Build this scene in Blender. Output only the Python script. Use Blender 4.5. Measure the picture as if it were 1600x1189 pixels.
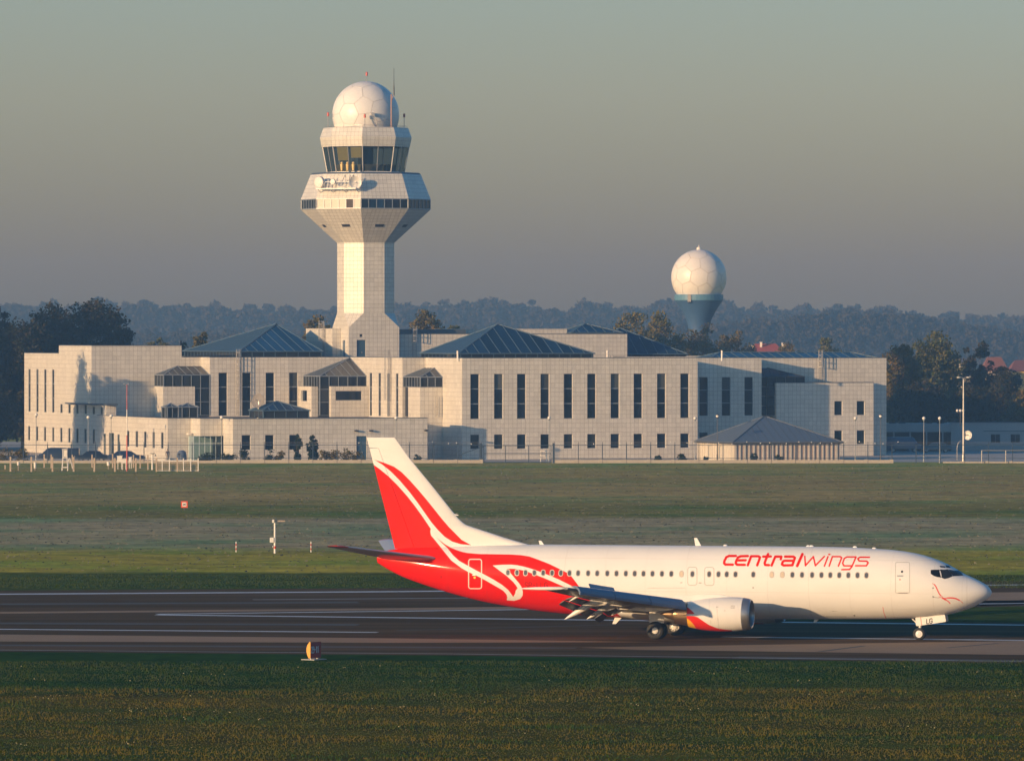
import bpy, bmesh, math, random
import numpy as np
from mathutils import Vector, Matrix, Quaternion

sc = bpy.context.scene
for _o in list(bpy.data.objects):
    bpy.data.objects.remove(_o)
COL = sc.collection
random.seed(7)
rng = np.random.default_rng(11)

# ------------------------------------------------------------------ camera
F = 10500.0          # focal length in photograph pixels (photograph is 1600 wide)
CH = 16.95           # height of the viewing deck
HZ = 520.0           # row of the horizon
cam_d = bpy.data.cameras.new("camera")
cam = bpy.data.objects.new("camera", cam_d)
COL.objects.link(cam)
cam.location = (0, 0, CH)
cam.rotation_euler = (math.radians(90), 0, 0)
cam_d.sensor_width = 36
cam_d.lens = 36 * F / 1600
cam_d.shift_y = -(594.5 - HZ) / 1600
cam_d.clip_start = 1
cam_d.clip_end = 30000
sc.camera = cam

# ------------------------------------------------------------------ sky, sun, exposure
SUN_AZ, SUN_EL = math.radians(49), math.radians(9.0)
SKY_LOW, SKY_HIGH = (.64, .59, .635), (.16, .56, .74)
world = bpy.data.worlds.new("World")
sc.world = world
world.use_nodes = True
wn = world.node_tree
bg = wn.nodes["Background"]
sky = wn.nodes.new("ShaderNodeTexSky")
sky.sky_type = 'NISHITA'
sky.sun_disc = False
sky.sun_elevation = SUN_EL
sky.sun_rotation = math.radians(180) + SUN_AZ
sky.altitude = 100
sky.air_density = 1.0
sky.dust_density = 1.0
sky.ozone_density = 3.0
# morning murk: the sky is greyer and warmer low down, the clear blue only comes higher up
_tc = wn.nodes.new("ShaderNodeTexCoord"); _sp = wn.nodes.new("ShaderNodeSeparateXYZ")
wn.links.new(_tc.outputs['Generated'], _sp.inputs[0])
_cr = wn.nodes.new("ShaderNodeValToRGB"); wn.links.new(_sp.outputs[2], _cr.inputs[0])
_e = _cr.color_ramp.elements
_e[0].position = 0.0; _e[0].color = (*SKY_LOW, 1)
_e[1].position = 0.45; _e[1].color = (*SKY_HIGH, 1)
_q = _e.new(0.035); _q.color = (*SKY_LOW, 1); _e[0].color = (SKY_LOW[0] * .84, SKY_LOW[1] * .93, SKY_LOW[2] * .98, 1)
_m = wn.nodes.new("ShaderNodeMix"); _m.data_type = 'RGBA'; _m.blend_type = 'MULTIPLY'; _m.inputs[0].default_value = 1.0
wn.links.new(sky.outputs[0], _m.inputs[6]); wn.links.new(_cr.outputs[0], _m.inputs[7])
wn.links.new(_m.outputs[2], bg.inputs[0])
bg.inputs[1].default_value = 0.15
sun_d = bpy.data.lights.new("sun", 'SUN')
sun_d.energy = 3.4
sun_d.angle = math.radians(0.5)
sun_d.color = (1.0, 0.705, 0.39)
sun = bpy.data.objects.new("sun", sun_d)
COL.objects.link(sun)
sun.location = (-200, -100, 120)
_sd = Vector((math.sin(SUN_AZ) * math.cos(SUN_EL), math.cos(SUN_AZ) * math.cos(SUN_EL), -math.sin(SUN_EL)))
sun.rotation_euler = _sd.to_track_quat('-Z', 'Y').to_euler()
sc.view_settings.view_transform = 'Standard'
sc.view_settings.look = 'None'
sc.view_settings.exposure = 0.6
sc.view_settings.gamma = 1.0
sc.view_settings.use_curve_mapping = False
sc.render.engine = 'CYCLES'
sc.cycles.use_denoising = True
sc.cycles.max_bounces = 6
sc.cycles.transparent_max_bounces = 12
sc.cycles.volume_bounces = 0

# ------------------------------------------------------------------ helpers
def P(px, py, Y):
    return Vector(((px - 800) * Y / F, Y, CH - (py - HZ) * Y / F))

def G(px, py):
    Y = CH * F / (py - HZ)
    return Vector(((px - 800) * Y / F, Y, 0))

def zat(py, Y):
    return CH - (py - HZ) * Y / F

def tag(o, label=None, cat=None, group=None, kind=None):
    if label: o['label'] = label
    if cat: o['category'] = cat
    if group: o['group'] = group
    if kind: o['kind'] = kind
    return o

def thing(name, label, cat, loc=(0, 0, 0), group=None):
    o = bpy.data.objects.new(name, None)
    o.empty_display_size = 0.5
    COL.objects.link(o)
    o.location = loc
    return tag(o, label, cat, group)

def wloc(o):
    v = Vector((0, 0, 0))
    while o is not None:
        v = v + o.location
        o = o.parent
    return v

class MB:
    def __init__(s):
        s.v, s.f, s.m, s.uv = [], [], [], []
    def face(s, pts, m=0, uv=None):
        b = len(s.v)
        s.v += [tuple(p) for p in pts]
        s.f.append(tuple(range(b, b + len(pts))))
        s.m.append(m)
        s.uv.append(uv)
    def obox(s, c, ax, ay, az, m=0):
        c, ax, ay, az = Vector(c), Vector(ax), Vector(ay), Vector(az)
        p = [c + sx * ax + sy * ay + sz * az for sz in (-1, 1) for sy in (-1, 1) for sx in (-1, 1)]
        b = len(s.v)
        s.v += [tuple(q) for q in p]
        for f in ((0, 2, 3, 1), (4, 5, 7, 6), (0, 1, 5, 4), (2, 6, 7, 3), (0, 4, 6, 2), (1, 3, 7, 5)):
            s.f.append(tuple(b + i for i in f)); s.m.append(m); s.uv.append(None)
    def box(s, x0, x1, y0, y1, z0, z1, m=0):
        s.obox(((x0 + x1) / 2, (y0 + y1) / 2, (z0 + z1) / 2), ((x1 - x0) / 2, 0, 0), (0, (y1 - y0) / 2, 0), (0, 0, (z1 - z0) / 2), m)
    def tube(s, p, q, r0, r1=None, n=8, m=0, cap=True):
        p, q = Vector(p), Vector(q)
        r1 = r0 if r1 is None else r1
        d = (q - p).normalized()
        a = d.orthogonal().normalized(); bb = d.cross(a)
        b = len(s.v)
        for c, r in ((p, r0), (q, r1)):
            for i in range(n):
                t = 2 * math.pi * i / n
                s.v.append(tuple(c + r * (math.cos(t) * a + math.sin(t) * bb)))
        for i in range(n):
            j = (i + 1) % n
            s.f.append((b + i, b + j, b + n + j, b + n + i)); s.m.append(m); s.uv.append(None)
        if cap:
            s.f.append(tuple(b + i for i in reversed(range(n)))); s.m.append(m); s.uv.append(None)
            s.f.append(tuple(b + n + i for i in range(n))); s.m.append(m); s.uv.append(None)
    def path(s, pts, r, n=6, m=0):
        for a, b in zip(pts[:-1], pts[1:]):
            s.tube(a, b, r, r, n, m)
    def lathe(s, c, axis, prof, n=24, m=0, up=None, mats=None):
        # prof: list of (distance along axis, radius)
        c, axis = Vector(c), Vector(axis).normalized()
        a = Vector(up) if up else axis.orthogonal().normalized()
        a = (a - axis * a.dot(axis)).normalized(); bb = axis.cross(a)
        b = len(s.v)
        for (h, r) in prof:
            for i in range(n):
                t = 2 * math.pi * i / n
                s.v.append(tuple(c + axis * h + max(r, 1e-4) * (math.cos(t) * a + math.sin(t) * bb)))
        for k in range(len(prof) - 1):
            for i in range(n):
                j = (i + 1) % n
                s.f.append((b + k * n + i, b + k * n + j, b + (k + 1) * n + j, b + (k + 1) * n + i))
                s.m.append(mats[k] if mats else m); s.uv.append(None)
    def sphere(s, c, r, nu=12, nv=8, m=0, sq=(1, 1, 1)):
        c = Vector(c)
        b = len(s.v)
        for k in range(nv + 1):
            ph = math.pi * k / nv
            for i in range(nu):
                t = 2 * math.pi * i / nu
                s.v.append((c.x + r * sq[0] * math.sin(ph) * math.cos(t), c.y + r * sq[1] * math.sin(ph) * math.sin(t), c.z + r * sq[2] * math.cos(ph)))
        for k in range(nv):
            for i in range(nu):
                j = (i + 1) % nu
                s.f.append((b + k * nu + i, b + (k + 1) * nu + i, b + (k + 1) * nu + j, b + k * nu + j)); s.m.append(m); s.uv.append(None)
    def build(s, name, mats, parent=None, smooth=False, local=False, merge=False):
        if not isinstance(mats, (list, tuple)): mats = [mats]
        me = bpy.data.meshes.new(name)
        off = Vector((0, 0, 0)) if (local or parent is None) else wloc(parent)
        me.from_pydata([(x - off.x, y - off.y, z - off.z) for x, y, z in s.v], [], s.f)
        for mm in mats: me.materials.append(mm)
        if any(s.m): me.polygons.foreach_set('material_index', s.m)
        if any(u is not None for u in s.uv):
            lay = me.uv_layers.new(name='UVMap')
            k = 0
            for f, u in zip(s.f, s.uv):
                for i in range(len(f)):
                    if u is not None: lay.data[k].uv = u[i]
                    k += 1
        if merge or smooth:
            bm = bmesh.new(); bm.from_mesh(me)
            bmesh.ops.remove_doubles(bm, verts=bm.verts, dist=1e-4)
            bm.to_mesh(me); bm.free()
        if smooth:
            me.polygons.foreach_set('use_smooth', [True] * len(me.polygons))
            try: me.set_sharp_from_angle(angle=math.radians(40))
            except Exception: pass
        me.update()
        o = bpy.data.objects.new(name, me)
        COL.objects.link(o)
        if parent is not None: o.parent = parent
        return o

def npmesh(name, v, f, mat, parent=None, smooth=False, tri=False):
    """fast mesh from numpy arrays; f is (n,3) or (n,4)"""
    me = bpy.data.meshes.new(name)
    v = np.asarray(v, dtype=np.float32); f = np.asarray(f, dtype=np.int32)
    k = f.shape[1]
    me.vertices.add(len(v)); me.vertices.foreach_set('co', v.ravel())
    me.loops.add(f.size); me.loops.foreach_set('vertex_index', f.ravel())
    me.polygons.add(len(f))
    me.polygons.foreach_set('loop_start', np.arange(0, f.size, k, dtype=np.int32))
    me.polygons.foreach_set('loop_total', np.full(len(f), k, dtype=np.int32))
    if smooth: me.polygons.foreach_set('use_smooth', np.ones(len(f), dtype=bool))
    me.update(calc_edges=True)
    me.materials.append(mat)
    o = bpy.data.objects.new(name, me)
    COL.objects.link(o)
    if parent is not None: o.parent = parent
    return o

def inst(name, me, parent=None, loc=(0, 0, 0), rz=0.0):
    o = bpy.data.objects.new(name, me)
    COL.objects.link(o)
    if parent is not None: o.parent = parent
    o.location = loc
    o.rotation_euler = (0, 0, rz)
    return o

# ------------------------------------------------------------------ materials
MATS = {}
def nodes_of(name):
    m = bpy.data.materials.new(name); m.use_nodes = True
    nt = m.node_tree; b = nt.nodes["Principled BSDF"]
    MATS[name] = m
    return m, nt, b

def N(nt, t, **kw):
    n = nt.nodes.new(t)
    for k, val in kw.items():
        if k.startswith('i_'):
            n.inputs[k[2:]].default_value = val
        else: setattr(n, k, val)
    return n

def mth(nt, op, a, b=None, c=None, clamp=False):
    n = nt.nodes.new("ShaderNodeMath"); n.operation = op; n.use_clamp = clamp
    for i, x in enumerate((a, b, c)):
        if x is None: continue
        if isinstance(x, (int, float)): n.inputs[i].default_value = x
        else: nt.links.new(x, n.inputs[i])
    return n.outputs[0]

def mix(nt, fac, a, b, blend='MIX'):
    n = nt.nodes.new("ShaderNodeMix"); n.data_type = 'RGBA'; n.blend_type = blend
    for k, x in ((0, fac), (6, a), (7, b)):
        if isinstance(x, (int, float)): n.inputs[k].default_value = x
        elif isinstance(x, (tuple, list)): n.inputs[k].default_value = (*x[:3], 1)
        else: nt.links.new(x, n.inputs[k])
    return n.outputs[2]

def mat(name, col, rough=0.6, metal=0.0, spec=0.5, var=0.12, scale=3.0, coat=0.0, bump=0.0):
    m, nt, b = nodes_of(name)
    tc = N(nt, "ShaderNodeTexCoord")
    no = N(nt, "ShaderNodeTexNoise"); no.inputs['Scale'].default_value = scale; no.inputs['Detail'].default_value = 5
    nt.links.new(tc.outputs['Object'], no.inputs['Vector'])
    mr = N(nt, "ShaderNodeMapRange"); mr.inputs['To Min'].default_value = 1 - var; mr.inputs['To Max'].default_value = 1 + var
    nt.links.new(no.outputs['Fac'], mr.inputs['Value'])
    c = mix(nt, 1.0, col, mr.outputs[0], 'MULTIPLY')
    nt.links.new(c, b.inputs['Base Color'])
    b.inputs['Roughness'].default_value = rough
    b.inputs['Metallic'].default_value = metal
    b.inputs['Specular IOR Level'].default_value = spec
    b.inputs['Coat Weight'].default_value = coat
    if bump:
        bp = N(nt, "ShaderNodeBump"); bp.inputs['Strength'].default_value = bump; bp.inputs['Distance'].default_value = 0.02
        nt.links.new(no.outputs['Fac'], bp.inputs['Height']); nt.links.new(bp.outputs[0], b.inputs['Normal'])
    return m

def tile_mat(name, col, tile=0.6, rough=0.35, line=0.05, dark=0.46, spec=0.5):
    m, nt, b = nodes_of(name)
    uv = N(nt, "ShaderNodeUVMap"); uv.uv_map = 'UVMap'
    sp = N(nt, "ShaderNodeSeparateXYZ"); nt.links.new(uv.outputs[0], sp.inputs[0])
    u = mth(nt, 'DIVIDE', sp.outputs[0], tile); v = mth(nt, 'DIVIDE', sp.outputs[1], tile)
    fu = mth(nt, 'FRACT', u); fv = mth(nt, 'FRACT', v)
    du = mth(nt, 'ABSOLUTE', mth(nt, 'SUBTRACT', fu, 0.5)); dv = mth(nt, 'ABSOLUTE', mth(nt, 'SUBTRACT', fv, 0.5))
    w = 0.5 - line / tile / 2
    lu = mth(nt, 'GREATER_THAN', du, w); lv = mth(nt, 'GREATER_THAN', dv, w)
    ln = mth(nt, 'MAXIMUM', lu, lv)
    cb = N(nt, "ShaderNodeCombineXYZ")
    nt.links.new(mth(nt, 'FLOOR', u), cb.inputs[0]); nt.links.new(mth(nt, 'FLOOR', v), cb.inputs[1])
    wnz = N(nt, "ShaderNodeTexWhiteNoise"); wnz.noise_dimensions = '2D'; nt.links.new(cb.outputs[0], wnz.inputs[0])
    no = N(nt, "ShaderNodeTexNoise"); no.inputs['Scale'].default_value = 0.35; no.inputs['Detail'].default_value = 6
    nt.links.new(uv.outputs[0], no.inputs['Vector'])
    # faint run-off streaks
    mp = N(nt, "ShaderNodeMapping"); mp.inputs['Scale'].default_value = (2.2, 0.12, 1)
    nt.links.new(uv.outputs[0], mp.inputs[0])
    st = N(nt, "ShaderNodeTexNoise"); st.inputs['Scale'].default_value = 1.0; st.inputs['Detail'].default_value = 4
    nt.links.new(mp.outputs[0], st.inputs['Vector'])
    t = mth(nt, 'ADD', mth(nt, 'MULTIPLY', wnz.outputs[0], 0.13), mth(nt, 'MULTIPLY', no.outputs[0], 0.22))
    t = mth(nt, 'ADD', t, mth(nt, 'MULTIPLY', st.outputs[0], 0.26))
    t = mth(nt, 'ADD', t, 0.70)
    c = mix(nt, 1.0, col, t, 'MULTIPLY')
    c = mix(nt, mth(nt, 'MULTIPLY', ln, dark), c, (0.12, 0.10, 0.09))
    nt.links.new(c, b.inputs['Base Color'])
    b.inputs['Roughness'].default_value = rough
    b.inputs['Specular IOR Level'].default_value = spec
    bp = N(nt, "ShaderNodeBump"); bp.inputs['Strength'].default_value = 0.5; bp.inputs['Distance'].default_value = 0.01; bp.invert = True
    nt.links.new(ln, bp.inputs['Height']); nt.links.new(bp.outputs[0], b.inputs['Normal'])
    return m

def glass_mat(name, col=(0.012, 0.016, 0.02), rough=0.06, clear=0.0, tint=(0.3, 0.36, 0.38)):
    m, nt, b = nodes_of(name)
    oi = N(nt, "ShaderNodeObjectInfo")
    mr = N(nt, "ShaderNodeMapRange"); mr.inputs['To Min'].default_value = 0.45; mr.inputs['To Max'].default_value = 1.7
    nt.links.new(oi.outputs['Random'], mr.inputs['Value'])
    nt.links.new(mix(nt, 1.0, col, mr.outputs[0], 'MULTIPLY'), b.inputs['Base Color'])
    b.inputs['Roughness'].default_value = rough
    b.inputs['Specular IOR Level'].default_value = 0.32
    tc = N(nt, "ShaderNodeTexCoord")
    no = N(nt, "ShaderNodeTexNoise"); no.inputs['Scale'].default_value = 0.5
    nt.links.new(tc.outputs['Object'], no.inputs['Vector'])
    bp = N(nt, "ShaderNodeBump"); bp.inputs['Strength'].default_value = 0.05; bp.inputs['Distance'].default_value = 0.1
    nt.links.new(no.outputs[0], bp.inputs['Height']); nt.links.new(bp.outputs[0], b.inputs['Normal'])
    if clear > 0:
        tr = N(nt, "ShaderNodeBsdfTransparent"); tr.inputs[0].default_value = (*tint, 1)
        ms = N(nt, "ShaderNodeMixShader"); ms.inputs[0].default_value = clear
        out = nt.nodes["Material Output"]
        nt.links.new(b.outputs[0], ms.inputs[1]); nt.links.new(tr.outputs[0], ms.inputs[2])
        nt.links.new(ms.outputs[0], out.inputs[0])
    return m

M_TILE = tile_mat("facade_tile", (0.69, 0.665, 0.60))
M_TILE_T = tile_mat("tower_tile", (0.70, 0.68, 0.62), rough=0.26)
M_ROOF = mat("roof_felt", (0.10, 0.10, 0.11), 0.9)
M_GLASS = glass_mat("window_glass", (0.009, 0.013, 0.020))
M_BLINDG = glass_mat("window_glass_with_blind", (0.05, 0.055, 0.055), 0.12)
M_SKYL = glass_mat("skylight_glass", (0.008, 0.028, 0.062), 0.22)
M_CAB = glass_mat("cab_glass", (0.02, 0.03, 0.035), 0.05, clear=0.72, tint=(0.50, 0.55, 0.55))
M_BAY = glass_mat("bay_glass", (0.03, 0.035, 0.04), 0.07, clear=0.35, tint=(0.4, 0.42, 0.42))
M_FRAME = mat("window_frame", (0.22, 0.26, 0.30), 0.4)
M_BAR = mat("glazing_bar", (0.09, 0.15, 0.21), 0.45)
M_STEEL = mat("galvanised_steel", (0.42, 0.42, 0.42), 0.45, 0.6)
M_DARKST = mat("dark_steel", (0.05, 0.055, 0.065), 0.5, 0.3)
M_WHITE = mat("white_paint", (0.80, 0.78, 0.74), 0.45)
M_REDP = mat("red_paint", (0.55, 0.05, 0.03), 0.45)
M_CONC = mat("concrete", (0.42, 0.40, 0.37), 0.85, var=0.2, scale=1.2)
M_BLUED = mat("blue_door_paint", (0.045, 0.10, 0.17), 0.4)
M_METROOF = mat("grey_sheet_roof", (0.080, 0.108, 0.150), 0.55, 0.0)
M_YBLIND = mat("yellow_blind", (0.95, 0.72, 0.25), 0.8)
M_BARK = mat("bark", (0.07, 0.05, 0.035), 0.9)
M_RADOME = mat("radome_skin", (0.80, 0.79, 0.77), 0.38, var=0.05, scale=0.6)
M_SEAM = mat("radome_seam", (0.44, 0.39, 0.35), 0.7)
M_BLUET = mat("blue_tower_paint", (0.042, 0.105, 0.245), 0.5)
M_BLACK = mat("black_rubber", (0.02, 0.02, 0.02), 0.7)
# ------------------------------------------------------------------ ground
def grass_material():
    m, nt, b = nodes_of("airfield_grass")
    geo = N(nt, "ShaderNodeNewGeometry")
    sp = N(nt, "ShaderNodeSeparateXYZ"); nt.links.new(geo.outputs['Position'], sp.inputs[0])
    mp = N(nt, "ShaderNodeMapping"); mp.inputs['Scale'].default_value = (0.012, 0.05, 1)
    nt.links.new(geo.outputs['Position'], mp.inputs[0])
    wob = N(nt, "ShaderNodeTexNoise"); wob.inputs['Scale'].default_value = 1.0; wob.inputs['Detail'].default_value = 5
    nt.links.new(mp.outputs[0], wob.inputs['Vector'])
    y = mth(nt, 'ADD', sp.outputs[1], mth(nt, 'MULTIPLY', mth(nt, 'SUBTRACT', wob.outputs[0], 0.5), 30.0))
    mr = N(nt, "ShaderNodeMapRange")
    mr.inputs['From Min'].default_value = 250; mr.inputs['From Max'].default_value = 900
    nt.links.new(y, mr.inputs['Value'])
    cr = N(nt, "ShaderNodeValToRGB"); nt.links.new(mr.outputs[0], cr.inputs[0])
    def pos(d): return (d - 250) / 650
    stops = [(250, (.085, .040, .016)), (268, (.100, .082, .008)), (300, (.085, .080, .008)), (318, (.115, .080, .010)), (322, (.024, .060, .004)), (350, (.024, .062, .004)),
             (440, (.075, .100, .012)), (468, (.085, .110, .014)), (474, (.47, .37, .045)), (520, (.42, .34, .050)),
             (534, (.43, .34, .17)), (608, (.43, .345, .18)), (622, (.26, .22, .05)), (660, (.28, .235, .06)),
             (690, (.46, .33, .11)), (780, (.42, .30, .09)), (877, (.42, .36, .09))]
    e = cr.color_ramp.elements
    e[0].position = pos(stops[0][0]); e[0].color = (*stops[0][1], 1)
    e[1].position = pos(stops[-1][0]); e[1].color = (*stops[-1][1], 1)
    for d, c in stops[1:-1]:
        q = e.new(pos(d)); q.color = (*c, 1)
    # streaky mottling, finer tufts
    mp2 = N(nt, "ShaderNodeMapping"); mp2.inputs['Scale'].default_value = (0.10, 0.17, 1)
    nt.links.new(geo.outputs['Position'], mp2.inputs[0])
    n2 = N(nt, "ShaderNodeTexNoise"); n2.inputs['Scale'].default_value = 1.0; n2.inputs['Detail'].default_value = 8; n2.inputs['Roughness'].default_value = 0.7
    nt.links.new(mp2.outputs[0], n2.inputs['Vector'])
    mp3 = N(nt, "ShaderNodeMapping"); mp3.inputs['Scale'].default_value = (0.7, 0.30, 1)
    nt.links.new(geo.outputs['Position'], mp3.inputs[0])
    n3 = N(nt, "ShaderNodeTexNoise"); n3.inputs['Scale'].default_value = 1.0; n3.inputs['Detail'].default_value = 4; n3.inputs['Roughness'].default_value = 0.65
    nt.links.new(mp3.outputs[0], n3.inputs['Vector'])
    k = mth(nt, 'ADD', mth(nt, 'MULTIPLY', n2.outputs[0], 1.3), mth(nt, 'MULTIPLY', n3.outputs[0], 1.1))
    k = mth(nt, 'MAXIMUM', mth(nt, 'SUBTRACT', mth(nt, 'MULTIPLY', k, 1.5), 0.80), 0.25)
    c = mix(nt, 1.0, cr.outputs[0], k, 'MULTIPLY')
    # hue drift between greener and drier patches
    n4 = N(nt, "ShaderNodeTexNoise"); n4.inputs['Scale'].default_value = 0.05; n4.inputs['Detail'].default_value = 6
    nt.links.new(geo.outputs['Position'], n4.inputs['Vector'])
    f4 = mth(nt, 'MULTIPLY', mth(nt, 'SUBTRACT', n4.outputs[0], 0.46), 5.0, clamp=True)
    c = mix(nt, f4, c, mix(nt, 1.0, c, (0.55, 0.90, 0.75), 'MULTIPLY'))
    nt.links.new(c, b.inputs['Base Color'])
    b.inputs['Roughness'].default_value = 0.95
    b.inputs['Specular IOR Level'].default_value = 0.0
    bp = N(nt, "ShaderNodeBump"); bp.inputs['Strength'].default_value = 0.6; bp.inputs['Distance'].default_value = 0.15
    nt.links.new(n3.outputs[0], bp.inputs['Height']); nt.links.new(bp.outputs[0], b.inputs['Normal'])
    return m

def asphalt_material():
    m, nt, b = nodes_of("runway_asphalt")
    geo = N(nt, "ShaderNodeNewGeometry")
    mp = N(nt, "ShaderNodeMapping"); mp.inputs['Scale'].default_value = (0.006, 0.30, 1); mp.inputs['Rotation'].default_value = (0, 0, math.radians(-3))
    nt.links.new(geo.outputs['Position'], mp.inputs[0])
    n1 = N(nt, "ShaderNodeTexNoise"); n1.inputs['Scale'].default_value = 1.0; n1.inputs['Detail'].default_value = 6; n1.inputs['Roughness'].default_value = 0.65
    nt.links.new(mp.outputs[0], n1.inputs['Vector'])
    mp2 = N(nt, "ShaderNodeMapping"); mp2.inputs['Scale'].default_value = (0.05, 0.09, 1)
    nt.links.new(geo.outputs['Position'], mp2.inputs[0])
    n2 = N(nt, "ShaderNodeTexNoise"); n2.inputs['Scale'].default_value = 1.0; n2.inputs['Detail'].default_value = 8
    nt.links.new(mp2.outputs[0], n2.inputs['Vector'])
    n3 = N(nt, "ShaderNodeTexNoise"); n3.inputs['Scale'].default_value = 2.5; n3.inputs['Detail'].default_value = 5
    nt.links.new(geo.outputs['Position'], n3.inputs['Vector'])
    cr = N(nt, "ShaderNodeValToRGB"); nt.links.new(n1.outputs[0], cr.inputs[0])
    e = cr.color_ramp.elements
    e[0].position = 0.34; e[0].color = (.070, .046, .022, 1)
    e[1].position = 0.68; e[1].color = (.160, .102, .056, 1)
    k = mth(nt, 'ADD', mth(nt, 'MULTIPLY', n2.outputs[0], 0.8), mth(nt, 'MULTIPLY', n3.outputs[0], 0.35))
    k = mth(nt, 'ADD', k, 0.42)
    c = mix(nt, 1.0, cr.outputs[0], k, 'MULTIPLY')
    nt.links.new(c, b.inputs['Base Color'])
    b.inputs['Roughness'].default_value = 0.85
    b.inputs['Specular IOR Level'].default_value = 0.0
    return m
M_GRASS = grass_material()
M_ASPH = asphalt_material()
M_LINE = mat("runway_paint", (0.62, 0.62, 0.62), 0.6, var=0.35, scale=0.6)
M_LINE_Y = mat("worn_paint", (0.30, 0.29, 0.28), 0.7, var=0.4, scale=0.5)
M_PALE = mat("pale_concrete_pavement", (0.30, 0.17, 0.075), 0.85, var=0.22, scale=0.25)

def ground_poly(name, pxs, z, m):
    mb = MB()
    pts = [G(*p) for p in pxs]
    for q in pts: q.z = z
    mb.face(pts)
    o = mb.build(name, m)
    return tag(o, kind='structure')

mb = MB(); mb.face([(-1190, -50, 0), (1190, -50, 0), (1190, 4290, 0), (-1190, 4290, 0)])
tag(mb.build("ground", M_GRASS), kind='structure')
ground_poly("runway", [(-2400, 1000), (0, 1018), (700, 1023.5), (1600, 1036), (3600, 1066), (3600, 888), (1600, 907.5), (620, 918.5), (0, 922.5), (-2400, 941)], 0.004, M_ASPH)
# paler concrete lane of the taxiway in front of the runway
ground_poly("taxiway_lane", [(905, 1011.5), (1600, 1001), (3600, 999), (3600, 1050), (1600, 1023), (1000, 1015)], 0.008, M_PALE)
ground_poly("taxiway_lane", [(-2400, 990), (0, 991), (600, 997), (1040, 1003), (600, 1004), (0, 1002), (-2400, 996)], 0.008, M_PALE)
ground_poly("runway_shoulder", [(-2400, 960), (0, 956), (620, 950), (1560, 938), (3600, 912), (3600, 918), (1600, 946), (620, 953), (0, 958.5), (-2400, 963)], 0.008, M_PALE)
ground_poly("runway_shoulder", [(1500, 926), (3600, 903), (3600, 917), (1500, 947)], 0.008, M_PALE)
ground_poly("grass_island", [(1140, 968.6), (1300, 966.5), (1480, 949.8), (1600, 946.8), (3600, 912), (3600, 994), (1600, 972.5), (1240, 969.4)], 0.012, M_GRASS)

def line(name, a, b, w, m, z=0.016):
    A, B = G(*a), G(*b)
    d = (B - A).normalized(); n = Vector((-d.y, d.x, 0)) * (w / 2)
    mb = MB()
    k = 24
    for i in range(k):
        p, q = A + (B - A) * (i / k), A + (B - A) * ((i + 1) / k)
        mb.face([(p.x - n.x, p.y - n.y, z), (q.x - n.x, q.y - n.y, z), (q.x + n.x, q.y + n.y, z), (p.x + n.x, p.y + n.y, z)])
    return tag(mb.build(name, m, merge=True), kind='structure')
line("painted_line", (-2400, 944), (620, 924.3), 1.7, M_LINE)
line("painted_line", (620, 924.3), (3600, 892), 1.7, M_LINE)
line("painted_line", (395, 937), (1000, 932), 0.8, M_LINE_Y)
line("painted_line", (245, 959.6), (3000, 925), 0.9, M_LINE)
line("painted_line", (245, 960.6), (3600, 1000), 1.1, M_LINE)
line("painted_line", (-2400, 963), (590, 988), 0.95, M_LINE)
line("painted_line", (1128, 995), (3600, 1024), 1.0, M_LINE)
line("painted_line", (-2400, 997), (0, 1015.5), 0.4, M_LINE_Y)
line("painted_line", (0, 1015.5), (700, 1021.5), 0.4, M_LINE_Y)
line("painted_line", (700, 1021.5), (1600, 1033.5), 0.4, M_LINE_Y)
line("painted_line", (1600, 1033.5), (3600, 1063), 0.4, M_LINE_Y)
# dark tyre smears and joints in the pavement
M_SMEAR = mat("tyre_rubber_smear", (0.052, 0.046, 0.040), 0.85, var=0.3, scale=0.4)
for a, b, w in (((1280, 1018), (1350, 1009), 0.35), ((1480, 1012), (1560, 1005), 0.3), ((-300, 1006.5), (900, 1012.5), 1.6), ((-200, 973), (560, 976), 2.0), ((-400, 946), (560, 941), 2.2), ((1150, 1027), (3000, 1050), 2.0), ((620, 985), (960, 976), 0.5)):
    line("rubber_streak", a, b, w, M_SMEAR, 0.012)
tag(MATS and ground_poly("apron", [(-900, 721.9), (2600, 721.9), (2600, 690), (-900, 690)], 0.004, M_CONC))

# ------------------------------------------------------------------ control centre building
TA = math.radians(19.5)
eA = Vector((math.cos(TA), math.sin(TA), 0))
eB = Vector((-math.sin(TA), math.cos(TA), 0))
UP = Vector((0, 0, 1))
def hit(p, d, px):
    """point on the plan line p + s d that lies in the photo column px"""
    k = (px - 800) / F
    s = (k * p.y - p.x) / (d.x - k * d.y)
    return p + d * s
O = Vector(((722 - 800) * 898 / F, 898, 0))
p0 = O
p1 = hit(p0, eB, 665); p2 = hit(p1, eA, 629); p3 = hit(p2, eB, 547)
p4 = hit(p3, eA, 327.8); p5 = hit(p4, eB, 313.6); p6 = hit(p5, eA, 143); p7 = hit(p6, eB, 38)
q1 = hit(O, eA, 1090)
r0 = q1 + eB * 8.0
r1 = hit(r0, eA, 1190); r2 = r1 + eB * 3.65
t1 = hit(r2, eA, 1385)
n0 = hit(O - eB * 3.8, eA, 668); n1 = hit(n0, eA, 364); n2 = hit(n1, eB, 349); n3 = hit(n2, eA, 313)
n4 = hit(n3, eB, 299); n5 = hit(n4, eA, 262); n6 = hit(n5, eB, 152)
def ab(p):
    d = p - O
    return d.dot(eA), d.dot(eB)

bld = thing("control_centre", "long white tiled building with glass skylights and tall dark windows below the tower", "building", (O.x, O.y, 0))

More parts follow.
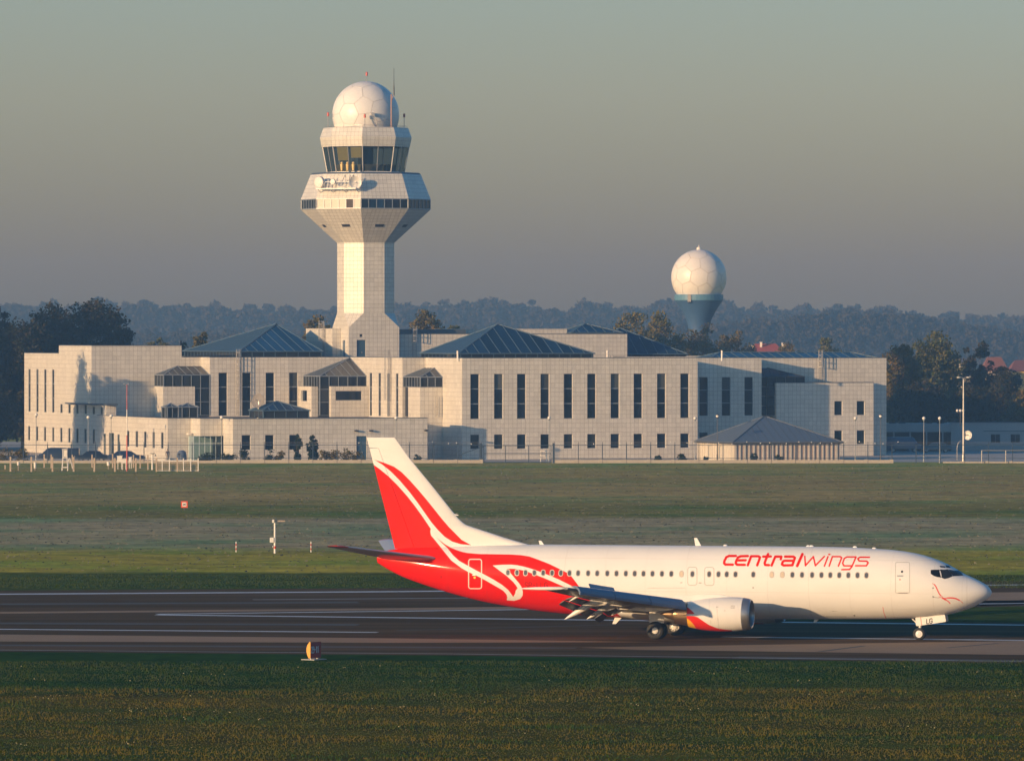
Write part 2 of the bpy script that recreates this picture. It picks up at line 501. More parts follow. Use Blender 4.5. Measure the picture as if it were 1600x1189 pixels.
WINMESH = {}
BLINDM = {}
def blind_mesh(me):
    if me.name not in BLINDM:
        BLINDM[me.name] = me.copy(); BLINDM[me.name].materials.clear(); BLINDM[me.name].materials.append(M_BLINDG)
    return BLINDM[me.name]
def window(parent, p, d, u0, u1, v0, v1, rows=1, cols=1, depth=0.2, gm=None, fm=None):
    gm = gm or M_GLASS; fm = fm or M_FRAME
    w, h = round(u1 - u0, 2), round(v1 - v0, 2)
    key = (w, h, rows, cols, gm.name, fm.name)
    if key not in WINMESH:
        f = MB(); b = 0.05
        f.box(0, b, 0, .08, 0, h); f.box(w - b, w, 0, .08, 0, h)
        f.box(b, w - b, 0, .08, 0, b); f.box(b, w - b, 0, .08, h - b, h)
        for r in range(1, rows):
            f.box(b, w - b, -.02, .08, h * r / rows - .06, h * r / rows + .06)
        for c in range(1, cols):
            f.box(w * c / cols - .03, w * c / cols + .03, -.005, .075, b, h - b)
        fo = f.build("window", fm)
        ch, cw = h / rows, w / cols
        g = MB(); g.face([(0, .05, 0), (cw, .05, 0), (cw, .05, ch), (0, .05, ch)])
        go = g.build("pane", gm)
        WINMESH[key] = (fo.data, go.data, cw, ch)
        bpy.data.objects.remove(fo); bpy.data.objects.remove(go)
    fm_, gm_, cw, ch = WINMESH[key]
    n_in = Vector((-d.y, d.x, 0))
    base = p + d * u0 + n_in * depth; base.z = v0
    wobj = inst("window", fm_, parent, base - wloc(parent), math.atan2(d.y, d.x))
    for r in range(rows):
        for c in range(cols):
            po = inst("pane", gm_, wobj, (c * cw, 0, r * ch))
            if gm is M_GLASS and r == rows - 1 and random.random() < .3:
                po.data = blind_mesh(gm_)
    return wobj

def wall(parent, p, q, z0, z1, ops=(), m=None, depth=0.22, name="wall", reveal=True):
    """outside is on the right hand going p -> q reversed: p is the left end seen from outside"""
    m = m or M_TILE
    d = (q - p); L = d.length; d = d / L
    n_in = Vector((-d.y, d.x, 0))
    us = sorted(set([0, L] + [round(x, 4) for o in ops for x in o[:2]]))
    vs = sorted(set([z0, z1] + [round(x, 4) for o in ops for x in o[2:4]]))
    mb = MB()
    def pt(u, v, k=0.0):
        r = p + d * u + n_in * k
        return (r.x, r.y, v)
    for a, b in zip(us[:-1], us[1:]):
        for c, e in zip(vs[:-1], vs[1:]):
            mu, mv = (a + b) / 2, (c + e) / 2
            if any(o[0] < mu < o[1] and o[2] < mv < o[3] for o in ops): continue
            mb.face([pt(a, c), pt(b, c), pt(b, e), pt(a, e)], 0, [(a, c), (b, c), (b, e), (a, e)])
    for o in ops:
        a, b, c, e = o[:4]
        for quad in ([pt(a, c), pt(a, e), pt(a, e, depth), pt(a, c, depth)], [pt(b, c, depth), pt(b, e, depth), pt(b, e), pt(b, c)],
                     [pt(a, c, depth), pt(b, c, depth), pt(b, c), pt(a, c)], [pt(a, e), pt(b, e), pt(b, e, depth), pt(a, e, depth)]):
            mb.face(quad, 0, [(0.1, 0.1), (0.3, 0.1), (0.3, 0.3), (0.1, 0.3)])
    return mb.build(name, m, parent, merge=True), p, d

def ops_px(p, q, specs):
    """specs: (px centre or (pxl,pxr), half width px, z0, z1)"""
    d = (q - p).normalized()
    out = []
    for s in specs:
        a, b = s[0], s[1]
        u0 = (hit(p, d, a) - p).dot(d); u1 = (hit(p, d, b) - p).dot(d)
        out.append((round(u0, 3), round(u1, 3), s[2], s[3]))
    return out

def same_w(ops, w):
    return [(round((a + b) / 2 - w / 2, 3), round((a + b) / 2 + w / 2, 3), c, e) for a, b, c, e in ops]

def coping(parent, pts, z, closed=False):
    """thin metal cap, 4 cm proud, along the top of a run of walls"""
    mb = MB()
    for a, b in zip(pts[:-1], pts[1:]):
        d = (b - a).normalized(); n = Vector((d.y, -d.x, 0))
        c = (a + b) / 2; c = Vector((c.x, c.y, z)) - n * 0.13
        mb.obox(c, d * ((b - a).length / 2), n * 0.17, UP * 0.045)
    return mb.build("coping", M_METROOF, parent)

H0 = 13.55
HL, HLL = 15.15, 14.05
Bz = [5.5, 11.55, 1.55, 3.5]
# main right front
ctr = [742, 779, 815, 851.5, 888, 924.5, 961, 997, 1033.5, 1070]
up = same_w(ops_px(O, q1, [(c - 7, c + 7, 5.44, 11.45) for c in ctr]), 1.26)
lo = same_w(ops_px(O, q1, [(c - 7, c + 7, 1.42, 3.35) for c in ctr]), 1.26)
wall(bld, O, q1, 0, H0, up + lo)
dA = eA
for a, b, c, e in up: window(bld, O, dA, a, b, c, e, rows=3)
for a, b, c, e in lo: window(bld, O, dA, a, b, c, e, rows=1)
# recessed right blocks
q1r = q1 + eB * 8.0
up = same_w(ops_px(r0, r1, [(1092.5, 1106.5, 5.6, 10.9), (1128, 1141.5, 5.6, 10.9), (1163, 1177, 5.6, 10.9)]), 1.26)
lo = same_w(ops_px(r0, r1, [(1092.5, 1106.5, 1.42, 3.35), (1128, 1141.5, 1.42, 3.35), (1163, 1177, 1.42, 3.35)]), 1.26)
wall(bld, r0, r1, 0, H0 - .05, up + lo)
for a, b, c, e in up: window(bld, r0, eA, a, b, c, e, rows=3)
for a, b, c, e in lo: window(bld, r0, eA, a, b, c, e)
wall(bld, q1, r0, 0, H0, name="wall")
wall(bld, r1, r2, 0, H0 - .05)
wall(bld, r2, t1, 0, H0 - .1)
# staircase of walls going left
wall(bld, p1, O, 0, H0)
wall(bld, p2, p1, 0, H0)
sl = same_w(ops_px(p3, p2, [(c - 2.1, c + 2.1, 5.55, 11.45) for c in (579.3, 593.1, 606.8, 620.4)]), 1.05)
wall(bld, p3, p2, 0, H0, sl, depth=.07)
dB = (p2 - p3).normalized()
for a, b, c, e in sl: window(bld, p3, dB, a, b, c, e, rows=3, depth=0.06)
tw = same_w(ops_px(p4, p3, [(c - 7, c + 7, 5.5, 11.45) for c in (348.5, 385.3, 422, 458.6)]), 1.26)
wall(bld, p4, p3, 0, H0, tw)
for a, b, c, e in tw: window(bld, p4, eA, a, b, c, e, rows=3)
wall(bld, p5, p4, 0, H0)
pm = hit(p6, eA, 283.7)
wall(bld, p6, pm, 0, HL); wall(bld, pm, p5, 0, H0)
# left flank
pk = hit(p6, eB, 92)
def opl(cs, w, z0, z1, a, b): return same_w(ops_px(a, b, [(c - 2, c + 2, z0, z1) for c in cs]), w)
dBl = (p6 - p7).normalized()
sl = opl((45.9, 58.3, 70.6, 83.0), 1.2, 5.75, 11.8, p7, pk)
gl = opl((45.3, 57.8, 70.2, 83.0), 1.15, 1.68, 3.7, p7, pk)
wall(bld, p7, pk, 0, HLL, sl + gl, depth=.07)
for a, b, c, e in sl: window(bld, p7, dBl, a, b, c, e, rows=3, depth=0.06)
for a, b, c, e in gl: window(bld, p7, dBl, a, b, c, e, depth=0.06)
sm = opl((95.8, 108.4, 120.8, 133.6), 1.2, 5.75, 7.0, pk, p6)
gl = opl((95.6, 108.2, 120.8, 133.4), 1.15, 1.68, 3.7, pk, p6)
wall(bld, pk, p6, 0, HL, sm + gl, depth=.07)
for a, b, c, e in sm + gl: window(bld, pk, dBl, a, b, c, e, depth=0.06)
# low projection under the left corner with its flat ledge
pj = hit(p6, eB, 166)
sm = opl((146.3, 158.8), 1.2, 5.75, 6.85, p6, pj); gl = opl((146.2,), 1.15, 1.68, 3.7, p6, pj)
sm = [(a, b, c, 6.8) for a, b, c, e in sm]
pjr = pj + eA * 1.4
wall(bld, p6, pj, 0, 7.05, sm + gl, depth=.07); wall(bld, pj, pjr, 0, 7.05)
for a, b, c, e in sm + gl: window(bld, p6, dBl, a, b, c, e, depth=0.06)
mb = MB()
mid = (p6 + pjr) / 2 
a1, a2 = pk + dBl * 1.0, pj - eB * 0.5
for i in range(12):
    t0, t1_ = i / 12, (i + 1) / 12
    b0 = hit(p6, eB, 104) * (1 - t0) + (pj - eB * .4) * t0
    b1 = hit(p6, eB, 104) * (1 - t1_) + (pj - eB * .4) * t1_
    o0, o1 = -eA * (0.9 * math.sin(math.pi * t0) + .12), -eA * (0.9 * math.sin(math.pi * t1_) + .12)
    mb.obox((b0 + b1 + o0 + o1) / 2 * 1 + UP * 7.15 - (o0 + o1) / 4 + UP * 0, (b1 - b0) / 2, (o0 + o1) / 4, UP * 0.10)
mb.obox(pj + eA * .7 + eB * 2 + UP * 7.15, eA * .8, eB * 2.6, UP * 0.10)
mb.build("canopy", M_METROOF, bld)

# back walls and roofs
a7, b7 = ab(p7); at1, bt1 = ab(t1)
def W(a, b, z=0.0):
    r = O + eA * a + eB * b
    return Vector((r.x, r.y, z))
BB = b7
k1 = W(at1, BB); k2 = W(a7, BB)
wall(bld, t1, k1, 0, H0 - .1); wall(bld, k1, k2, 0, H0);
mb = MB()
def roof(pts, z):
    mb.face([(q.x, q.y, z) for q in pts])
roof([O, q1, r0, r1, r2, t1, k1, W(ab(pm)[0], BB), pm, p5, p4, p3, p2, p1], H0 - .45)
roof([p7, pk, W(ab(pk)[0], ab(pk)[1]) + eA * (ab(pm)[0] - ab(pk)[0]), W(ab(pm)[0], ab(p7)[1])], HLL - .3)
roof([pk, p6, pm, W(ab(pm)[0], ab(pk)[1])], HL - .3)
mb.build("roof", M_ROOF, bld)
# upper parts of the tall left block that rise over its neighbours
wall(bld, pm, W(ab(pm)[0], ab(pk)[1]), H0 - .5, HL); wall(bld, W(ab(pm)[0], ab(pk)[1]), pk, HLL - .4, HL)
wall(bld, W(ab(pm)[0], ab(p7)[1]), p7, HLL - 1, HLL)
coping(bld, [p7, pk], HLL + .045); coping(bld, [pk, p6, pm], HL + .045)
coping(bld, [pm, p5, p4, p3, p2, p1, O, q1], H0 + .045); coping(bld, [r0, r1], H0 - .005); coping(bld, [r2, t1], H0 - .055)

# low front wing
HA = 5.62
cs = same_w(ops_px(n6, n5, [(c - 2, c + 2, 1.6, 3.75) for c in (200, 213.5, 226.7, 239.9, 253.3)]), 1.2)
ds = same_w(ops_px(n6, n5, [(161, 166, 0.05, 3.2), (182.5, 187.5, 0.05, 3.2)]), 1.1)
dd = ops_px(n6, n5, [(170, 178, 0.05, 3.35)])
wall(bld, n6, n5, 0, HA, cs + ds + dd, depth=.07)
dn = (n5 - n6).normalized()
for a, b, c, e in cs: window(bld, n6, dn, a, b, c, e, depth=.06)
for a, b, c, e in ds + dd: window(bld, n6, dn, a, b, c, e, rows=1, depth=.06, gm=glass_mat("door_glass", (0.03, 0.05, 0.06)) if "door_glass" not in MATS else MATS["door_glass"])
wall(bld, n5, n4, 0, HA)
ze = 3.35
wall(bld, n4, n3, ze, HA); wall(bld, n3, n2, ze, HA); wall(bld, n2, n1, 0, HA)
ws = same_w(ops_px(n1, n0, [(378, 391.5, 1.55, 3.5), (414.5, 428, 1.55, 3.5), (452, 466, 1.55, 3.5)]), 1.22)
dr = ops_px(n1, n0, [(557, 573, 0.05, 3.3)])
wall(bld, n1, n0, 0, HA, ws + dr)
for a, b, c, e in ws: window(bld, n1, eA, a, b, c, e)
def door(parent, p, d, a, b, c, e, depth=.18):
    n_in = Vector((-d.y, d.x, 0))
    mb = MB()
    for h, m_ in ((0, 0), (1, 0)):
        w = (b - a) / 2
        cc = p + d * (a + w * (h + .5)) + n_in * depth
        mb.obox(Vector((cc.x, cc.y, (c + e) / 2)), d * (w / 2 - .015), n_in * .04, UP * ((e - c) / 2))
    o = mb.build("door", M_BLUED, parent)
    hb = MB(); cc = p + d * ((a + b) / 2 + .12) + n_in * (depth - .09)
    hb.obox(Vector((cc.x, cc.y, c + 1.05)), d * .06, n_in * .03, UP * .12)
    h = hb.build("handle", M_STEEL, o)
    return o
for a, b, c, e in dr: door(bld, n1, eA, a, b, c, e)
nb = n0 + eB * 6.4
wall(bld, n0, nb, 0, HA)
# shaded side door on the main flank wall
pdoor = hit(O, eB, 668.5); 
mb = MB(); pd0, pd1 = hit(p1, eB, 668.8), hit(p1, eB, 678)
cdd = (pd0 + pd1) / 2 - eA * .04
mb.obox(Vector((cdd.x, cdd.y, 1.7)), (pd1 - pd0) / 2, eA * .05, UP * 1.7); mb.build("door", M_BLUED, bld)
mb = MB()
roof([n6, n5, n4, n3, n2, n1, n0, nb, W(ab(n0)[0], 6), p2, p3, p4, p5, hit(p6, eA, 200)], HA - .25)
mb.build("roof", M_ROOF, bld)
coping(bld, [n6, n5, n4, n3, n2, n1, n0], HA + .045)

# entrance: glazed vestibule under the overhang
en = MB(); fr = MB()
va = n4 + eA * 0.3 - eB * 0.25 + UP * 0; 
vb = n2 + eB * 0.5
v_l = hit(n3 + eB * 0.35, eA, 302.5); v_r = hit(n3 + eB * 0.35, eA, 346)
wv = (v_r - v_l).length
M_ENT = glass_mat('entrance_glass', (.05, .08, .09), .06, clear=.7, tint=(.8, .9, .9))
nbay = 5
for i in range(nbay):
    for (z0, z1) in ((0.05, 2.3), (2.4, ze - .05)):
        a = v_l + eA * (wv * i / nbay + .05); b = v_l + eA * (wv * (i + 1) / nbay - .05)
        g = MB(); g.obox(Vector(((a.x + b.x) / 2, (a.y + b.y) / 2, (z0 + z1) / 2)), (b - a) / 2, eB * .02, UP * ((z1 - z0) / 2))
        g.build("pane", M_ENT, bld)
for i in range(nbay + 1):
    c = v_l + eA * (wv * i / nbay)
    fr.obox(Vector((c.x, c.y, ze / 2)), eA * .045, eB * .07, UP * (ze / 2))
for z in (0.03, 2.35, ze - .03):
    c = v_l + eA * wv / 2
    fr.obox(Vector((c.x, c.y, z)), eA * wv / 2, eB * .065, UP * .045)
fr.build("entrance_frame", mat("pale_aluminium", (0.45, 0.55, 0.58), 0.4), bld)
mb = MB(); c = v_l + eA * wv / 2 + eB * 3.2
mb.obox(Vector((c.x, c.y, ze / 2)), eA * (wv / 2 - .3), eB * .1, UP * (ze / 2 - .05)); mb.build("lobby_wall", mat("lobby_plaster", (0.6, 0.74, 0.74), 0.7), bld)

# ------------------------------------------------------------------ glazed roofs
def hip(parent, corners, z0, zt, ridge, w=1.15, gm=None, bm_=None, rim=0.0, pname="pane", barh=0.05, prism=True):
    gm = gm or M_SKYL; bm_ = bm_ or M_BAR
    c = [Vector((q.x, q.y, z0)) for q in corners]
    r = [Vector((q.x, q.y, zt)) for q in ridge]
    faces = [(c[0], c[1], [r[1], r[0]]), (c[1], c[2], [r[1]]), (c[2], c[3], [r[0], r[1]]), (c[3], c[0], [r[0]])]
    bars = MB()
    for A, B, T in faces:
        glaze(parent, A, B, T, w, gm, bars, pname, barh)
    for i in range(4):
        tgt = r[0] if i in (0, 3) else r[1]
        bars.tube(c[i], tgt, .09, n=5)
        bars.tube(c[i], c[(i + 1) % 4], .07, n=5)
    if (r[0] - r[1]).length > .1: bars.tube(r[0], r[1], .09, n=5)
    bars.build("glazing_bar", bm_, parent)
    if rim > 0:
        gl = MB()
        for i in range(4):
            a, b = c[i], c[(i + 1) % 4]
            d = (b - a).normalized(); n_in = Vector((-d.y, d.x, 0))
            m_ = (a + b) / 2 + n_in * .22
            gl.obox(Vector((m_.x, m_.y, z0 - rim / 2 - .03)), d * ((b - a).length / 2 - .22), n_in * .02, UP * (rim / 2 - .03))
            k = max(2, int((b - a).length / 1.6))
            for j in range(k + 1):
                e = a + (b - a) * (0.02 + .96 * j / k) + n_in * .2
                rm = MB(); rm.obox(Vector((e.x, e.y, z0 - rim / 2 - .03)), d * .04, n_in * .05, UP * (rim / 2 - .035)); rm.build("rim_post", bm_, parent)
        gl.build("rim_glass", M_BAY if rim > .8 else M_GLASS, parent)

def glaze(parent, A, B, T, w, gm, bars, pname="pane", barh=.05):
    d = (B - A); L = d.length; d = d / L
    n = d.cross(T[0] - A).normalized()
    v = n.cross(d)
    pts = [(0.0, 0.0)] + sorted([((t - A).dot(d), (t - A).dot(v)) for t in T]) + [(L, 0.0)]
    def h(u): return float(np.interp(u, [q[0] for q in pts], [q[1] for q in pts]))
    k = max(2, int(round(L / w)))
    for i in range(k):
        u0, u1 = L * i / k + .03, L * (i + 1) / k - .03
        poly = [(u0, .04), (u1, .04), (u1, max(h(u1) - .04, .045))]
        for q in sorted([q for q in pts if u0 < q[0] < u1], reverse=True): poly.append((q[0], q[1] - .04))
        poly.append((u0, max(h(u0) - .04, .045)))
        g = MB(); g.face([A + d * a + v * b for a, b in poly]); g.build(pname, gm, parent)
        if i > 0 and bars is not None:
            u = L * i / k
            m_ = A + d * u + v * (h(u) / 2)
            if h(u) > .15: bars.obox(m_ + n * (barh / 2 - .02), d * .032, v * (h(u) / 2), n * barh)

def rect(near_px, Ynear, la, lb):
    """rectangle with its near-left corner in column near_px"""
    c = Vector(((near_px - 800) * Ynear / F, Ynear, 0))
    return [c, c + eA * la, c + eA * la + eB * lb, c + eB * lb]
def on_b(a_px, b_off):  # point on the line b = b_off in column a_px
    return hit(W(0, b_off), eA, a_px)

# skylight 1 behind the left centre
g1 = on_b(374, ab(p4)[1] + 2.5)
l1 = (hit(g1, eA, 505) - g1).length; d1 = (hit(g1, eB, 285) - g1).length
cc = [g1, g1 + eA * l1, g1 + eA * l1 + eB * d1, g1 + eB * d1]
apx = hit(g1 + eB * d1 * .5, eA, 432)
hip(bld, cc, 14.35, 18.2, [apx, apx + eB * .2], w=1.35, rim=.8)
# skylight 2 over the right block
g2 = on_b(716, 2.2)
l2 = (hit(g2, eA, 930) - g2).length; d2 = (hit(g2, eB, 655) - g2).length
cc = [g2, g2 + eA * l2, g2 + eA * l2 + eB * d2, g2 + eB * d2]
apx = hit(g2 + eB * d2 * .5, eA, 777)
hip(bld, cc, 14.15, 18.05, [apx, apx + eA * .3], w=1.55, rim=.6)
# skylight 3 beside the rear block, and the small one above it
g3 = on_b(950, 46.4); l3 = (hit(g3, eA, 1075) - g3).length
cc = [g3, g3 + eA * l3, g3 + eA * l3 + eB * 11, g3 + eB * 11]
apx = g3 + eA * l3 * .30 + eB * 5.5
hip(bld, cc, 13.9, 17.6, [apx, apx + eA * .3], w=1.5, rim=.35)
# low ridge skylight on the far right roof
g5 = on_b(1112, 14.5); l5 = (hit(g5, eA, 1372) - g5).length
cc = [g5, g5 + eA * l5, g5 + eA * l5 + eB * 7, g5 + eB * 7]
hip(bld, cc, 13.45, 14.25, [g5 + eA * 2.6 + eB * 3.5, g5 + eA * (l5 - 2.6) + eB * 3.5], w=1.35, rim=.2)
# skylight on the low front wing
g6 = on_b(410, ab(n0)[1] + 3.4)
l6 = (hit(g6, eA, 485) - g6).length; d6 = min((hit(g6, eB, 379) - g6).length, 6.3)
dsh = hit(g6 + eB * 3.2, eA, 403); dz = zat(626, dsh.y)
dt = thing("roof_dish", "grey satellite dish standing behind the low glass roof of the front wing", "dish antenna", (dsh.x, dsh.y, HA - .25))
mb = MB(); dax = Vector((-.5, -.8, .25)).normalized(); dc = Vector((dsh.x, dsh.y, dz))
mb.lathe(dc, dax, [(-.3, .001), (-.27, .5), (-.10, .78), (0, .98), (.03, .98), (-.08, .78), (-.24, .5), (-.27, .001)], 28); mb.build("reflector", mat("dish_grey", (.24, .23, .22), .7), dt, smooth=True)
mb = MB(); mb.tube(dc - dax * .28, (dsh.x, dsh.y, HA - .25), .12, n=8); mb.tube(dc - dax * .25, dc + dax * .7, .04, n=5); mb.build("mount", M_STEEL, dt)
cc = [g6, g6 + eA * l6, g6 + eA * l6 + eB * d6, g6 + eB * d6]
ap = hit(g6 + eB * d6 * .5, eA, 432)
hip(bld, cc, 6.65, 7.85, [ap, ap + eA * .2], w=1.1, rim=.95)
for px0, px1 in ((259.5, 281), (282.5, 311)):
    g7 = on_b(px0, ab(n5)[1] + 4.2)
    l7 = (hit(g7, eA, px1) - g7).length
    cc = [g7, g7 + eA * l7, g7 + eA * l7 + eB * 2.4, g7 + eB * 2.4]
    ap = g7 + eA * l7 / 2 + eB * 1.2
    hip(bld, cc, 7.05, 7.55, [ap, ap + eA * .1], w=1.2, gm=M_METROOF, bm_=M_FRAME, rim=1.35, pname="roof_panel")

# glazed lean-to bays in the re-entrant corners
def bay(C, la, lb, ra, rb, ze, zt, zb, zbl=None):
    zbl = zb if zbl is None else zbl
    def Q(a, b, z): r = C + eA * a + eB * b; return Vector((r.x, r.y, z))
    bars = MB()
    top_l = Q(-ra, 0, zt) if rb == 0 else Q(0, 0, zt)
    if rb == 0:
        fl = (Q(-la, 0, ze), Q(-la, -lb, ze), [Q(-ra, 0, zt)])
        ff = (Q(-la, -lb, ze), Q(0, -lb, ze), [Q(0, 0, zt), Q(-ra, 0, zt)] if ra > 0 else [Q(0, 0, zt)])
        hipt = Q(-ra, 0, zt)
    else:
        fl = (Q(-la, 0, ze), Q(-la, -lb, ze), [Q(0, -rb, zt), Q(0, 0, zt)])
        ff = (Q(-la, -lb, ze), Q(0, -lb, ze), [Q(0, -rb, zt)])
        hipt = Q(0, -rb, zt)
    for A, B, T in (fl, ff): glaze(bld, A, B, T, 1.1, M_BAY, bars)
    bars.tube(Q(-la, -lb, ze), hipt, .09, n=5)
    bars.tube(Q(-la, 0, ze), Q(-la, -lb, ze), .08, n=5); bars.tube(Q(-la, -lb, ze), Q(0, -lb, ze), .08, n=5)
    bars.tube(Q(-la, 0, ze), top_l, .09, n=5); bars.tube(Q(0, -lb, ze), hipt if rb else Q(0, 0, zt), .09, n=5)
    for (A, B, zz) in ((Q(-la, 0, 0), Q(-la, -lb, 0), zbl), (Q(-la, -lb, 0), Q(0, -lb, 0), zb)):
        d = (B - A); L = d.length; d /= L; n_in = Vector((-d.y, d.x, 0))
        k = max(2, int(round(L / 1.25)))
        rows = max(1, int(round((ze - zz) / 1.9)))
        for i in range(k):
            for j in range(rows):
                z0, z1 = zz + (ze - zz) * j / rows, zz + (ze - zz) * (j + 1) / rows
                m_ = A + d * (L * (i + .5) / k) + n_in * .05
                g = MB(); g.obox(Vector((m_.x, m_.y, (z0 + z1) / 2)), d * (L / k / 2 - .03), n_in * .012, UP * ((z1 - z0) / 2 - .03))
                g.build("pane", M_BAY, bld)
        for i in range(k + 1):
            e = A + d * (L * i / k)
            bars.obox(Vector((e.x, e.y, (zz + ze) / 2)), d * (.035 if 0 < i < k else .07), n_in * .06, UP * ((ze - zz) / 2))
        for j in range(rows + 1):
            e = A + d * L / 2
            bars.obox(Vector((e.x, e.y, zz + (ze - zz) * j / rows)), d * L / 2, n_in * .055, UP * .03)
    bars.build("glazing_bar", M_FRAME, bld)

def tbox(C, a0, a1, b0, b1, z0, z1, ops_l=(), ops_f=()):
    """tiled box; a along eA, b along eB, relative to C"""
    def Q(a, b): r = C + eA * a + eB * b; return Vector((r.x, r.y, 0))
    wall(bld, Q(a0, b1), Q(a0, b0), z0, z1, ops_l); wall(bld, Q(a0, b0), Q(a1, b0), z0, z1, ops_f)
    wall(bld, Q(a1, b0), Q(a1, b1), z0, z1)
    mb = MB(); mb.face([(*Q(a0, b0).xy, z1 - .02), (*Q(a1, b0).xy, z1 - .02), (*Q(a1, b1).xy, z1 - .02), (*Q(a0, b1).xy, z1 - .02)])
    mb.build("roof", M_ROOF, bld)
    dl = (Q(a0, b0) - Q(a0, b1)).normalized()
    for a, b, c, e in ops_l: window(bld, Q(a0, b1), dl, a, b, c, e)
    for a, b, c, e in ops_f: window(bld, Q(a0, b0), eA, a, b, c, e)
# bay 1
la = (p5 - hit(p5, eA, 241.8)).length; lb = (p4 - p5).length
ra = (p5 - hit(p5, eA, 277)).length
bay(p5, la, lb - .02, ra, 0, 11.15, 12.35, 5.6, 9.6)
nearY = (p5 - eA * la - eB * lb).y
tbox(p5, -la - .05, -la + 4.45, -lb - .12, -.02, 5.3, zat(604, nearY))
# bay 2
la2 = (p3 - hit(p3, eA, 474.4)).length; lb2 = (hit(p3, eB, 572.7) - p3).length
bay(p3, la2, lb2, 0, 0, 10.98, 13.5, 5.6, 5.6)
tbox(p3, -la2 - .9, -la2 + .02, -lb2 + .9, -.4, 5.3, 9.55, ops_l=[(1.3, 3.9, 7.5, 9.0)])
a_l = (hit(p3 - eB * (lb2 + .9), eA, 517.5) - p3).dot(eA); a_r = (hit(p3 - eB * (lb2 + .9), eA, 575) - p3).dot(eA)
tbox(p3, a_l, a_r, -lb2 - .9, -lb2 - .03, 5.3, 9.6, ops_f=[(.65, 4.45, 7.65, 8.95)])
# bay 3
la3 = (p1 - hit(p1, eA, 630.4)).length; lb3 = (hit(p1, eB, 691.6) - p1).length; rb3 = (hit(p1, eB, 679) - p1).length
bay(p1, la3, lb3, 0, rb3, 10.98, 12.2, 9.65, 9.65)
tbox(p1, -la3 - .04, -.01, -lb3 - .06, -lb3 * .30, 0, 9.6)
mb = MB()
def Qp(C, a, b, z): r = C + eA * a + eB * b; return Vector((r.x, r.y, z))
mb.obox(Qp(p1, -la3 + .35, -lb3 * .15, 7.6), eA * .1, eB * (lb3 * .145), UP * 1.95); mb.build("dark_glass_strip", M_GLASS, bld)
# right-hand bay and low box (in the shade of the main block)
fb = 2.6
b_l = hit(r2 - eB * fb, eA, 1213); b_r = hit(r2 - eB * fb, eA, 1365)
zb = 10.05
wl = (b_r - b_l).length
oo = same_w(ops_px(b_l, b_r, [(1303, 1317, 5.6, 7.55), (1338, 1352, 5.6, 7.55), (1303, 1317, 1.6, 3.5), (1338, 1352, 1.6, 3.5)]), 1.2)
wall(bld, b_l, b_r, 0, zb, oo)
for a, b, c, e in oo: window(bld, b_l, eA, a, b, c, e)
wall(bld, b_l + eB * fb, b_l, 0, zb); wall(bld, b_r, b_r + eB * fb, 0, zb)
mb = MB(); roof([b_l, b_r, b_r + eB * fb, b_l + eB * fb], zb - .2); mb.build("roof", M_ROOF, bld)
coping(bld, [b_l + eB * fb, b_l, b_r, b_r + eB * fb], zb + .045)
gy0 = r1 + eB * 1.7 + eA * .02
gy1 = hit(gy0, eA, 1257)
lg = (gy1 - gy0).length
mbars = MB()
for i in range(5):
    for j in range(4):
        z0, z1 = 5.6 + 5.3 * j / 4, 5.6 + 5.3 * (j + 1) / 4
        m_ = gy0 + eA * (lg * (i + .5) / 5)
        g = MB(); g.obox(Vector((m_.x, m_.y, (z0 + z1) / 2)), eA * (lg / 10 - .03), eB * .015, UP * ((z1 - z0) / 2 - .03)); g.build("pane", M_GLASS, bld)
A, B = Vector((gy0.x, gy0.y, 10.9)), Vector((gy1.x, gy1.y, 10.9))
tq = gy0 + eB * 1.9 + eA * .2
glaze(bld, A, B, [Vector((*(tq + eA * 2.0).xy, 12.1)), Vector((*tq.xy, 12.1))], 1.1, M_SKYL, mbars)
glaze(bld, B, B + eB * 1.9, [Vector((*(tq + eA * 2.0).xy, 12.1))], 1.1, M_SKYL, mbars)
mbars.tube(A, B, .08, n=5); mbars.tube(B, Vector((*(tq + eA * 2.0).xy, 12.1)), .08, n=5)
mbars.obox(Vector((*(gy1 + eB * .95).xy, 10.4)), eA * .05, eB * .95, UP * .5)
mbars.build("glazing_bar", M_DARKST, bld)

# rear upper storey, podium beside the tower
TY = 938.0
C0 = Vector(((545 - 800) * TY / F, TY, 0))
TS = 7.42
u_l = C0 + eA * (TS + .05) + eB * 1.5
u_r = hit(u_l, eA, 980)
wall(bld, u_l, u_r, H0 - .5, 16.75); wall(bld, u_r, u_r + eB * 14, H0 - .5, 16.75); wall(bld, u_r + eB * 14, u_l + eB * 14, H0 - .5, 16.75)
mb = MB(); roof([u_l, u_r, u_r + eB * 14, u_l + eB * 14], 16.7); mb.build("roof", M_ROOF, bld)
coping(bld, [u_l, u_r], 16.8)
s_l = hit(u_l + eB * 6, eA, 700); s_r = hit(u_l + eB * 6, eA, 886)
wall(bld, s_l, s_r, 16.6, 17.5); wall(bld, s_r, s_r + eB * 6, 16.6, 17.5); wall(bld, s_l + eB * 6, s_l, 16.6, 17.5)
mb = MB(); roof([s_l, s_r, s_r + eB * 6, s_l + eB * 6], 17.45); mb.build("roof", M_ROOF, bld)
mb = MB(); z_l = hit(u_l + eB * 3, eA, 640); z_r = hit(u_l + eB * 3, eA, 728); 
mb.obox(Vector((*((z_l + z_r) / 2 + eB * 2.5).xy, 17.05)), (z_r - z_l) / 2, eB * 2.5, UP * .38); mb.build("roof_plant", M_METROOF, bld)
g4 = hit(u_l + eB * 4, eA, 893); l4 = (hit(g4, eA, 974) - g4).length
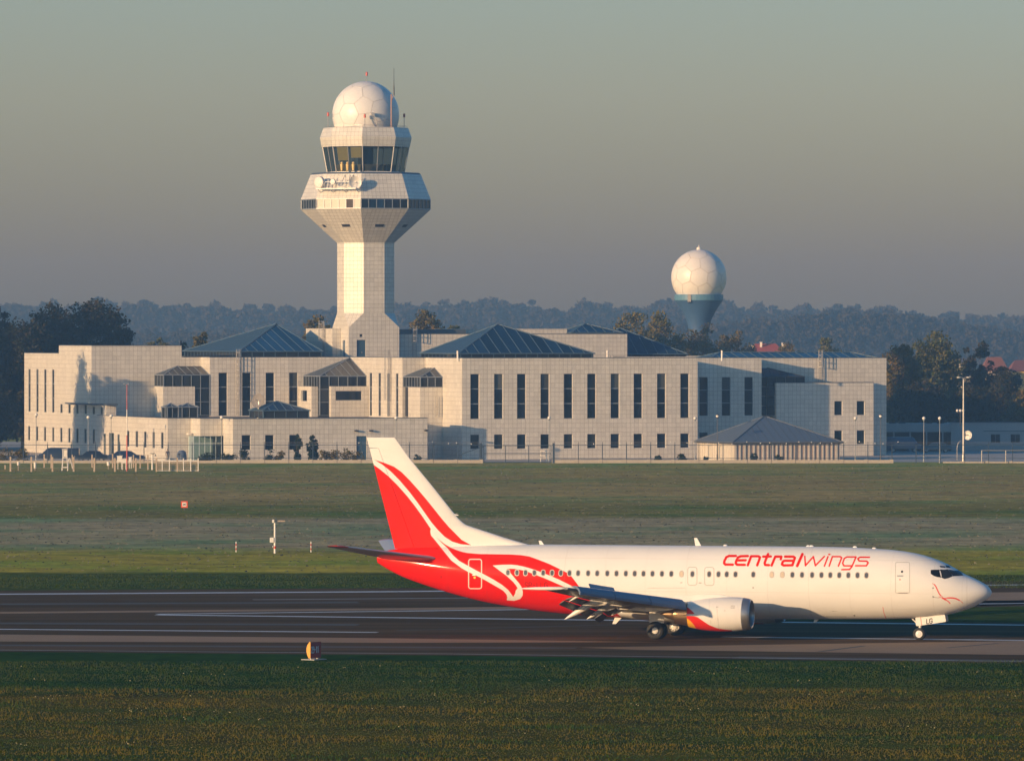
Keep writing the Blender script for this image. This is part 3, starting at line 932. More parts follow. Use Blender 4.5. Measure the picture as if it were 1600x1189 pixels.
hip(bld, [g4, g4 + eA * l4, g4 + eA * l4 + eB * 7, g4 + eB * 7], 16.95, 18.2, [g4 + eA * l4 * .42 + eB * 3.5, g4 + eA * l4 * .46 + eB * 3.5], w=1.3, rim=.15)
pc = hit(C0 + eB * 3.5, eA, 519.5)
wall(bld, hit(pc, eB, 478), pc, H0 - .5, 17.55); wall(bld, pc, pc + eA * 3.0, H0 - .5, 17.55)
mb = MB(); roof([pc, pc + eA * 4, pc + eA * 4 + eB * 11, pc + eB * 11], 17.5); mb.build("roof", M_ROOF, bld)

# caged ladders, roof vents, wall lamps
def ladder(parent, base, d_out, z0, z1, cage=True, w=.25, m=None):
    t = Vector((-d_out.y, d_out.x, 0))
    mb = MB()
    c = base + d_out * .25
    for s in (-1, 1):
        a = c + t * (w * s); mb.tube(Vector((a.x, a.y, z0)), Vector((a.x, a.y, z1 + 1.1)), .055, n=5)
    z = z0 + .25
    while z < z1:
        mb.tube(Vector((*(c - t * w).xy, z)), Vector((*(c + t * w).xy, z)), .03, n=4); z += .36
    if cage:
        z = z0 + 2.2
        arc = [c + t * (.36 * math.cos(k)) + d_out * (.12 + .6 * math.sin(k)) for k in np.linspace(0, math.pi, 7)]
        while z < z1 + 1.2:
            mb.path([Vector((q.x, q.y, z)) for q in arc], .04, 4); z += .8
        for q in arc[1:-1]:
            mb.tube(Vector((q.x, q.y, z0 + 2.2)), Vector((q.x, q.y, z1 + 1.15)), .028, n=4)
    return mb.build("ladder", m or M_STEEL, parent)
ladder(bld, hit(p4, eA, 371.5), -eB, HA, H0)
ladder(bld, hit(p3, eB, 611), -eA, HA, H0)
ladder(bld, hit(r2, eA, 1281), -eB, zb, H0 - .1)
ladder(bld, hit(u_l, eA, 647), -eB, H0, 16.75)
ladder(bld, hit(p1 - eB * (lb3 + .06), eA, 682), -eB, HA, 7.3, False)
ladder(bld, hit(hit(pc, eB, 508), eA, 508), -eA, H0, 17.5, True)
for px in (1128, 715, 949):
    b = on_b(px, .9); mb = MB(); mb.tube(Vector((*b.xy, H0 - .4)), Vector((*b.xy, H0 + .95)), .12, n=8); mb.tube(Vector((*b.xy, H0 + .95)), Vector((*b.xy, H0 + 1.0)), .17, n=8); mb.build("vent_pipe", M_WHITE, bld)
mb = MB(); b = on_b(965, .9); mb.obox(Vector((*b.xy, H0 + .15)), eA * .9, eB * .4, UP * .12); mb.build("roof_vent", M_CONC, bld)
for px in (556, 579, 665):
    b = hit(n1, eA, px); mb = MB()
    mb.tube(Vector((*b.xy, 3.95)), Vector((*(b - eB * .12).xy, 4.0)), .04, n=5)
    mb.obox(Vector((*(b - eB * .26).xy, 4.0)), eA * .24, eB * .16, UP * .10); mb.build("wall_lamp", M_DARKST, bld)
b = hit(n4, eA, 292); mb = MB()
mb.tube(Vector((*b.xy, 3.6)), Vector((*(b - eB * .5).xy, 3.6)), .04, n=5); mb.obox(Vector((*(b - eB * .8).xy, 3.58)), eA * .18, eB * .4, UP * .1); mb.build("wall_lamp", M_WHITE, bld)
# ------------------------------------------------------------------ control tower
TC = C0 + (eA + eB) * (TS / 2)
tower = thing("control_tower", "tall white tiled control tower with octagonal cab and white radome on top", "control tower", (TC.x, TC.y, 0))
TYc = TC.y
def tz(py): return zat(py, TYc)
def adir(deg):
    a = math.radians(deg); return Vector((math.sin(a), -math.cos(a), 0)), Vector((math.cos(a), math.sin(a), 0))
AF = [19.5 + 45 * k for k in range(8)]
def oct_v(R, z, k):
    n, _ = adir(19.5 - 22.5 + 45 * k); return Vector((TC.x + n.x * R, TC.y + n.y * R, z))
def octband(name, R0, z0, R1, z1, m, parent=tower):
    mb = MB()
    for k in range(8):
        a, b, c, d = oct_v(R0, z0, k), oct_v(R0, z0, k + 1), oct_v(R1, z1, k + 1), oct_v(R1, z1, k)
        w0, w1 = (b - a).length / 2, (c - d).length / 2
        s = ((c + d) / 2 - (a + b) / 2).length
        mb.face([a, b, c, d], 0, [(-w0, z0), (w0, z0), (w1, z0 + s), (-w1, z0 + s)])
    return mb.build(name, m, parent)
def octcap(name, R, z, m, parent=tower):
    mb = MB(); mb.face([oct_v(R, z, k) for k in range(8)]); return mb.build(name, m, parent)
Rsh = TS / 2 / math.cos(math.radians(22.5))
ZS, ZK = tz(511.5), tz(489.5)
# square base with its cut-corner shoulders
cs4 = [C0, C0 + eA * TS, C0 + (eA + eB) * TS, C0 + eB * TS]
tdoor = ops_px(cs4[0], cs4[1], [(557.5, 571.5, H0 - .4, 15.95), (562, 566.5, 16.35, 16.75)])
for i in range(4):
    p, q = cs4[i], cs4[(i + 1) % 4]
    ops = []
    if i == 0: ops = tdoor
    if i == 3: ops = [(4.6, 5.7, H0 - .4, 15.9)]
    wall(tower, p, q, H0 - 3, ZS, ops, m=M_TILE_T, name="base_wall")
    d = (q - p).normalized(); hw = TS / 2; sd = TS * .4142 / 2
    mb = MB()
    mb.face([(p.x, p.y, ZS), (q.x, q.y, ZS), (*((p + q) / 2 + d * sd).xy, ZK), (*((p + q) / 2 - d * sd).xy, ZK)], 0,
            [(0, ZS), (TS, ZS), (hw + sd, ZK), (hw - sd, ZK)])
    mb.build("shoulder", M_TILE_T, tower)
    pr = cs4[i - 1]; dp = (p - pr).normalized()
    A = (p + q) / 2 - d * sd; Bq = (p + pr) / 2 + dp * sd
    mb = MB(); mb.face([(p.x, p.y, ZS), (*A.xy, ZK), (*Bq.xy, ZK)], 0, [(0, ZS), (1.53, ZK + 1.2), (-1.53, ZK + 1.2)])
    mb.build("chamfer", M_TILE_T, tower)
door(tower, cs4[0], eA, tdoor[0][0], tdoor[0][1], H0 - .4, 15.95)
mb = MB(); c = cs4[0] + eA * ((tdoor[1][0] + tdoor[1][1]) / 2) + eB * .12; mb.obox(Vector((*c.xy, 16.55)), eA * .19, eB * .03, UP * .19); mb.build("vent", M_DARKST, tower)
mb = MB(); c = cs4[3] - eB * 5.15 + eA * .15; mb.obox(Vector((*c.xy, 14.5)), eB * .54, eA * .03, UP * 1.38); mb.build("door", M_BLUED, tower)
Z1, Z2, Z3, Z4 = tz(380), tz(328), tz(312), tz(273.5)
octband("shaft", Rsh, ZK, Rsh, Z1, M_TILE_T)
R2, R4 = 9.12, 7.76
octband("flare", Rsh, Z1, R2, Z2, M_TILE_T)
octcap("floor_slab", R2 - .1, Z2 + .02, M_ROOF)
# gallery band: frames and separate panes or panels
octband("gallery_backing", R2 - .30, Z2 + .05, R2 - .30, Z3 - .02, M_DARKST)
M_PANEL = mat("pale_gallery_panel", (0.60, 0.58, 0.50), 0.5)
for k in range(8):
    a, b = oct_v(R2, 0, k), oct_v(R2, 0, k + 1)
    d = (b - a); L = d.length; d = d / L; n_in = Vector((-d.y, d.x, 0))
    fr = MB()
    for zc in (Z2 + .06, Z3 - .06):
        m_ = (a + b) / 2 + n_in * .06; fr.obox(Vector((*m_.xy, zc)), d * (L / 2), n_in * .06, UP * .06)
    nb_ = 6
    for i in range(nb_ + 1):
        m_ = a + d * (L * i / nb_ * .998 + .005) + n_in * .07; fr.obox(Vector((*m_.xy, (Z2 + Z3) / 2)), d * .045, n_in * .055, UP * ((Z3 - Z2) / 2 - .12))
    fr.build("gallery_frame", M_WHITE if k == 7 else M_FRAME, tower)
    for i in range(nb_):
        m_ = a + d * (L * (i + .5) / nb_) + n_in * .12
        pale = (k == 7 and i not in (4,))
        g = MB(); g.obox(Vector((*m_.xy, (Z2 + Z3) / 2)), d * (L / nb_ / 2 - .05), n_in * .02, UP * ((Z3 - Z2) / 2 - .13))
        g.build("gallery_panel" if pale else "pane", M_PANEL if pale else M_SKYL if (k == 0 and i in (1, 2)) else M_GLASS, tower)
octband("sloped_roof", R2 + .03, Z3, R4, Z4, M_TILE_T)
octband("roof_kerb", R4, Z4, R4 - .25, Z4 + .25, M_METROOF)
octcap("terrace", R4 - .25, Z4 + .24, M_ROOF)
for k in range(8):      # small vents in the flare
    n, t = adir(AF[k]); f = (tz(353.5) - Z1) / (Z2 - Z1)
    apo = (Rsh + (R2 - Rsh) * f) * math.cos(math.radians(22.5))
    sl = Vector((n.x * (R2 - Rsh) * .924, n.y * (R2 - Rsh) * .924, Z2 - Z1)).normalized()
    c = Vector((TC.x + n.x * apo, TC.y + n.y * apo, tz(353.5)))
    nn = t.cross(sl)
    mb = MB(); mb.obox(c, t * .62, sl * .24, nn * .04); mb.build("vent", M_DARKST, tower)
# cab
ZC0, ZC1 = tz(269.8), tz(230.8)
RC0, RC1 = 5.40, 6.05
octband("cab_sill", RC0 + .1, Z4 + .2, RC0 + .06, ZC0 + .05, M_WHITE)
octcap("cab_floor", RC0, ZC0, M_DARKST)
octcap("cab_ceiling", RC1, ZC1 - .02, M_DARKST)
for k in range(8):
    a0, b0 = oct_v(RC0, ZC0, k), oct_v(RC0, ZC0, k + 1); a1, b1 = oct_v(RC1, ZC1, k), oct_v(RC1, ZC1, k + 1)
    fr = MB()
    fr.tube(a0, a1, .10, n=6)
    fr.build("cab_mullion", M_STEEL, tower)
    npan = 2
    for i in range(1, npan):
        fr = MB(); fr.tube(a0.lerp(b0, i / npan), a1.lerp(b1, i / npan), .06, n=5); fr.build("cab_mullion", M_STEEL, tower)
    for i in range(npan):
        g = MB(); f0, f1 = i / npan + .012, (i + 1) / npan - .012
        g.face([a0.lerp(b0, f0), a0.lerp(b0, f1), a1.lerp(b1, f1), a1.lerp(b1, f0)]); g.build("cab_pane", M_CAB, tower)
    if k == 7:     # blinds pulled down on the sunny side
        for i, fz in ((0, .45), (1, .55)):
            g = MB(); ins = .93
            def bl(f, z):
                lo_, hi_ = a0.lerp(b0, f), a1.lerp(b1, f); r = lo_.lerp(hi_, z); r = Vector((TC.x + (r.x - TC.x) * ins, TC.y + (r.y - TC.y) * ins, r.z)); return r
            f0, f1 = i / 2 + .05, (i + 1) / 2 - .05
            g.face([bl(f0, fz), bl(f1, fz), bl(f1, .99), bl(f0, .99)]); g.build("blind", M_YBLIND, tower)
mb = MB()
for k in range(8):   # consoles round the cab floor
    n, t = adir(AF[k]); c = TC + n * 3.6
    mb.obox(Vector((*c.xy, ZC0 + .55)), t * 1.3, n * .4, UP * .5)
mb.build("console", mat("console_cream", (0.45, 0.36, 0.2), 0.6), tower)
mb = MB(); mb.tube(Vector((*TC.xy, ZC0)), Vector((*TC.xy, ZC1)), 1.1, n=12); mb.build("cab_core", M_DARKST, tower)
ZF0, ZF1, ZF2 = tz(230.5), tz(215.8), tz(200.5)
octband("fascia_soffit", RC1 - .3, ZF0 - .01, 6.2, ZF0, M_ROOF)
octband("fascia", 6.2, ZF0, 6.46, ZF1, M_TILE_T)
octband("parapet", 6.46, ZF1, 5.96, ZF2, M_TILE_T)
octcap("cab_roof", 5.9, ZF2 - .25, M_ROOF)
rl = MB()     # handrail on the cab roof
for k in range(8):
    a, b = oct_v(5.8, ZF2, k), oct_v(5.8, ZF2, k + 1)
    rl.tube(a + UP * .25, b + UP * .25, .025, n=4)
    for i in range(3): rl.tube(a.lerp(b, i / 3) - UP * .25, a.lerp(b, i / 3) + UP * .25, .02, n=4)
rl.build("handrail", M_STEEL, tower)

# geodesic radome: one mesh per panel over a darker seam shell
def radome(parent, c, r, zcut, seed, gap=.02):
    bm = bmesh.new(); bmesh.ops.create_icosphere(bm, subdivisions=2, radius=1.0)
    rot = Quaternion((random.Random(seed).random(), random.Random(seed + 1).random(), .3, .5)).normalized()
    core = MB(); core.sphere(c, r - .035, 40, 28); core.build("seam_shell", M_SEAM, parent, smooth=True)
    cents = {}
    for f in bm.faces: cents[f] = f.calc_center_median().normalized()
    for v in bm.verts:
        fs = []
        # order faces around the vertex
        vn = v.co.normalized(); ax = vn.orthogonal().normalized(); ay = vn.cross(ax)
        fs = sorted(v.link_faces, key=lambda f: math.atan2((cents[f] - vn).dot(ay), (cents[f] - vn).dot(ax)))
        ring = [cents[f] for f in fs]
        cn = sum(ring, Vector()).normalized()
        if (rot @ cn).z * r + c.z < zcut - r * .25: continue
        g = MB()
        edge = []
        for i, a in enumerate(ring):
            b = ring[(i + 1) % len(ring)]
            for s in range(4): edge.append(a.lerp(b, s / 4))
        k = gap / r
        edge = [e.lerp(cn, k * 1.6) for e in edge]
        rings = [[cn.lerp(e, q) for e in edge] for q in (1.0, .66, .33)]
        pts = [[c + (rot @ p.normalized()) * r for p in rg] for rg in rings]
        n_ = len(edge)
        skirt = [c + (rot @ e.normalized()) * (r - .05) for e in edge]
        for i in range(n_):
            j = (i + 1) % n_
            g.face([skirt[i], skirt[j], pts[0][j], pts[0][i]])
            g.face([pts[0][i], pts[0][j], pts[1][j], pts[1][i]]); g.face([pts[1][i], pts[1][j], pts[2][j], pts[2][i]])
            g.face([pts[2][i], pts[2][j], c + (rot @ cn) * r])
        o = g.build("radome_panel", M_RADOME, parent, merge=True)
        o.data.polygons.foreach_set('use_smooth', [True] * len(o.data.polygons))
        try: o.data.set_sharp_from_angle(angle=math.radians(35))
        except Exception: pass
    bm.free()
RZ = tz(179.8)
radome(tower, Vector((TC.x, TC.y, RZ)), 4.70, ZF2 - .3, 5, .055)
# lamps, mast and small fittings
def tpx(px, off=0): return Vector(((px - 800) * (TYc + off) / F, TYc + off, 0))
def obst(px, off, z0, py_top):
    b = tpx(px, off); z1 = zat(py_top, TYc + off)
    mb = MB(); mb.tube(Vector((*b.xy, z0)), Vector((*b.xy, z1 - .55)), .045, n=5, m=0); mb.tube(Vector((*b.xy, z1 - .5)), Vector((*b.xy, z1 - .08)), .15, .15, 8, 1); mb.sphere((b.x, b.y, z1 - .08), .15, 8, 5, 1)
    mb.build("obstruction_light", [M_STEEL, M_REDP], tower)
obst(512.5, -1.5, ZF2 - .25, 176.5); obst(570, -5.4, ZF2 - .25, 179); obst(631.5, 2.2, ZF2 - .25, 178.5); obst(573, 0, RZ + 4.6, 113.5)
b = tpx(611.5, -4.2); b2 = tpx(615.5, -4.2)
mb = MB(); mb.tube(Vector((*b.xy, ZF2 - .3)), Vector((*b.xy, zat(148, TYc - 4))), .10, .09, 8)
mb.tube(Vector((*b2.xy, zat(150, TYc - 4))), Vector((*b2.xy, zat(135, TYc - 4))), .10, .09, 8, 1); mb.tube(Vector((*b2.xy, zat(135, TYc - 4))), Vector((*b2.xy, zat(107, TYc - 4))), .055, .03, 6, 1)
mb.tube(Vector((*b.xy, zat(160, TYc - 4))), Vector((*b2.xy, zat(147, TYc - 4))), .06, n=5); mb.build("antenna_mast", [mat("faded_red_mast", (0.42, 0.26, 0.22), 0.6), M_DARKST], tower)
b = tpx(583, -5.0); mb = MB(); mb.path([Vector((b.x + .6, b.y, ZF2 - .2)), Vector((b.x + .2, b.y, ZF2 + .7)), Vector((b.x, b.y, ZF2 + 1.5))], .05, 5)
mb.obox(Vector((b.x - .02, b.y, ZF2 + 1.75)), (.2, 0, 0), (0, .15, 0), (0, 0, .25)); mb.build("roof_camera", M_STEEL, tower)
# aerial platform on the sunny slope, dishes are things of their own
n7, t7 = adir(-25.5)
pz = tz(297)
def plp(s, off, z):
    ap = 8.43 + (7.17 - 8.43) * (z - Z3) / (Z4 - Z3)
    return Vector((TC.x + n7.x * (ap + off) + t7.x * s, TC.y + n7.y * (ap + off) + t7.y * s, z))
pf = MB()
for off in (.75, 1.35):
    pf.obox((plp(-2.9, off, pz) + plp(3.0, off, pz)) / 2, t7 * 3.1, n7 * .08, UP * .09)
    pf.obox((plp(-2.9, off, pz + .95) + plp(3.0, off, pz + .95)) / 2, t7 * 3.0, n7 * .035, UP * .035)
for i in range(12):
    s = -2.9 + 5.9 * i / 11
    pf.tube(plp(s, 1.35, pz), plp(s, 1.35, pz + .95), .025, n=4)
    pf.obox((plp(s, .75, pz) + plp(s, 1.35, pz)) / 2 + UP * .03, t7 * .05, n7 * .32, UP * .05)
for s in (-2.9, -1, 1, 3.0):
    pf.tube(plp(s, 1.3, pz), plp(s, -.05, pz - .55), .06, n=5); pf.tube(plp(s, .75, pz), plp(s, -.03, pz + .2), .06, n=5); pf.tube(plp(s, .75, pz), plp(s, .75, pz + 1.6), .055, n=5)
for s, h in ((-1.8, 1.3), (-1.3, 1.3), (.3, 1.4), (.8, 1.4), (1.6, 1.5), (2.2, 1.5)):   # short ladder-like aerial stacks
    for j in range(6): pf.tube(plp(s, .95, pz + .15 + j * .2), plp(s + .4, .95, pz + .15 + j * .2), .03, n=4)
    pf.tube(plp(s + .2, .95, pz), plp(s + .2, .95, pz + h), .035, n=4)
pf.build("aerial_platform", M_WHITE, tower)
def drum(label, s, off, z, r, depth, ang, parabolic=False, gname="dishes on the tower"):
    n, t = adir(ang); c = plp(s, off, z)
    th = thing("microwave_dish", label, "dish antenna", c, gname)
    mb = MB()
    if parabolic:
        prof = [(-.35 * r, .001), (-.33 * r, r * .3), (-.2 * r, r * .7), (0, r), (.02, r), (-.16 * r, r * .7), (-.29 * r, r * .3), (-.31 * r, .001)]
        mb.lathe(c, n, prof, 28)
        mb.build("reflector", M_WHITE, th, smooth=True)
        fb_ = MB(); fb_.tube(c - n * .3 * r, c + n * .45 * r, .04, n=5); fb_.build("feed_horn", M_STEEL, th)
    else:
        mb.lathe(c, n, [(-depth, .001), (-depth, r * .55), (-depth * .8, r * .97), (-.02, r), (0, r)], 28); mb.build("drum", M_WHITE, th, smooth=True)
        fb_ = MB(); fb_.lathe(c + n * .005, n, [(0, r * .98), (.06, r * .9), (.10, r * .5), (.11, .001)], 28); fb_.build("radome_cover", M_WHITE, th, smooth=True)
    br = MB(); br.tube(c - n * (depth if not parabolic else .33 * r), plp(s, off - .75, z - .1), .07, n=6); br.build("bracket", M_STEEL, th)
    return th
drum("large flat white drum dish at the left end of the tower platform", -2.75, 1.5, tz(287), .82, .55, -38)
drum("smallest round white dish in the middle of the tower platform", -.55, 1.5, tz(286.5), .42, .3, -28)
drum("hollow pale parabolic dish at the right end of the tower platform", 3.0, 1.5, tz(288), .86, .4, 6, True)
sp = MB()
for dx, dy in ((.4, .5), (1.0, 1.6), (1.7, 2.0), (2.0, 1.3)):
    sp.tube(plp(dx, -.35, Z4 + .3), plp(dy, .75, pz + .95), .04, n=5)
sp.build("strut", M_STEEL, tower)
lp = MB()
for s in (-.9, 0, .9):
    c = plp(s + .4, -.6, Z4 + .45); lp.tube(c, c + UP * .9, .16, .26, 8); lp.sphere(c + UP * 1.05, .2, 8, 6)
lp.build("light_gun", mat("brass_fitting", (0.62, 0.46, 0.18), 0.4, 0.2), tower)

# ------------------------------------------------------------------ second radome tower
RY = 1330.0
rc = P(1092, 433.5, RY); rr = 43.3 * RY / F
rt = thing("radome_tower", "distant white panelled radome ball on a tapering blue tower above the trees", "radar tower", (rc.x, rc.y, 0))
radome(rt, rc, rr, zat(461, RY), 21, .09)
def rz_(py): return zat(py, RY)
k_ = RY / F
mb = MB(); mb.lathe((rc.x, rc.y, 0), (0, 0, 1), [(0, 15 * k_), (rz_(520), 15 * k_), (rz_(500), 19.5 * k_), (rz_(486), 26.5 * k_), (rz_(470), 37.3 * k_)], 40); mb.build("tapered_shaft", M_BLUET, rt, smooth=True)
mb = MB(); mb.lathe((rc.x, rc.y, 0), (0, 0, 1), [(rz_(470), 37.2 * k_), (rz_(469), 38.2 * k_), (rz_(460.5), 38.2 * k_), (rz_(460), 30 * k_)], 40); mb.build("collar", mat("pale_blue_collar", (0.10, 0.24, 0.36), 0.5), rt)
mb = MB(); mb.tube(Vector((*rc.xy, rc.z + rr - .1)), Vector((*rc.xy, rc.z + rr + .45)), .5, .42, 12); mb.tube(Vector((*rc.xy, rc.z + rr + .45)), Vector((*rc.xy, rc.z + rr + .9)), .08, n=6); mb.build("cap_light", M_WHITE, rt)
bx = P(1076, 466, RY); mb = MB(); mb.obox(Vector((bx.x, rc.y - 37 * k_ * .95, bx.z)), (.32, 0, 0), (0, .25, 0), (0, 0, .75)); mb.build("equipment_box", M_CONC, rt)
mb = MB(); mb.sphere(Vector((bx.x, rc.y - 35 * k_, rz_(471.5))), .3, 8, 6); mb.build("flood_lamp", M_DARKST, rt)

# ------------------------------------------------------------------ vegetation
def leaf_mat(name, ca, cb, cc=None, trans=0.25):
    m, nt, b = nodes_of(name)
    geo = N(nt, "ShaderNodeNewGeometry")
    cr = N(nt, "ShaderNodeValToRGB"); nt.links.new(geo.outputs['Random Per Island'], cr.inputs[0])
    e = cr.color_ramp.elements
    e[0].color = (*ca, 1); e[1].color = (*cb, 1)
    if cc: q = e.new(.9); q.color = (*cc, 1); e[1].position = .82; e[-1].position = 1.0
    b.inputs['Roughness'].default_value = .8; b.inputs['Specular IOR Level'].default_value = 0.0
    nt.links.new(cr.outputs[0], b.inputs['Base Color'])
    tr = N(nt, "ShaderNodeBsdfTranslucent"); nt.links.new(cr.outputs[0], tr.inputs[0])
    ms = N(nt, "ShaderNodeMixShader"); ms.inputs[0].default_value = trans
    nt.links.new(b.outputs[0], ms.inputs[1]); nt.links.new(tr.outputs[0], ms.inputs[2]); nt.links.new(ms.outputs[0], nt.nodes["Material Output"].inputs[0])
    return m
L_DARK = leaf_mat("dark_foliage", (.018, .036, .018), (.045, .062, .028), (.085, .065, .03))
L_OLIVE = leaf_mat("olive_foliage", (.10, .115, .028), (.20, .185, .045), (.23, .17, .045))
L_AUT = leaf_mat("autumn_foliage", (.10, .105, .026), (.17, .155, .038), (.21, .14, .038))
L_MID = leaf_mat("green_foliage", (.078, .108, .028), (.155, .165, .042), (.18, .15, .04))
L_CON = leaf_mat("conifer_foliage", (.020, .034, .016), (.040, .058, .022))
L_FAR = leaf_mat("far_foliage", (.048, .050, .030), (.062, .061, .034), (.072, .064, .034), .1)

def leaves(centers, radii, per, size, r):
    """leaf quads scattered on and in clumps; returns verts, faces"""
    n = len(centers) * per
    c = np.repeat(centers, per, axis=0); rad = np.repeat(radii, per, axis=0)
    d = r.normal(size=(n, 3)); d /= np.linalg.norm(d, axis=1)[:, None] + 1e-9
    q = r.random((n, 1)) ** .45
    p = c + d * q * rad
    a = r.normal(size=(n, 3)); a /= np.linalg.norm(a, axis=1)[:, None]
    b = np.cross(a, r.normal(size=(n, 3))); b /= np.linalg.norm(b, axis=1)[:, None] + 1e-9
    s = size * (.6 + .8 * r.random((n, 1)))
    v = np.stack([p - a * s * .5, p + b * s * .32, p + a * s * .5, p - b * s * .32], axis=1).reshape(-1, 3)
    f = np.arange(4 * n).reshape(n, 4)
    return v, f

def crown_pts(cx, cy, z0, z1, w, r, n, shape='round', dw=None):
    dw = dw or w
    h = z1 - z0
    out, rad = [], []
    while len(out) < n:
        x, y, z = r.uniform(-1, 1, 3)
        t = (z + 1) / 2
        if shape == 'round':
            prof = math.sqrt(max(0, 1 - (abs(t - .48) / .53) ** 2.2))
        elif shape == 'cone':
            prof = (1 - t) ** .8
        else:
            prof = min(1, 1.6 * math.sqrt(max(0, 1 - t)))
        rr2 = math.hypot(x, y)
        lim = prof * (.78 + .22 * math.sin(3 * math.atan2(y, x) + 9 * t + cx))
        if rr2 > lim: continue
        out.append((cx + x * w / 2, cy + y * dw / 2, z0 + t * h))
        rad.append(r.uniform(.6, 1.2) * (w / 3.4 if w < 3 else w / 7.5 if shape != 'cone' else w / 7))
    rad = np.array(rad)[:, None] * np.array([[1, 1, .75]])
    return np.array(out), rad

def tree(name, label, cx, cy, z1, w, m, z0=None, nclump=90, per=42, size=.5, shape='round', seed=0, group=None, cat="tree", trunk=True, base=0.0):
    r = np.random.default_rng(seed)
    z0 = z0 if z0 is not None else base + (z1 - base) * .16
    th = thing(name, label, cat, (cx, cy, base), group)
    c, rad = crown_pts(cx, cy, z0, z1, w, r, nclump, shape)
    v, f = leaves(c, rad, per, size, r)
    v -= np.array([[cx, cy, base]])
    npmesh("crown", v, f, m, th)
    if trunk:
        mb = MB(); h = z1 - base
        tr = max(.12, h * .018)
        top = Vector((cx + r.uniform(-.3, .3), cy, base + h * (.9 if shape == 'cone' else .55)))
        mb.tube((cx, cy, base), top, tr, tr * .4, 8)
        for i in r.choice(len(c), size=min(9, len(c)), replace=False):
            q = Vector(c[i]); t = r.uniform(.35, .95)
            mb.tube(Vector((cx, cy, base)).lerp(top, t), q, tr * .35, tr * .1, 5)
        mb.build("trunk", M_BARK, th)
    return th

def tree_px(name, label, px, py_top, Y, wpx, m, **kw):
    X = (px - 800) * Y / F
    return tree(name, label, X, Y, zat(py_top, Y), wpx * Y / F, m, **kw)

TL = "trees behind the left end of the building"
def big(label, px, py, Y, w, m, seed, g, n=150, per=48, size=.55, **kw):
    return tree_px("broadleaf_tree", label, px, py, Y, w, m, nclump=int(n * 2.1), per=int(per * 1.25), size=size * .82, seed=seed, group=g, z0=.8, **kw)
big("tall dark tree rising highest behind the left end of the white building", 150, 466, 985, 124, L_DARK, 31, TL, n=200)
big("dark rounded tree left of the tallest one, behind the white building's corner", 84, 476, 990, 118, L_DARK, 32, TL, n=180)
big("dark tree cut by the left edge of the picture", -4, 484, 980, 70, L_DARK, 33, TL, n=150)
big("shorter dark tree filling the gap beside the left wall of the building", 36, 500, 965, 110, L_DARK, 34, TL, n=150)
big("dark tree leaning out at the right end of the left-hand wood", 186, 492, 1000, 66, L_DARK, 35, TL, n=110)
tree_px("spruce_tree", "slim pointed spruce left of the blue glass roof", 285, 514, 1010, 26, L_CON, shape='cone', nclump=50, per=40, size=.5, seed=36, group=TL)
big("small olive tree touching the left slope of the first blue glass roof", 314, 510, 1015, 42, L_OLIVE, 37, TL, n=70)
big("hazy low tree between the left-hand wood and the spruce", 248, 524, 1150, 60, L_MID, 38, TL, n=80)
TM = "trees rising behind the middle of the building"
big("brown-green tree just left of the tower foot", 497, 496, 1050, 78, L_AUT, 40, TM, n=100)
big("broad brown-green tree right of the tower shaft", 664, 487, 1060, 72, L_AUT, 41, TM, n=110)
big("low dark bush-like tree right of the tower beside the broad one", 708, 502, 1080, 40, L_MID, 42, TM, n=60)
big("sunlit olive tree in front of the tree line left of the radome tower", 985, 486, 1150, 92, L_OLIVE, 43, TM, n=130)
big("olive tree with two heads close left of the radome tower foot", 1032, 492, 1160, 84, L_OLIVE, 44, TM, n=110)
big("low brownish tree in front of the blue radome tower shaft", 1094, 512, 1170, 104, L_AUT, 45, TM, n=110)
big("low brownish tree right of the radome tower, before the red roof", 1144, 517, 1180, 84, L_AUT, 46, TM, n=80)
TR = "trees beyond the right end of the building"
big("brownish tree growing against the right end wall of the building", 1408, 541, 1019, 74, L_AUT, 51, TR, n=150, per=54)
big("tallest dark leafy tree beyond the right end of the building", 1460, 522, 1034, 92, L_MID, 52, TR, n=190, per=52)
big("open twiggy tree behind the tall lamp mast", 1528, 534, 1044, 62, L_DARK, 53, TR, n=70, per=36)
big("dark tree low in the right-hand wood in front of the houses", 1562, 578, 1019, 92, L_DARK, 54, TR, n=140)
big("brown-tinged round tree at the right edge of the picture", 1610, 612, 999, 92, L_AUT, 55, TR, n=120)
big("dark low tree behind the pale flat-roofed building", 1440, 600, 999, 92, L_DARK, 56, TR, n=120)
big("dark bushy tree right of the lamp mast, above the flat-roofed building", 1520, 606, 994, 84, L_DARK, 57, TR, n=120)
big("hazy dark tree above the low ridge skylight at the right", 1292, 528, 1330, 54, L_MID, 58, TR, n=80)
big("hazy brown tree left of the low ridge skylight's far end", 1232, 533, 1340, 56, L_AUT, 59, TR, n=80)
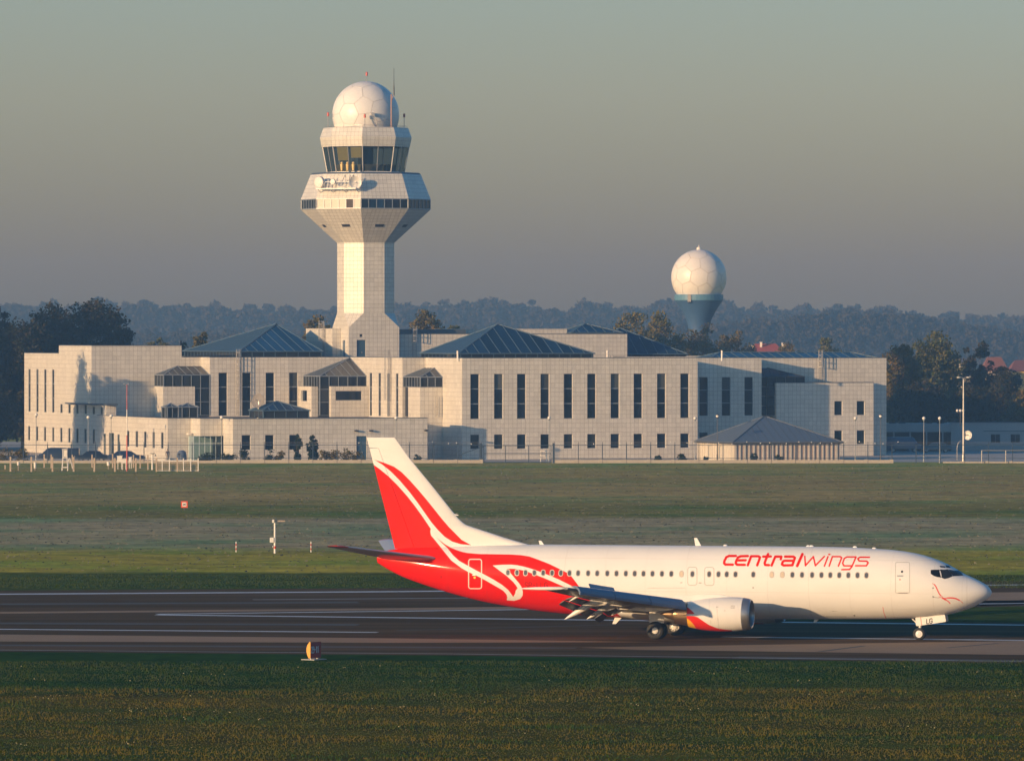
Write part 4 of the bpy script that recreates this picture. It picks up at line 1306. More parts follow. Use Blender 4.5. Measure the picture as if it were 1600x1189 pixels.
# trees standing just outside the frame on the left: they shade the wood and the white corner
TS_ = "trees outside the left edge whose shade falls on the scene"
SH = Vector((math.sin(SUN_AZ), math.cos(SUN_AZ), 0)); TE_ = math.tan(SUN_EL)
def sunward(p, z, t):
    """where a tree has to stand, and how tall it is, to throw the tip of its shade on point p at height z"""
    q = p - SH * t
    return q.x, q.y, z + t * TE_
for i, (px, Y, py, t, w, lab) in enumerate(((-30, 970, 505, 36, 17, "nearest big dark tree of the wood outside the left edge, seen only by its shade"), (35, 972, 500, 46, 18, "second big dark tree of the wood outside the left edge, seen only by its shade"),
        (90, 980, 492, 56, 19, "third big dark tree of the wood outside the left edge, seen only by its shade"), (150, 985, 490, 68, 20, "fourth big dark tree of the wood outside the left edge, seen only by its shade"),
        (205, 1000, 500, 80, 20, "farthest big dark tree of the wood outside the left edge, seen only by its shade"))):
    x, y, h = sunward(Vector(((px - 800) * Y / F, Y, 0)), zat(py, Y), t)
    tree("broadleaf_tree", lab, x, y, h, w, L_DARK, z0=.5, nclump=260, per=44, size=.9, seed=70 + i, group=TS_)
x, y, h = sunward(hit(p6, eB, 128), 14.3, 28)
tree("spruce_tree", "pointed spruce beside the car park that throws its shadow on the white corner", x, y, h, 14.0, L_CON, z0=.3, nclump=620, per=60, size=.5, shape='cone', seed=80)
x, y, h = sunward(hit(p6, eA, 182), 10.3, 35)
tree("broadleaf_tree", "wide round tree beside the car park that shades the long front wall", x, y, h, 10.5, L_MID, z0=4.5, nclump=200, per=50, size=.5, seed=81)
x, y, h = sunward(hit(p6, eA, 226), 8.6, 44)
tree("broadleaf_tree", "smaller round tree beside the car park shading the front wall further right", x, y, h, 6.5, L_MID, z0=6.5, nclump=70, per=40, size=.45, seed=82)

def wood(name, label, Y0, Y1, tops, xs, wmin, wmax, m, seed, rows=3, per=34, size=2.2, ncl=26):
    r = np.random.default_rng(seed)
    V, Fc, off = [], [], 0
    for row in range(rows):
        Y = Y0 + (Y1 - Y0) * row / max(1, rows - 1)
        px = xs[0]
        while px < xs[1]:
            w = r.uniform(wmin, wmax)
            top = np.interp(px, [t[0] for t in tops], [t[1] for t in tops]) + r.normal() * 1.6 + (rows - 1 - row) * r.uniform(3, 8)
            X = (px - 800) * Y / F; W_ = w * Y / F * 1.35; z1 = zat(top, Y)
            c, rad = crown_pts(X, Y, max(0.2, z1 - W_ * 1.5), z1, W_, r, ncl)
            v, f = leaves(c, rad * 1.25, per, size, r)
            V.append(v); Fc.append(f + off); off += len(v)
            px += w * .55
    o = npmesh(name, np.concatenate(V), np.concatenate(Fc), m)
    return tag(o, label, "wood", None, 'stuff')
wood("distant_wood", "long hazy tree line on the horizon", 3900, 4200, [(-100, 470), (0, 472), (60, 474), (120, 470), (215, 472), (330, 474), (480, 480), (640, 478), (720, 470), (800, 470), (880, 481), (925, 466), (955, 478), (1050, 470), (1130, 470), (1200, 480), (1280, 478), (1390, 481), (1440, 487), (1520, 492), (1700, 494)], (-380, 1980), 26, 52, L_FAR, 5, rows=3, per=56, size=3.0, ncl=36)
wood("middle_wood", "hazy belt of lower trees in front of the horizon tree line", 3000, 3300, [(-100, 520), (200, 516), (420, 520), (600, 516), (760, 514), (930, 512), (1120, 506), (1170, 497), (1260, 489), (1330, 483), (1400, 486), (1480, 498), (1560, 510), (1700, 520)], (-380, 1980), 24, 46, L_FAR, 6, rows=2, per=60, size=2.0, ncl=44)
hl = MB()
for i in range(40):
    pass
# hedges, shrubs and little conifers beside the building
def shrub(label, px, py_top, Y, wpx, m, shape='round', seed=0, name="shrub", n=16, per=36, size=.22, group="shrubs along the building front", cat="shrub"):
    X = (px - 800) * Y / F
    return tree(name, label, X, Y, zat(py_top, Y), wpx * Y / F, m, z0=.05, nclump=n, per=per, size=size, shape=shape, seed=seed, group=group, cat=cat, trunk=True)
shrub("slim dark columnar conifer beside the third ground floor window", 466, 676, 877.5, 12, L_CON, 'col', 90, "columnar_conifer", 40, 40, .25, "slim conifers in front of the low wing", "conifer")
shrub("taller slim dark conifer right of the third ground floor window", 486.5, 676, 877.5, 12, L_CON, 'col', 91, "columnar_conifer", 40, 40, .25, "slim conifers in front of the low wing", "conifer")
shrub("shorter slim conifer touching the taller one on its right", 493.5, 684, 877.8, 9, L_CON, 'col', 92, "columnar_conifer", 30, 40, .25, "slim conifers in front of the low wing", "conifer")
for i, (px, py, w, lab) in enumerate(((382, 702, 18, "dark ball shrub below the first square window of the low wing"), (420, 704, 18, "dark ball shrub below the second square window of the low wing"),
     (653, 709, 12, "small dark shrub left of the shaded blue side door"), (1029, 710, 13, "small dark shrub below the second last ground window of the main block"), (1066, 709, 13, "small dark shrub below the last ground window of the main block"),
     (1103, 713, 8, "tiny dark shrub before the lit side of the pavilion"), (1178, 708, 13, "dark shrub before the front of the pavilion"), (1218, 711, 11, "low dark shrub before the middle of the pavilion front"))):
    shrub(lab, px, py, 876.6, w, L_CON, 'round', 100 + i)
for i, (px, w) in enumerate(((437, 14), (508, 22), (524, 22), (540, 22), (556, 22))):
    shrub(("thin reddish shrub between the first two conifers and windows", "leftmost reddish shrub of the bed right of the conifers", "second reddish shrub of the bed right of the conifers", "third reddish shrub of the bed, left of the blue door", "rightmost reddish shrub of the bed, before the blue door")[i], px, 703, 876.9, w, L_AUT, 'round', 120 + i)
for i, (px, w) in enumerate(((6, 34), (34, 26), (322, 30), (356, 24))):
    shrub(("rust coloured hedge shrub at the left edge of the picture", "rust coloured hedge shrub left of the parked cars", "low dark hedge in front of the glazed entrance", "low dark hedge right of the glazed entrance")[i], px, (701, 703, 709, 710)[i], 876.8, w, (L_AUT, L_AUT, L_CON, L_CON)[i], 'round', 130 + i, n=24)
# ------------------------------------------------------------------ pavilion with the grey sheet roof
pc0 = Vector(((1147 - 800) * 887.5 / F, 887.5, 0))
pav = thing("pavilion", "low pavilion with a grey hipped sheet roof and ribbed walls before the shaded right block", "pavilion", pc0)
pla = (hit(pc0, eA, 1312) - pc0).length; plb = (hit(pc0, eB, 1090) - pc0).length
pcs = [pc0, pc0 + eA * pla, pc0 + eA * pla + eB * plb, pc0 + eB * plb]
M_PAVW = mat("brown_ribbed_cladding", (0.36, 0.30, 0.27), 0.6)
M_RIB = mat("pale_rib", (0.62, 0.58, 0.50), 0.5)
pe = 2.42
def off(p, q, k): return p + (q - p).normalized() * k
wl_ = (pcs[0] - pcs[3]).length
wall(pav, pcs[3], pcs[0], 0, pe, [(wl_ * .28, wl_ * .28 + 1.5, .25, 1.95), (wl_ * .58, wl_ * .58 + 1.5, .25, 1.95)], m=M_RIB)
dpl = (pcs[0] - pcs[3]).normalized()
for k in (.28, .58): window(pav, pcs[3], dpl, wl_ * k, wl_ * k + 1.5, .25, 1.95, depth=.1, gm=mat("white_shutter", (.55, .52, .45), .5) if "white_shutter" not in MATS else MATS["white_shutter"])
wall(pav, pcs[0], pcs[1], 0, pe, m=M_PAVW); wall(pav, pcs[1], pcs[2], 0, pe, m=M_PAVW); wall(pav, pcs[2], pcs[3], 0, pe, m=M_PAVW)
mb = MB()
for i in range(23):
    c = pc0 + eA * (pla * (i + .3) / 23) - eB * .05
    mb = MB(); mb.obox(Vector((*c.xy, pe / 2)), eA * (.09 if i % 2 else .13), eB * .045, UP * (pe / 2 - .02)); mb.build("rib", M_RIB, pav)
for i in range(18):
    c = pc0 + eB * (plb * (i + .5) / 18) - eA * .04
    if abs(i / 18 - .66) < .07 or abs(i / 18 - .36) < .07: continue
    mb = MB(); mb.obox(Vector((*c.xy, pe / 2)), eB * .10, eA * .035, UP * (pe / 2 - .02)); mb.build("rib", M_RIB, pav)
ov = .35
ecs = [pcs[0] - (eA + eB) * ov, pcs[1] + (eA - eB) * ov, pcs[2] + (eA + eB) * ov, pcs[3] + (eB - eA) * ov]
apc = hit(pc0 + eB * plb * .5, eA, 1193)
hip(pav, ecs, pe + .05, 5.75, [apc, apc + eA * .5], w=1.05, gm=mat("blue_grey_sheet_roof", (.105, .150, .215), .6), bm_=mat("roof_seam", (.095, .115, .145), .5), pname="roof_sheet", barh=.03)
fa = MB()
for a, b in zip(ecs, ecs[1:] + ecs[:1]): 
    d = (b - a).normalized(); fa.obox(Vector((*((a + b) / 2).xy, pe - .06)), d * ((b - a).length / 2), Vector((-d.y, d.x, 0)) * .04, UP * .1)
fa.build("fascia", M_DARKST, pav)

# ------------------------------------------------------------------ flat-roofed building at the right and vehicles under its canopy
LY = 962.0
lb0 = P(1384, 0, LY); lb1 = P(1486, 0, LY); lb2 = P(1720, 0, LY)
low = thing("flat_roofed_building", "long low pale flat-roofed building with an open canopy in the shade at the right", "building", (lb1.x, LY, 0))
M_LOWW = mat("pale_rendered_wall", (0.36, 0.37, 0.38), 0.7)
def vx(p): return Vector((p.x, p.y, 0))
X_ = Vector((1, 0, 0)); Y_ = Vector((0, 1, 0))
p_, q_ = vx(lb1), vx(lb2)
wn_ = [((1548 - 1486) * LY / F, (1563 - 1486) * LY / F, 1.2, 2.45), ((1579 - 1486) * LY / F, (1594 - 1486) * LY / F, 1.2, 2.45)]
wall(low, p_, q_, 0, 4.1, wn_, m=M_LOWW)
for a, b, c, e in wn_: window(low, p_, X_, a, b, c, e, cols=2)
wall(low, p_ + Y_ * 9, p_, 0, 4.1, m=M_LOWW)
mb = MB(); mb.face([(p_.x, LY, 4.05), (q_.x, LY, 4.05), (q_.x, LY + 9, 4.05), (p_.x, LY + 9, 4.05)]); mb.build("roof", M_ROOF, low)
mb = MB(); mb.obox(((p_.x + q_.x) / 2, LY - .03, 4.14), ((q_.x - p_.x) / 2, 0, 0), (0, .08, 0), (0, 0, .06)); mb.build("coping", M_METROOF, low)
mb = MB(); mb.box(lb0.x - 6, lb1.x - .05, LY - .2, LY + 8.5, 2.75, 3.95); mb.build("canopy", M_LOWW, low)
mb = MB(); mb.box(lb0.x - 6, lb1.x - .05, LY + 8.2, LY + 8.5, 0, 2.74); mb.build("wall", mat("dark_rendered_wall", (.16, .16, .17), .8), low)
mb = MB(); mb.box(p_.x + 4.6, q_.x, LY - .08, LY - .02, 2.85, 2.95); mb.build("ledge", M_METROOF, low)
for i in range(4):
    x = lb0.x + (lb1.x - lb0.x) * (i + .5) / 4
    mb = MB(); mb.box(x - .12, x + .12, LY + .1, LY + .34, 0, 2.74); mb.build("canopy_post", M_LOWW, low)
for x0 in (1395, 1410, 1452, 1470):
    x = P(x0, 0, LY).x; mb = MB(); mb.box(x - .5, x + .5, LY + 1, LY + 1.8, 3.96, 4.1); mb.build("roof_vent", M_DARKST, low)

def car(name, label, cat, x, y, rz, col, L=4.4, Wd=1.75, H=1.45, van=False, group=None):
    th = thing(name, label, cat, (x, y, 0), group); th.rotation_euler = (0, 0, rz)
    pm_ = MATS.get(col[0]) or mat(col[0], col[1], .25, .2, coat=.6, var=.04)
    if van: prof = [(-.5, .22), (-.5, .95), (-.485, .97), (.18, 1.0), (.27, .96), (.40, .58), (.485, .52), (.5, .4), (.5, .22)]
    else: prof = [(-.5, .24), (-.5, .55), (-.47, .64), (-.36, .67), (-.25, .96), (-.17, 1.0), (.06, 1.0), (.12, .96), (.25, .66), (.44, .58), (.49, .50), (.5, .24)]
    mb = MB(); ns = 7
    ws_ = [-.5, -.49, -.44, 0, .44, .49, .5]; ins = [.10, .03, 0, -.01, 0, .03, .10]
    rings = []
    for w_, k in zip(ws_, ins):
        rings.append([(px * L * (1 - k * .35), w_ * Wd * (1 - max(0, pz - .6) * .32), H * (pz - k * (.5 if pz > .5 else -.25) * .6)) for px, pz in prof])
    for a, b in zip(rings[:-1], rings[1:]):
        for i in range(len(prof) - 1): mb.face([a[i], a[i + 1], b[i + 1], b[i]])
    mb.face(list(reversed(rings[0]))); mb.face(rings[-1])
    for a, b in zip(rings[:-1], rings[1:]): mb.face([a[-1], a[0], b[0], b[-1]])
    mb.build("body", pm_, th, smooth=True, local=True)
    g = MB()
    for s in (-1, 1):
        yy = s * Wd * .452
        for quad in (((-.33, .69), (-.24, .91), (-.06, .94), (-.06, .69)), ((-.04, .69), (-.04, .94), (.07, .94), (.20, .69))):
            g.face([(px * L, yy * (1 - max(0, pz - .6) * .30) + s * .012, pz * H) for px, pz in quad])
    gl_ = g.build("side_window", M_GLASS, th, local=True)
    g = MB()
    if van: g.face([(.285 * L, -Wd * .38, .90 * H), (.285 * L, Wd * .38, .90 * H), (.392 * L, Wd * .42, .62 * H), (.392 * L, -Wd * .42, .62 * H)])
    else:
        g.face([(.132 * L, -Wd * .38, .945 * H), (.132 * L, Wd * .38, .945 * H), (.252 * L, Wd * .42, .68 * H), (.252 * L, -Wd * .42, .68 * H)])
    g.build("windscreen", M_GLASS, th, local=True)
    for sx in (-.31, .31):
        for s in (-1, 1):
            w = MB(); c = (sx * L, s * (Wd / 2 - .12), .32); w.lathe(c, (0, s, 0), [(-.1, .2), (-.1, .31), (0, .32), (.11, .31), (.12, .21)], 18)
            wo = w.build("wheel", M_BLACK, th, local=True)
            rm = MB(); rm.lathe(c, (0, s, 0), [(.115, .21), (.10, .12), (.125, .05), (.125, .001)], 14); rm.build("rim", M_STEEL, wo, local=True)
    for s in (-1, 1):
        h = MB(); h.obox((.49 * L, s * Wd * .36, .48 * H), (.03, 0, 0), (0, .17, 0), (0, 0, .06)); h.build("headlight", M_WHITE, th, local=True)
        h = MB(); h.obox((-.497 * L, s * Wd * .38, .52 * H), (.02, 0, 0), (0, .13, 0), (0, 0, .07)); h.build("tail_light", M_REDP, th, local=True)
    return th
CP = "vehicles parked before the left end of the building"
def atpx(px, Y): return (px - 800) * Y / F
car("parked_car", "dark blue saloon with a sloping bonnet parked furthest right of the row by the fence", "car", atpx(198, 884), 884, 0.0, ("dark_blue_car_paint", (.02, .03, .06)), L=5.0, group=CP)
car("parked_car", "dark car in the middle of the row, between the van and the saloon", "car", atpx(143, 884), 884, math.pi, ("black_car_paint", (.015, .016, .02)), group=CP)
car("parked_van", "dark blue van with a rounded front, furthest left of the parked row", "van", atpx(92, 885), 885, math.pi, ("dark_blue_van_paint", (.025, .035, .06)), L=5.4, H=1.85, Wd=1.9, van=True, group=CP)
car("parked_van", "dark van standing under the canopy of the flat-roofed building", "van", atpx(1412, 953), 953, 0.0, ("blue_van_paint", (.03, .07, .14)), L=4.9, H=2.2, Wd=2.0, van=True)
car("parked_car", "dark car under the right part of the canopy, by the pale wall", "car", atpx(1462, 953), 953, math.pi, ("grey_car_paint", (.10, .11, .12)))

# ------------------------------------------------------------------ perimeter fence
FY = 874.5
def fx(px): return (px - 800) * FY / F
M_FENCE = mat("blue_fence_paint", (0.035, 0.06, 0.10), 0.5)
M_BASE = mat("fence_base_concrete", (0.42, 0.385, 0.33), 0.8, var=0.15, scale=1.5)
PX0, STEP = 979.0, 37.7
def fence(label, a, b, base=True, ztop=2.35, m=None, base_h=.48):
    m = m or M_FENCE
    th = thing("perimeter_fence", label, "fence", (fx(a), FY, 0), "sections of the perimeter fence")
    ks = [k for k in range(-40, 40) if a - 2 <= PX0 + STEP * k <= b + 2]
    xs = [fx(PX0 + STEP * k) for k in ks]
    pm = None
    for x in xs:
        if pm is None:
            p = MB(); p.box(-.055, .055, -.055, .055, 0, ztop + .1)
            p.tube((0, 0, ztop + .1), (0, -.28, ztop + .42), .03, n=5)
            o = p.build("post", m); pm = o.data; bpy.data.objects.remove(o)
        inst("post", pm, th, (x - fx(a), 0, 0))
    for z in (ztop, .62):
        r_ = MB(); r_.box(fx(a), fx(b), FY - .03, FY + .03, z - .035, z + .035); r_.build("rail", m, th)
    wr = MB()   # barbed wire strands with their small insulators
    for dy, z in ((-.12, ztop + .22), (-.25, ztop + .36)):
        wr.tube((fx(a), FY + dy, z), (fx(b), FY + dy, z), .009, n=4)
    wr.build("barbed_wire", M_STEEL, th)
    if base:
        bl = None
        w = STEP * FY / F
        edges = [fx(a)] + [x for x in xs if fx(a) + .5 < x < fx(b) - .5] + [fx(b)]
        for x0, x1 in zip(edges[:-1], edges[1:]):
            q = MB(); q.box(x0 + .03, x1 - .50, FY - .12, FY + .12, 0, base_h - .06); q.box(x1 - .49, x1 - .02, FY - .17, FY + .17, 0, base_h)
            q.build("base_block", M_BASE, th)
    return th
fence("left section of blue perimeter fence in front of the parked cars", -60, 338, base_h=.40)
fence("long middle section of blue fence on a pale concrete base, behind the aircraft's tail", 338, 755)
fence("right section of blue fence in front of the main block and pavilion", 862, 1396)
fence("short bare stretch of fence without a base, before the flat-roofed building's canopy", 1396, 1473, base=False)
fence("end section of fence at the right edge, on a thin bright base", 1473, 1720, base_h=.26)
gt = thing("vehicle_gate", "blue sliding gate with a diagonal brace between the fence sections", "gate", (fx(755), FY, 0))
mb = MB()
for z in (.12, 1.25, 2.3): mb.box(fx(756), fx(861), FY - .04, FY + .04, z - .05, z + .05)
for px in (756, 790, 826, 861): mb.box(fx(px) - .05, fx(px) + .05, FY - .045, FY + .045, .07, 2.35)
mb.build("gate_leaf", M_FENCE, gt)
mb = MB(); mb.tube((fx(757), FY, 2.2), (fx(722), FY + 1.2, 1.2), .05, n=6); mb.build("brace", M_FENCE, gt)
for px in (751, 865):
    mb = MB(); mb.box(fx(px) - .14, fx(px) + .14, FY - .14, FY + .14, 0, 2.6); mb.build("gate_post", M_FENCE, gt)
mb = MB()
for s in (0, 1):
    mb.tube((fx(845 + s * 9), FY + 2.0, 0), (fx(845 + s * 9), FY + 2.0, 1.6), .05, n=6)
mb.box(fx(845), fx(854), FY + 1.95, FY + 2.05, .9, 1.0); mb.box(fx(845), fx(854), FY + 1.95, FY + 2.05, 1.5, 1.6)
go_ = mb.build("barrier_frame", M_WHITE); tag(go_, "small white tubular barrier behind the sliding gate", "barrier")

# insulator glints on the fence wire
INS = MB(); INS.sphere((0, 0, 0), .075, 8, 6)
io = INS.build("insulator", M_WHITE); im = io.data; bpy.data.objects.remove(io)
fences = [o for o in bpy.data.objects if o.name.startswith("perimeter_fence") and o.parent is None]
for i in range(46):
    px = 520 + i * 19.6 + random.uniform(-5, 5)
    if 752 < px < 866: continue
    par = fences[1] if px < 755 else fences[2] if px < 1396 else fences[3]
    inst("insulator", im, par, (fx(px) - par.location.x, -.2 + random.uniform(-.06, .06), 2.64 + random.uniform(-.16, .16)))

# ------------------------------------------------------------------ lamp posts
M_GLOBE = mat("opal_globe", (0.82, 0.80, 0.76), 0.25)
def globe(label, px, py, Y, dark=False, arm=0, r=.22):
    x = atpx(px, Y); z = zat(py, Y)
    th = thing("globe_lamp", label, "street lamp", (x, Y, 0), "globe lamp posts round the building")
    mb = MB(); mb.tube((x, Y, 0), (x, Y, z - .2), .055, .04, 8); mb.tube((x, Y, 0), (x, Y, .8), .11, .10, 8); mb.tube((x, Y, z - .34), (x, Y, z - .17), .10, .15, 10)
    mb.build("pole", M_DARKST if dark else M_FRAME, th)
    g = MB(); g.sphere((x, Y, z), r, 14, 10); g.build("globe", M_GLOBE, th, smooth=True)
    if dark:
        c = MB(); c.lathe((x, Y, z + .12), (0, 0, 1), [(0, r * 1.25), (.10, r * .9), (.14, .001)], 14); c.build("hood", M_DARKST, th)
    return th
for px, py, Y, dk, lab in ((56.5, 648, 886, 0, "globe lamp post before the slit windows at the far left of the white flank"), (137.8, 652, 888, 0, "globe lamp post in the shaded corner left of the low wing"),
      (173.6, 650, 884, 0, "globe lamp post before the glass doors of the low wing's bright side"), (346.2, 652, 884, 0, "globe lamp post right of the glazed entrance"),
      (618.8, 653, 884, 0, "globe lamp post above the tail fin, in front of the slit windows"), (858, 653, 884, 0, "globe lamp post by the gate, before the fourth tall window of the main block"),
      (1086, 653.5, 884, 0, "globe lamp post at the right corner of the main block"), (1121, 650, 893, 1, "dark hooded lamp post behind the pavilion's left slope"),
      (1336.5, 653.5, 882, 0, "globe lamp post before the square windows of the low box at the right"), (1376, 650, 893, 1, "dark hooded lamp post before the right end wall of the building"),
      (1443.5, 653.5, 882, 0, "left one of two globe lamp posts in front of the canopy"), (1468.3, 653.5, 876, 0, "right one of two globe lamp posts in front of the canopy")):
    globe(lab, px, py, Y, dk)
# tall mast at the right
MY = 880.0; mx = atpx(1505.5, MY)
th = thing("floodlight_mast", "tall grey lamp mast with two flat lamp heads at the right", "lamp mast", (mx, MY, 0))
mb = MB(); mb.tube((mx, MY, 0), (mx, MY, zat(592, MY)), .16, .09, 12); mb.tube((mx, MY, 0), (mx, MY, 1.0), .24, .22, 12); mb.build("pole", M_STEEL, th)
for s in (-1, 1):
    zt = zat(591, MY); mb = MB(); mb.tube((mx, MY, zt), (mx + s * .35, MY, zt + .12), .05, n=6); mb.build("arm", M_STEEL, th)
    mb = MB(); mb.sphere((mx + s * .62, MY, zt + .10), .40, 12, 8, sq=(.72, .5, .22)); mb.build("lamp_head", M_WHITE, th, smooth=True)
zd = zat(680, MY); th = thing("mast_dish", "small round white dish fixed to the tall lamp mast", "dish antenna", (mx + .5, MY, zd))
mb = MB(); ax_ = Vector((-.55, -.8, .05)).normalized(); c = Vector((mx + .55, MY - .25, zd))
mb.lathe(c, ax_, [(-.22, .001), (-.2, .3), (-.1, .55), (0, .62), (.02, .62), (-.07, .54), (-.17, .3), (-.19, .001)], 24); mb.build("reflector", M_WHITE, th, smooth=True)
mb = MB(); mb.tube(c - ax_ * .2, (mx + .1, MY, zd), .06, n=6); mb.tube(c - ax_ * .15, c + ax_ * .4, .03, n=5); mb.build("bracket", M_DARKST, th)
sx_ = atpx(1500.5, 930); th = thing("floodlight_bar", "bar of three small floodlights on a post behind the lamp mast", "floodlight", (sx_, 930, 4.1))
mb = MB(); mb.tube((sx_, 930, 4.05), (sx_, 930, zat(643, 930)), .06, n=6); z_ = zat(641.5, 930); mb.box(sx_ - .5, sx_ + .5, 929.95, 930.05, z_ - .32, z_ - .24); mb.build("post", M_DARKST, th)
for s in (-.42, 0, .42):
    mb = MB(); mb.sphere((sx_ + s, 929.8, z_), .19, 10, 8); mb.build("lamp", M_WHITE, th, smooth=True)
    mb = MB(); mb.obox((sx_ + s, 930.02, z_ + .02), (.21, 0, 0), (0, .06, 0), (0, 0, .22)); mb.build("lamp_housing", M_DARKST, th)
hx = atpx(1496, 878); hz = zat(686, 878)
mb = MB(); mb.path([Vector((hx - .05, 878, 0)), Vector((hx - .05, 878, 2.0)), Vector((hx + .1, 878, 2.55)), Vector((hx + .5, 878, 2.9))], .05, 6)
tag(mb.build("curved_pipe", M_STEEL), "thin curved grey pipe left of the lamp mast foot", "pipe")
# goal-like white frame at the right edge
mb = MB(); 
for px in (1534, 1571.5, 1640): mb.tube((atpx(px, 874), 874, 0), (atpx(px, 874), 874, 1.65), .07, n=6)
mb.tube((atpx(1534, 874), 874, 1.65), (atpx(1640, 874), 874, 1.65), .06, n=6)
tag(mb.build("white_rail", M_STEEL), "pale tubular rail at the right edge beside the lamp mast", "railing")

# ------------------------------------------------------------------ blue recycling bell and a standing person
bx_ = Vector((atpx(284, 881.5), 881.5, 0)); th = thing("recycling_container", "grey-blue round container standing left of the glazed entrance", "container", bx_)
mb = MB(); mb.lathe(bx_, (0, 0, 1), [(.05, .60), (.12, .66), (1.0, .64), (1.35, .52), (1.52, .3), (1.58, .001)], 24); mb.build("body", mat("blue_grey_plastic", (.10, .14, .22), .5), th, smooth=True)
mb = MB(); mb.tube(bx_ + UP * 1.5, bx_ + UP * 1.75, .05, n=6); mb.tube(bx_ + UP * 1.75 - X_ * .15, bx_ + UP * 1.75 + X_ * .15, .03, n=6); mb.build("lifting_eye", M_STEEL, th)
mb = MB(); mb.tube(bx_ + Vector((-.35, -.54, 1.05)), bx_ + Vector((-.38, -.62, 1.05)), .14, n=12); mb.build("opening", M_BLACK, th)

def person(label, x, y, h=1.76, rz=0.0):
    th = thing("person", label, "person", (x, y, 0)); th.rotation_euler = (0, 0, rz)
    me = bpy.data.meshes.new("body")
    J = {'pelvis': (0, 0, .95, .13), 'chest': (0, .01, 1.28, .155), 'neck': (0, 0, 1.48, .055), 'head0': (0, -.01, 1.58, .085), 'head1': (0, -.01, 1.70, .075),
         'sl': (-.19, 0, 1.42, .06), 'el': (-.25, .02, 1.14, .045), 'wl': (-.24, -.06, .90, .033), 'hl': (-.24, -.09, .80, .035),
         'sr': (.19, 0, 1.42, .06), 'er': (.25, .02, 1.14, .045), 'wr': (.24, -.06, .90, .033), 'hr': (.24, -.09, .80, .035),
         'kl': (-.10, -.01, .52, .062), 'al': (-.11, .02, .09, .045), 'tl': (-.11, -.15, .04, .04),
         'kr': (.10, -.01, .52, .062), 'ar': (.11, .02, .09, .045), 'tr': (.11, -.15, .04, .04), 'hipl': (-.09, 0, .88, .095), 'hipr': (.09, 0, .88, .095)}
    ks = list(J); E = [('pelvis', 'chest'), ('chest', 'neck'), ('neck', 'head0'), ('head0', 'head1'), ('chest', 'sl'), ('sl', 'el'), ('el', 'wl'), ('wl', 'hl'), ('chest', 'sr'), ('sr', 'er'), ('er', 'wr'), ('wr', 'hr'),
                       ('pelvis', 'hipl'), ('hipl', 'kl'), ('kl', 'al'), ('al', 'tl'), ('pelvis', 'hipr'), ('hipr', 'kr'), ('kr', 'ar'), ('ar', 'tr')]
    k = h / 1.78
    me.from_pydata([tuple(c * k for c in J[n][:3]) for n in ks], [(ks.index(a), ks.index(b)) for a, b in E], [])
    o = bpy.data.objects.new("body", me); COL.objects.link(o); o.parent = th
    sk = o.modifiers.new("skin", 'SKIN'); o.modifiers.new("sub", 'SUBSURF').levels = 1
    for i, n in enumerate(ks):
        me.skin_vertices[0].data[i].radius = (J[n][3] * k, J[n][3] * k)
    me.skin_vertices[0].data[0].use_root = True
    m, nt, b = nodes_of("clothed_figure")
    tc = N(nt, "ShaderNodeTexCoord"); sp = N(nt, "ShaderNodeSeparateXYZ"); nt.links.new(tc.outputs['Object'], sp.inputs[0])
    cr = N(nt, "ShaderNodeValToRGB"); cr.color_ramp.interpolation = 'CONSTANT'
    nt.links.new(mth(nt, 'DIVIDE', sp.outputs[2], 1.8), cr.inputs[0])
    e = cr.color_ramp.elements; e[0].position = 0; e[0].color = (.02, .02, .02, 1); e[1].position = .055; e[1].color = (.36, .28, .20, 1)
    q = e.new(.535); q.color = (.045, .03, .06, 1); q = e.new(.815); q.color = (.42, .26, .19, 1); q = e.new(.935); q.color = (.03, .02, .015, 1)
    nt.links.new(cr.outputs[0], b.inputs['Base Color']); b.inputs['Roughness'].default_value = .8
    me.materials.append(m)
    hm = MB(); hm.sphere((0, .012, 1.70 * k), .098 * k, 12, 8, sq=(1, 1.08, .9)); hm.build("hair", mat("dark_hair", (.03, .018, .012), .7), th, smooth=True, local=True)
    return th
person("standing person in a dark top and beige trousers beside the corner of the low wing", atpx(262, 881), 881)

# ------------------------------------------------------------------ weather garden
WY = 826.0
def wx(px, Y=WY): return (px - 800) * Y / F
M_WOOD = mat("weathered_wood", (0.46, 0.38, 0.29), 0.85, var=.2)
ef = thing("enclosure_fence", "fence of weathered posts round the white weather instruments", "fence", (wx(120), WY, 0))
pmesh = None
def wpost(par, px, py_b, py_t, w=.13, name="post", m=None):
    Y = CH * F / (py_b - HZ); x = (px - 800) * Y / F; h = zat(py_t, Y)
    mb = MB(); mb.box(x - w / 2, x + w / 2, Y - w / 2, Y + w / 2, 0, h); mb.obox((x, Y, h + .01), (w * .42, 0, 0), (0, w * .42, 0), (0, 0, .03))
    return mb.build(name, m or M_WOOD, par)
for px, b, t in ((16.3, 736.7, 714), (49, 737, 714), (82, 736.8, 714.5), (115, 736.8, 714.5), (147.4, 737, 716), (179.5, 737, 716), (212.3, 737, 716), (244.4, 737, 716),
                 (8, 733, 727), (69, 730.8, 710), (80, 731.5, 710.5), (113, 731, 711), (143.8, 731, 710.5), (176, 731, 709.5), (208.5, 731, 711), (219, 731.5, 711.5), (231, 734, 711)):
    wpost(ef, px, b, t, .2 if b > 736 else .16)
mb = MB()
Yf = CH * F / 217.0
for z in (.5, 1.0, 1.5): mb.tube(((16 - 800) * Yf / F, Yf, z), ((244 - 800) * Yf / F, Yf, z), .012, n=4)
mb.build("fence_wire", M_STEEL, ef)
mf = thing("mesh_fence", "low pale fence of white posts and wire panels right of the weather instruments", "fence", (wx(277), WY, 0))
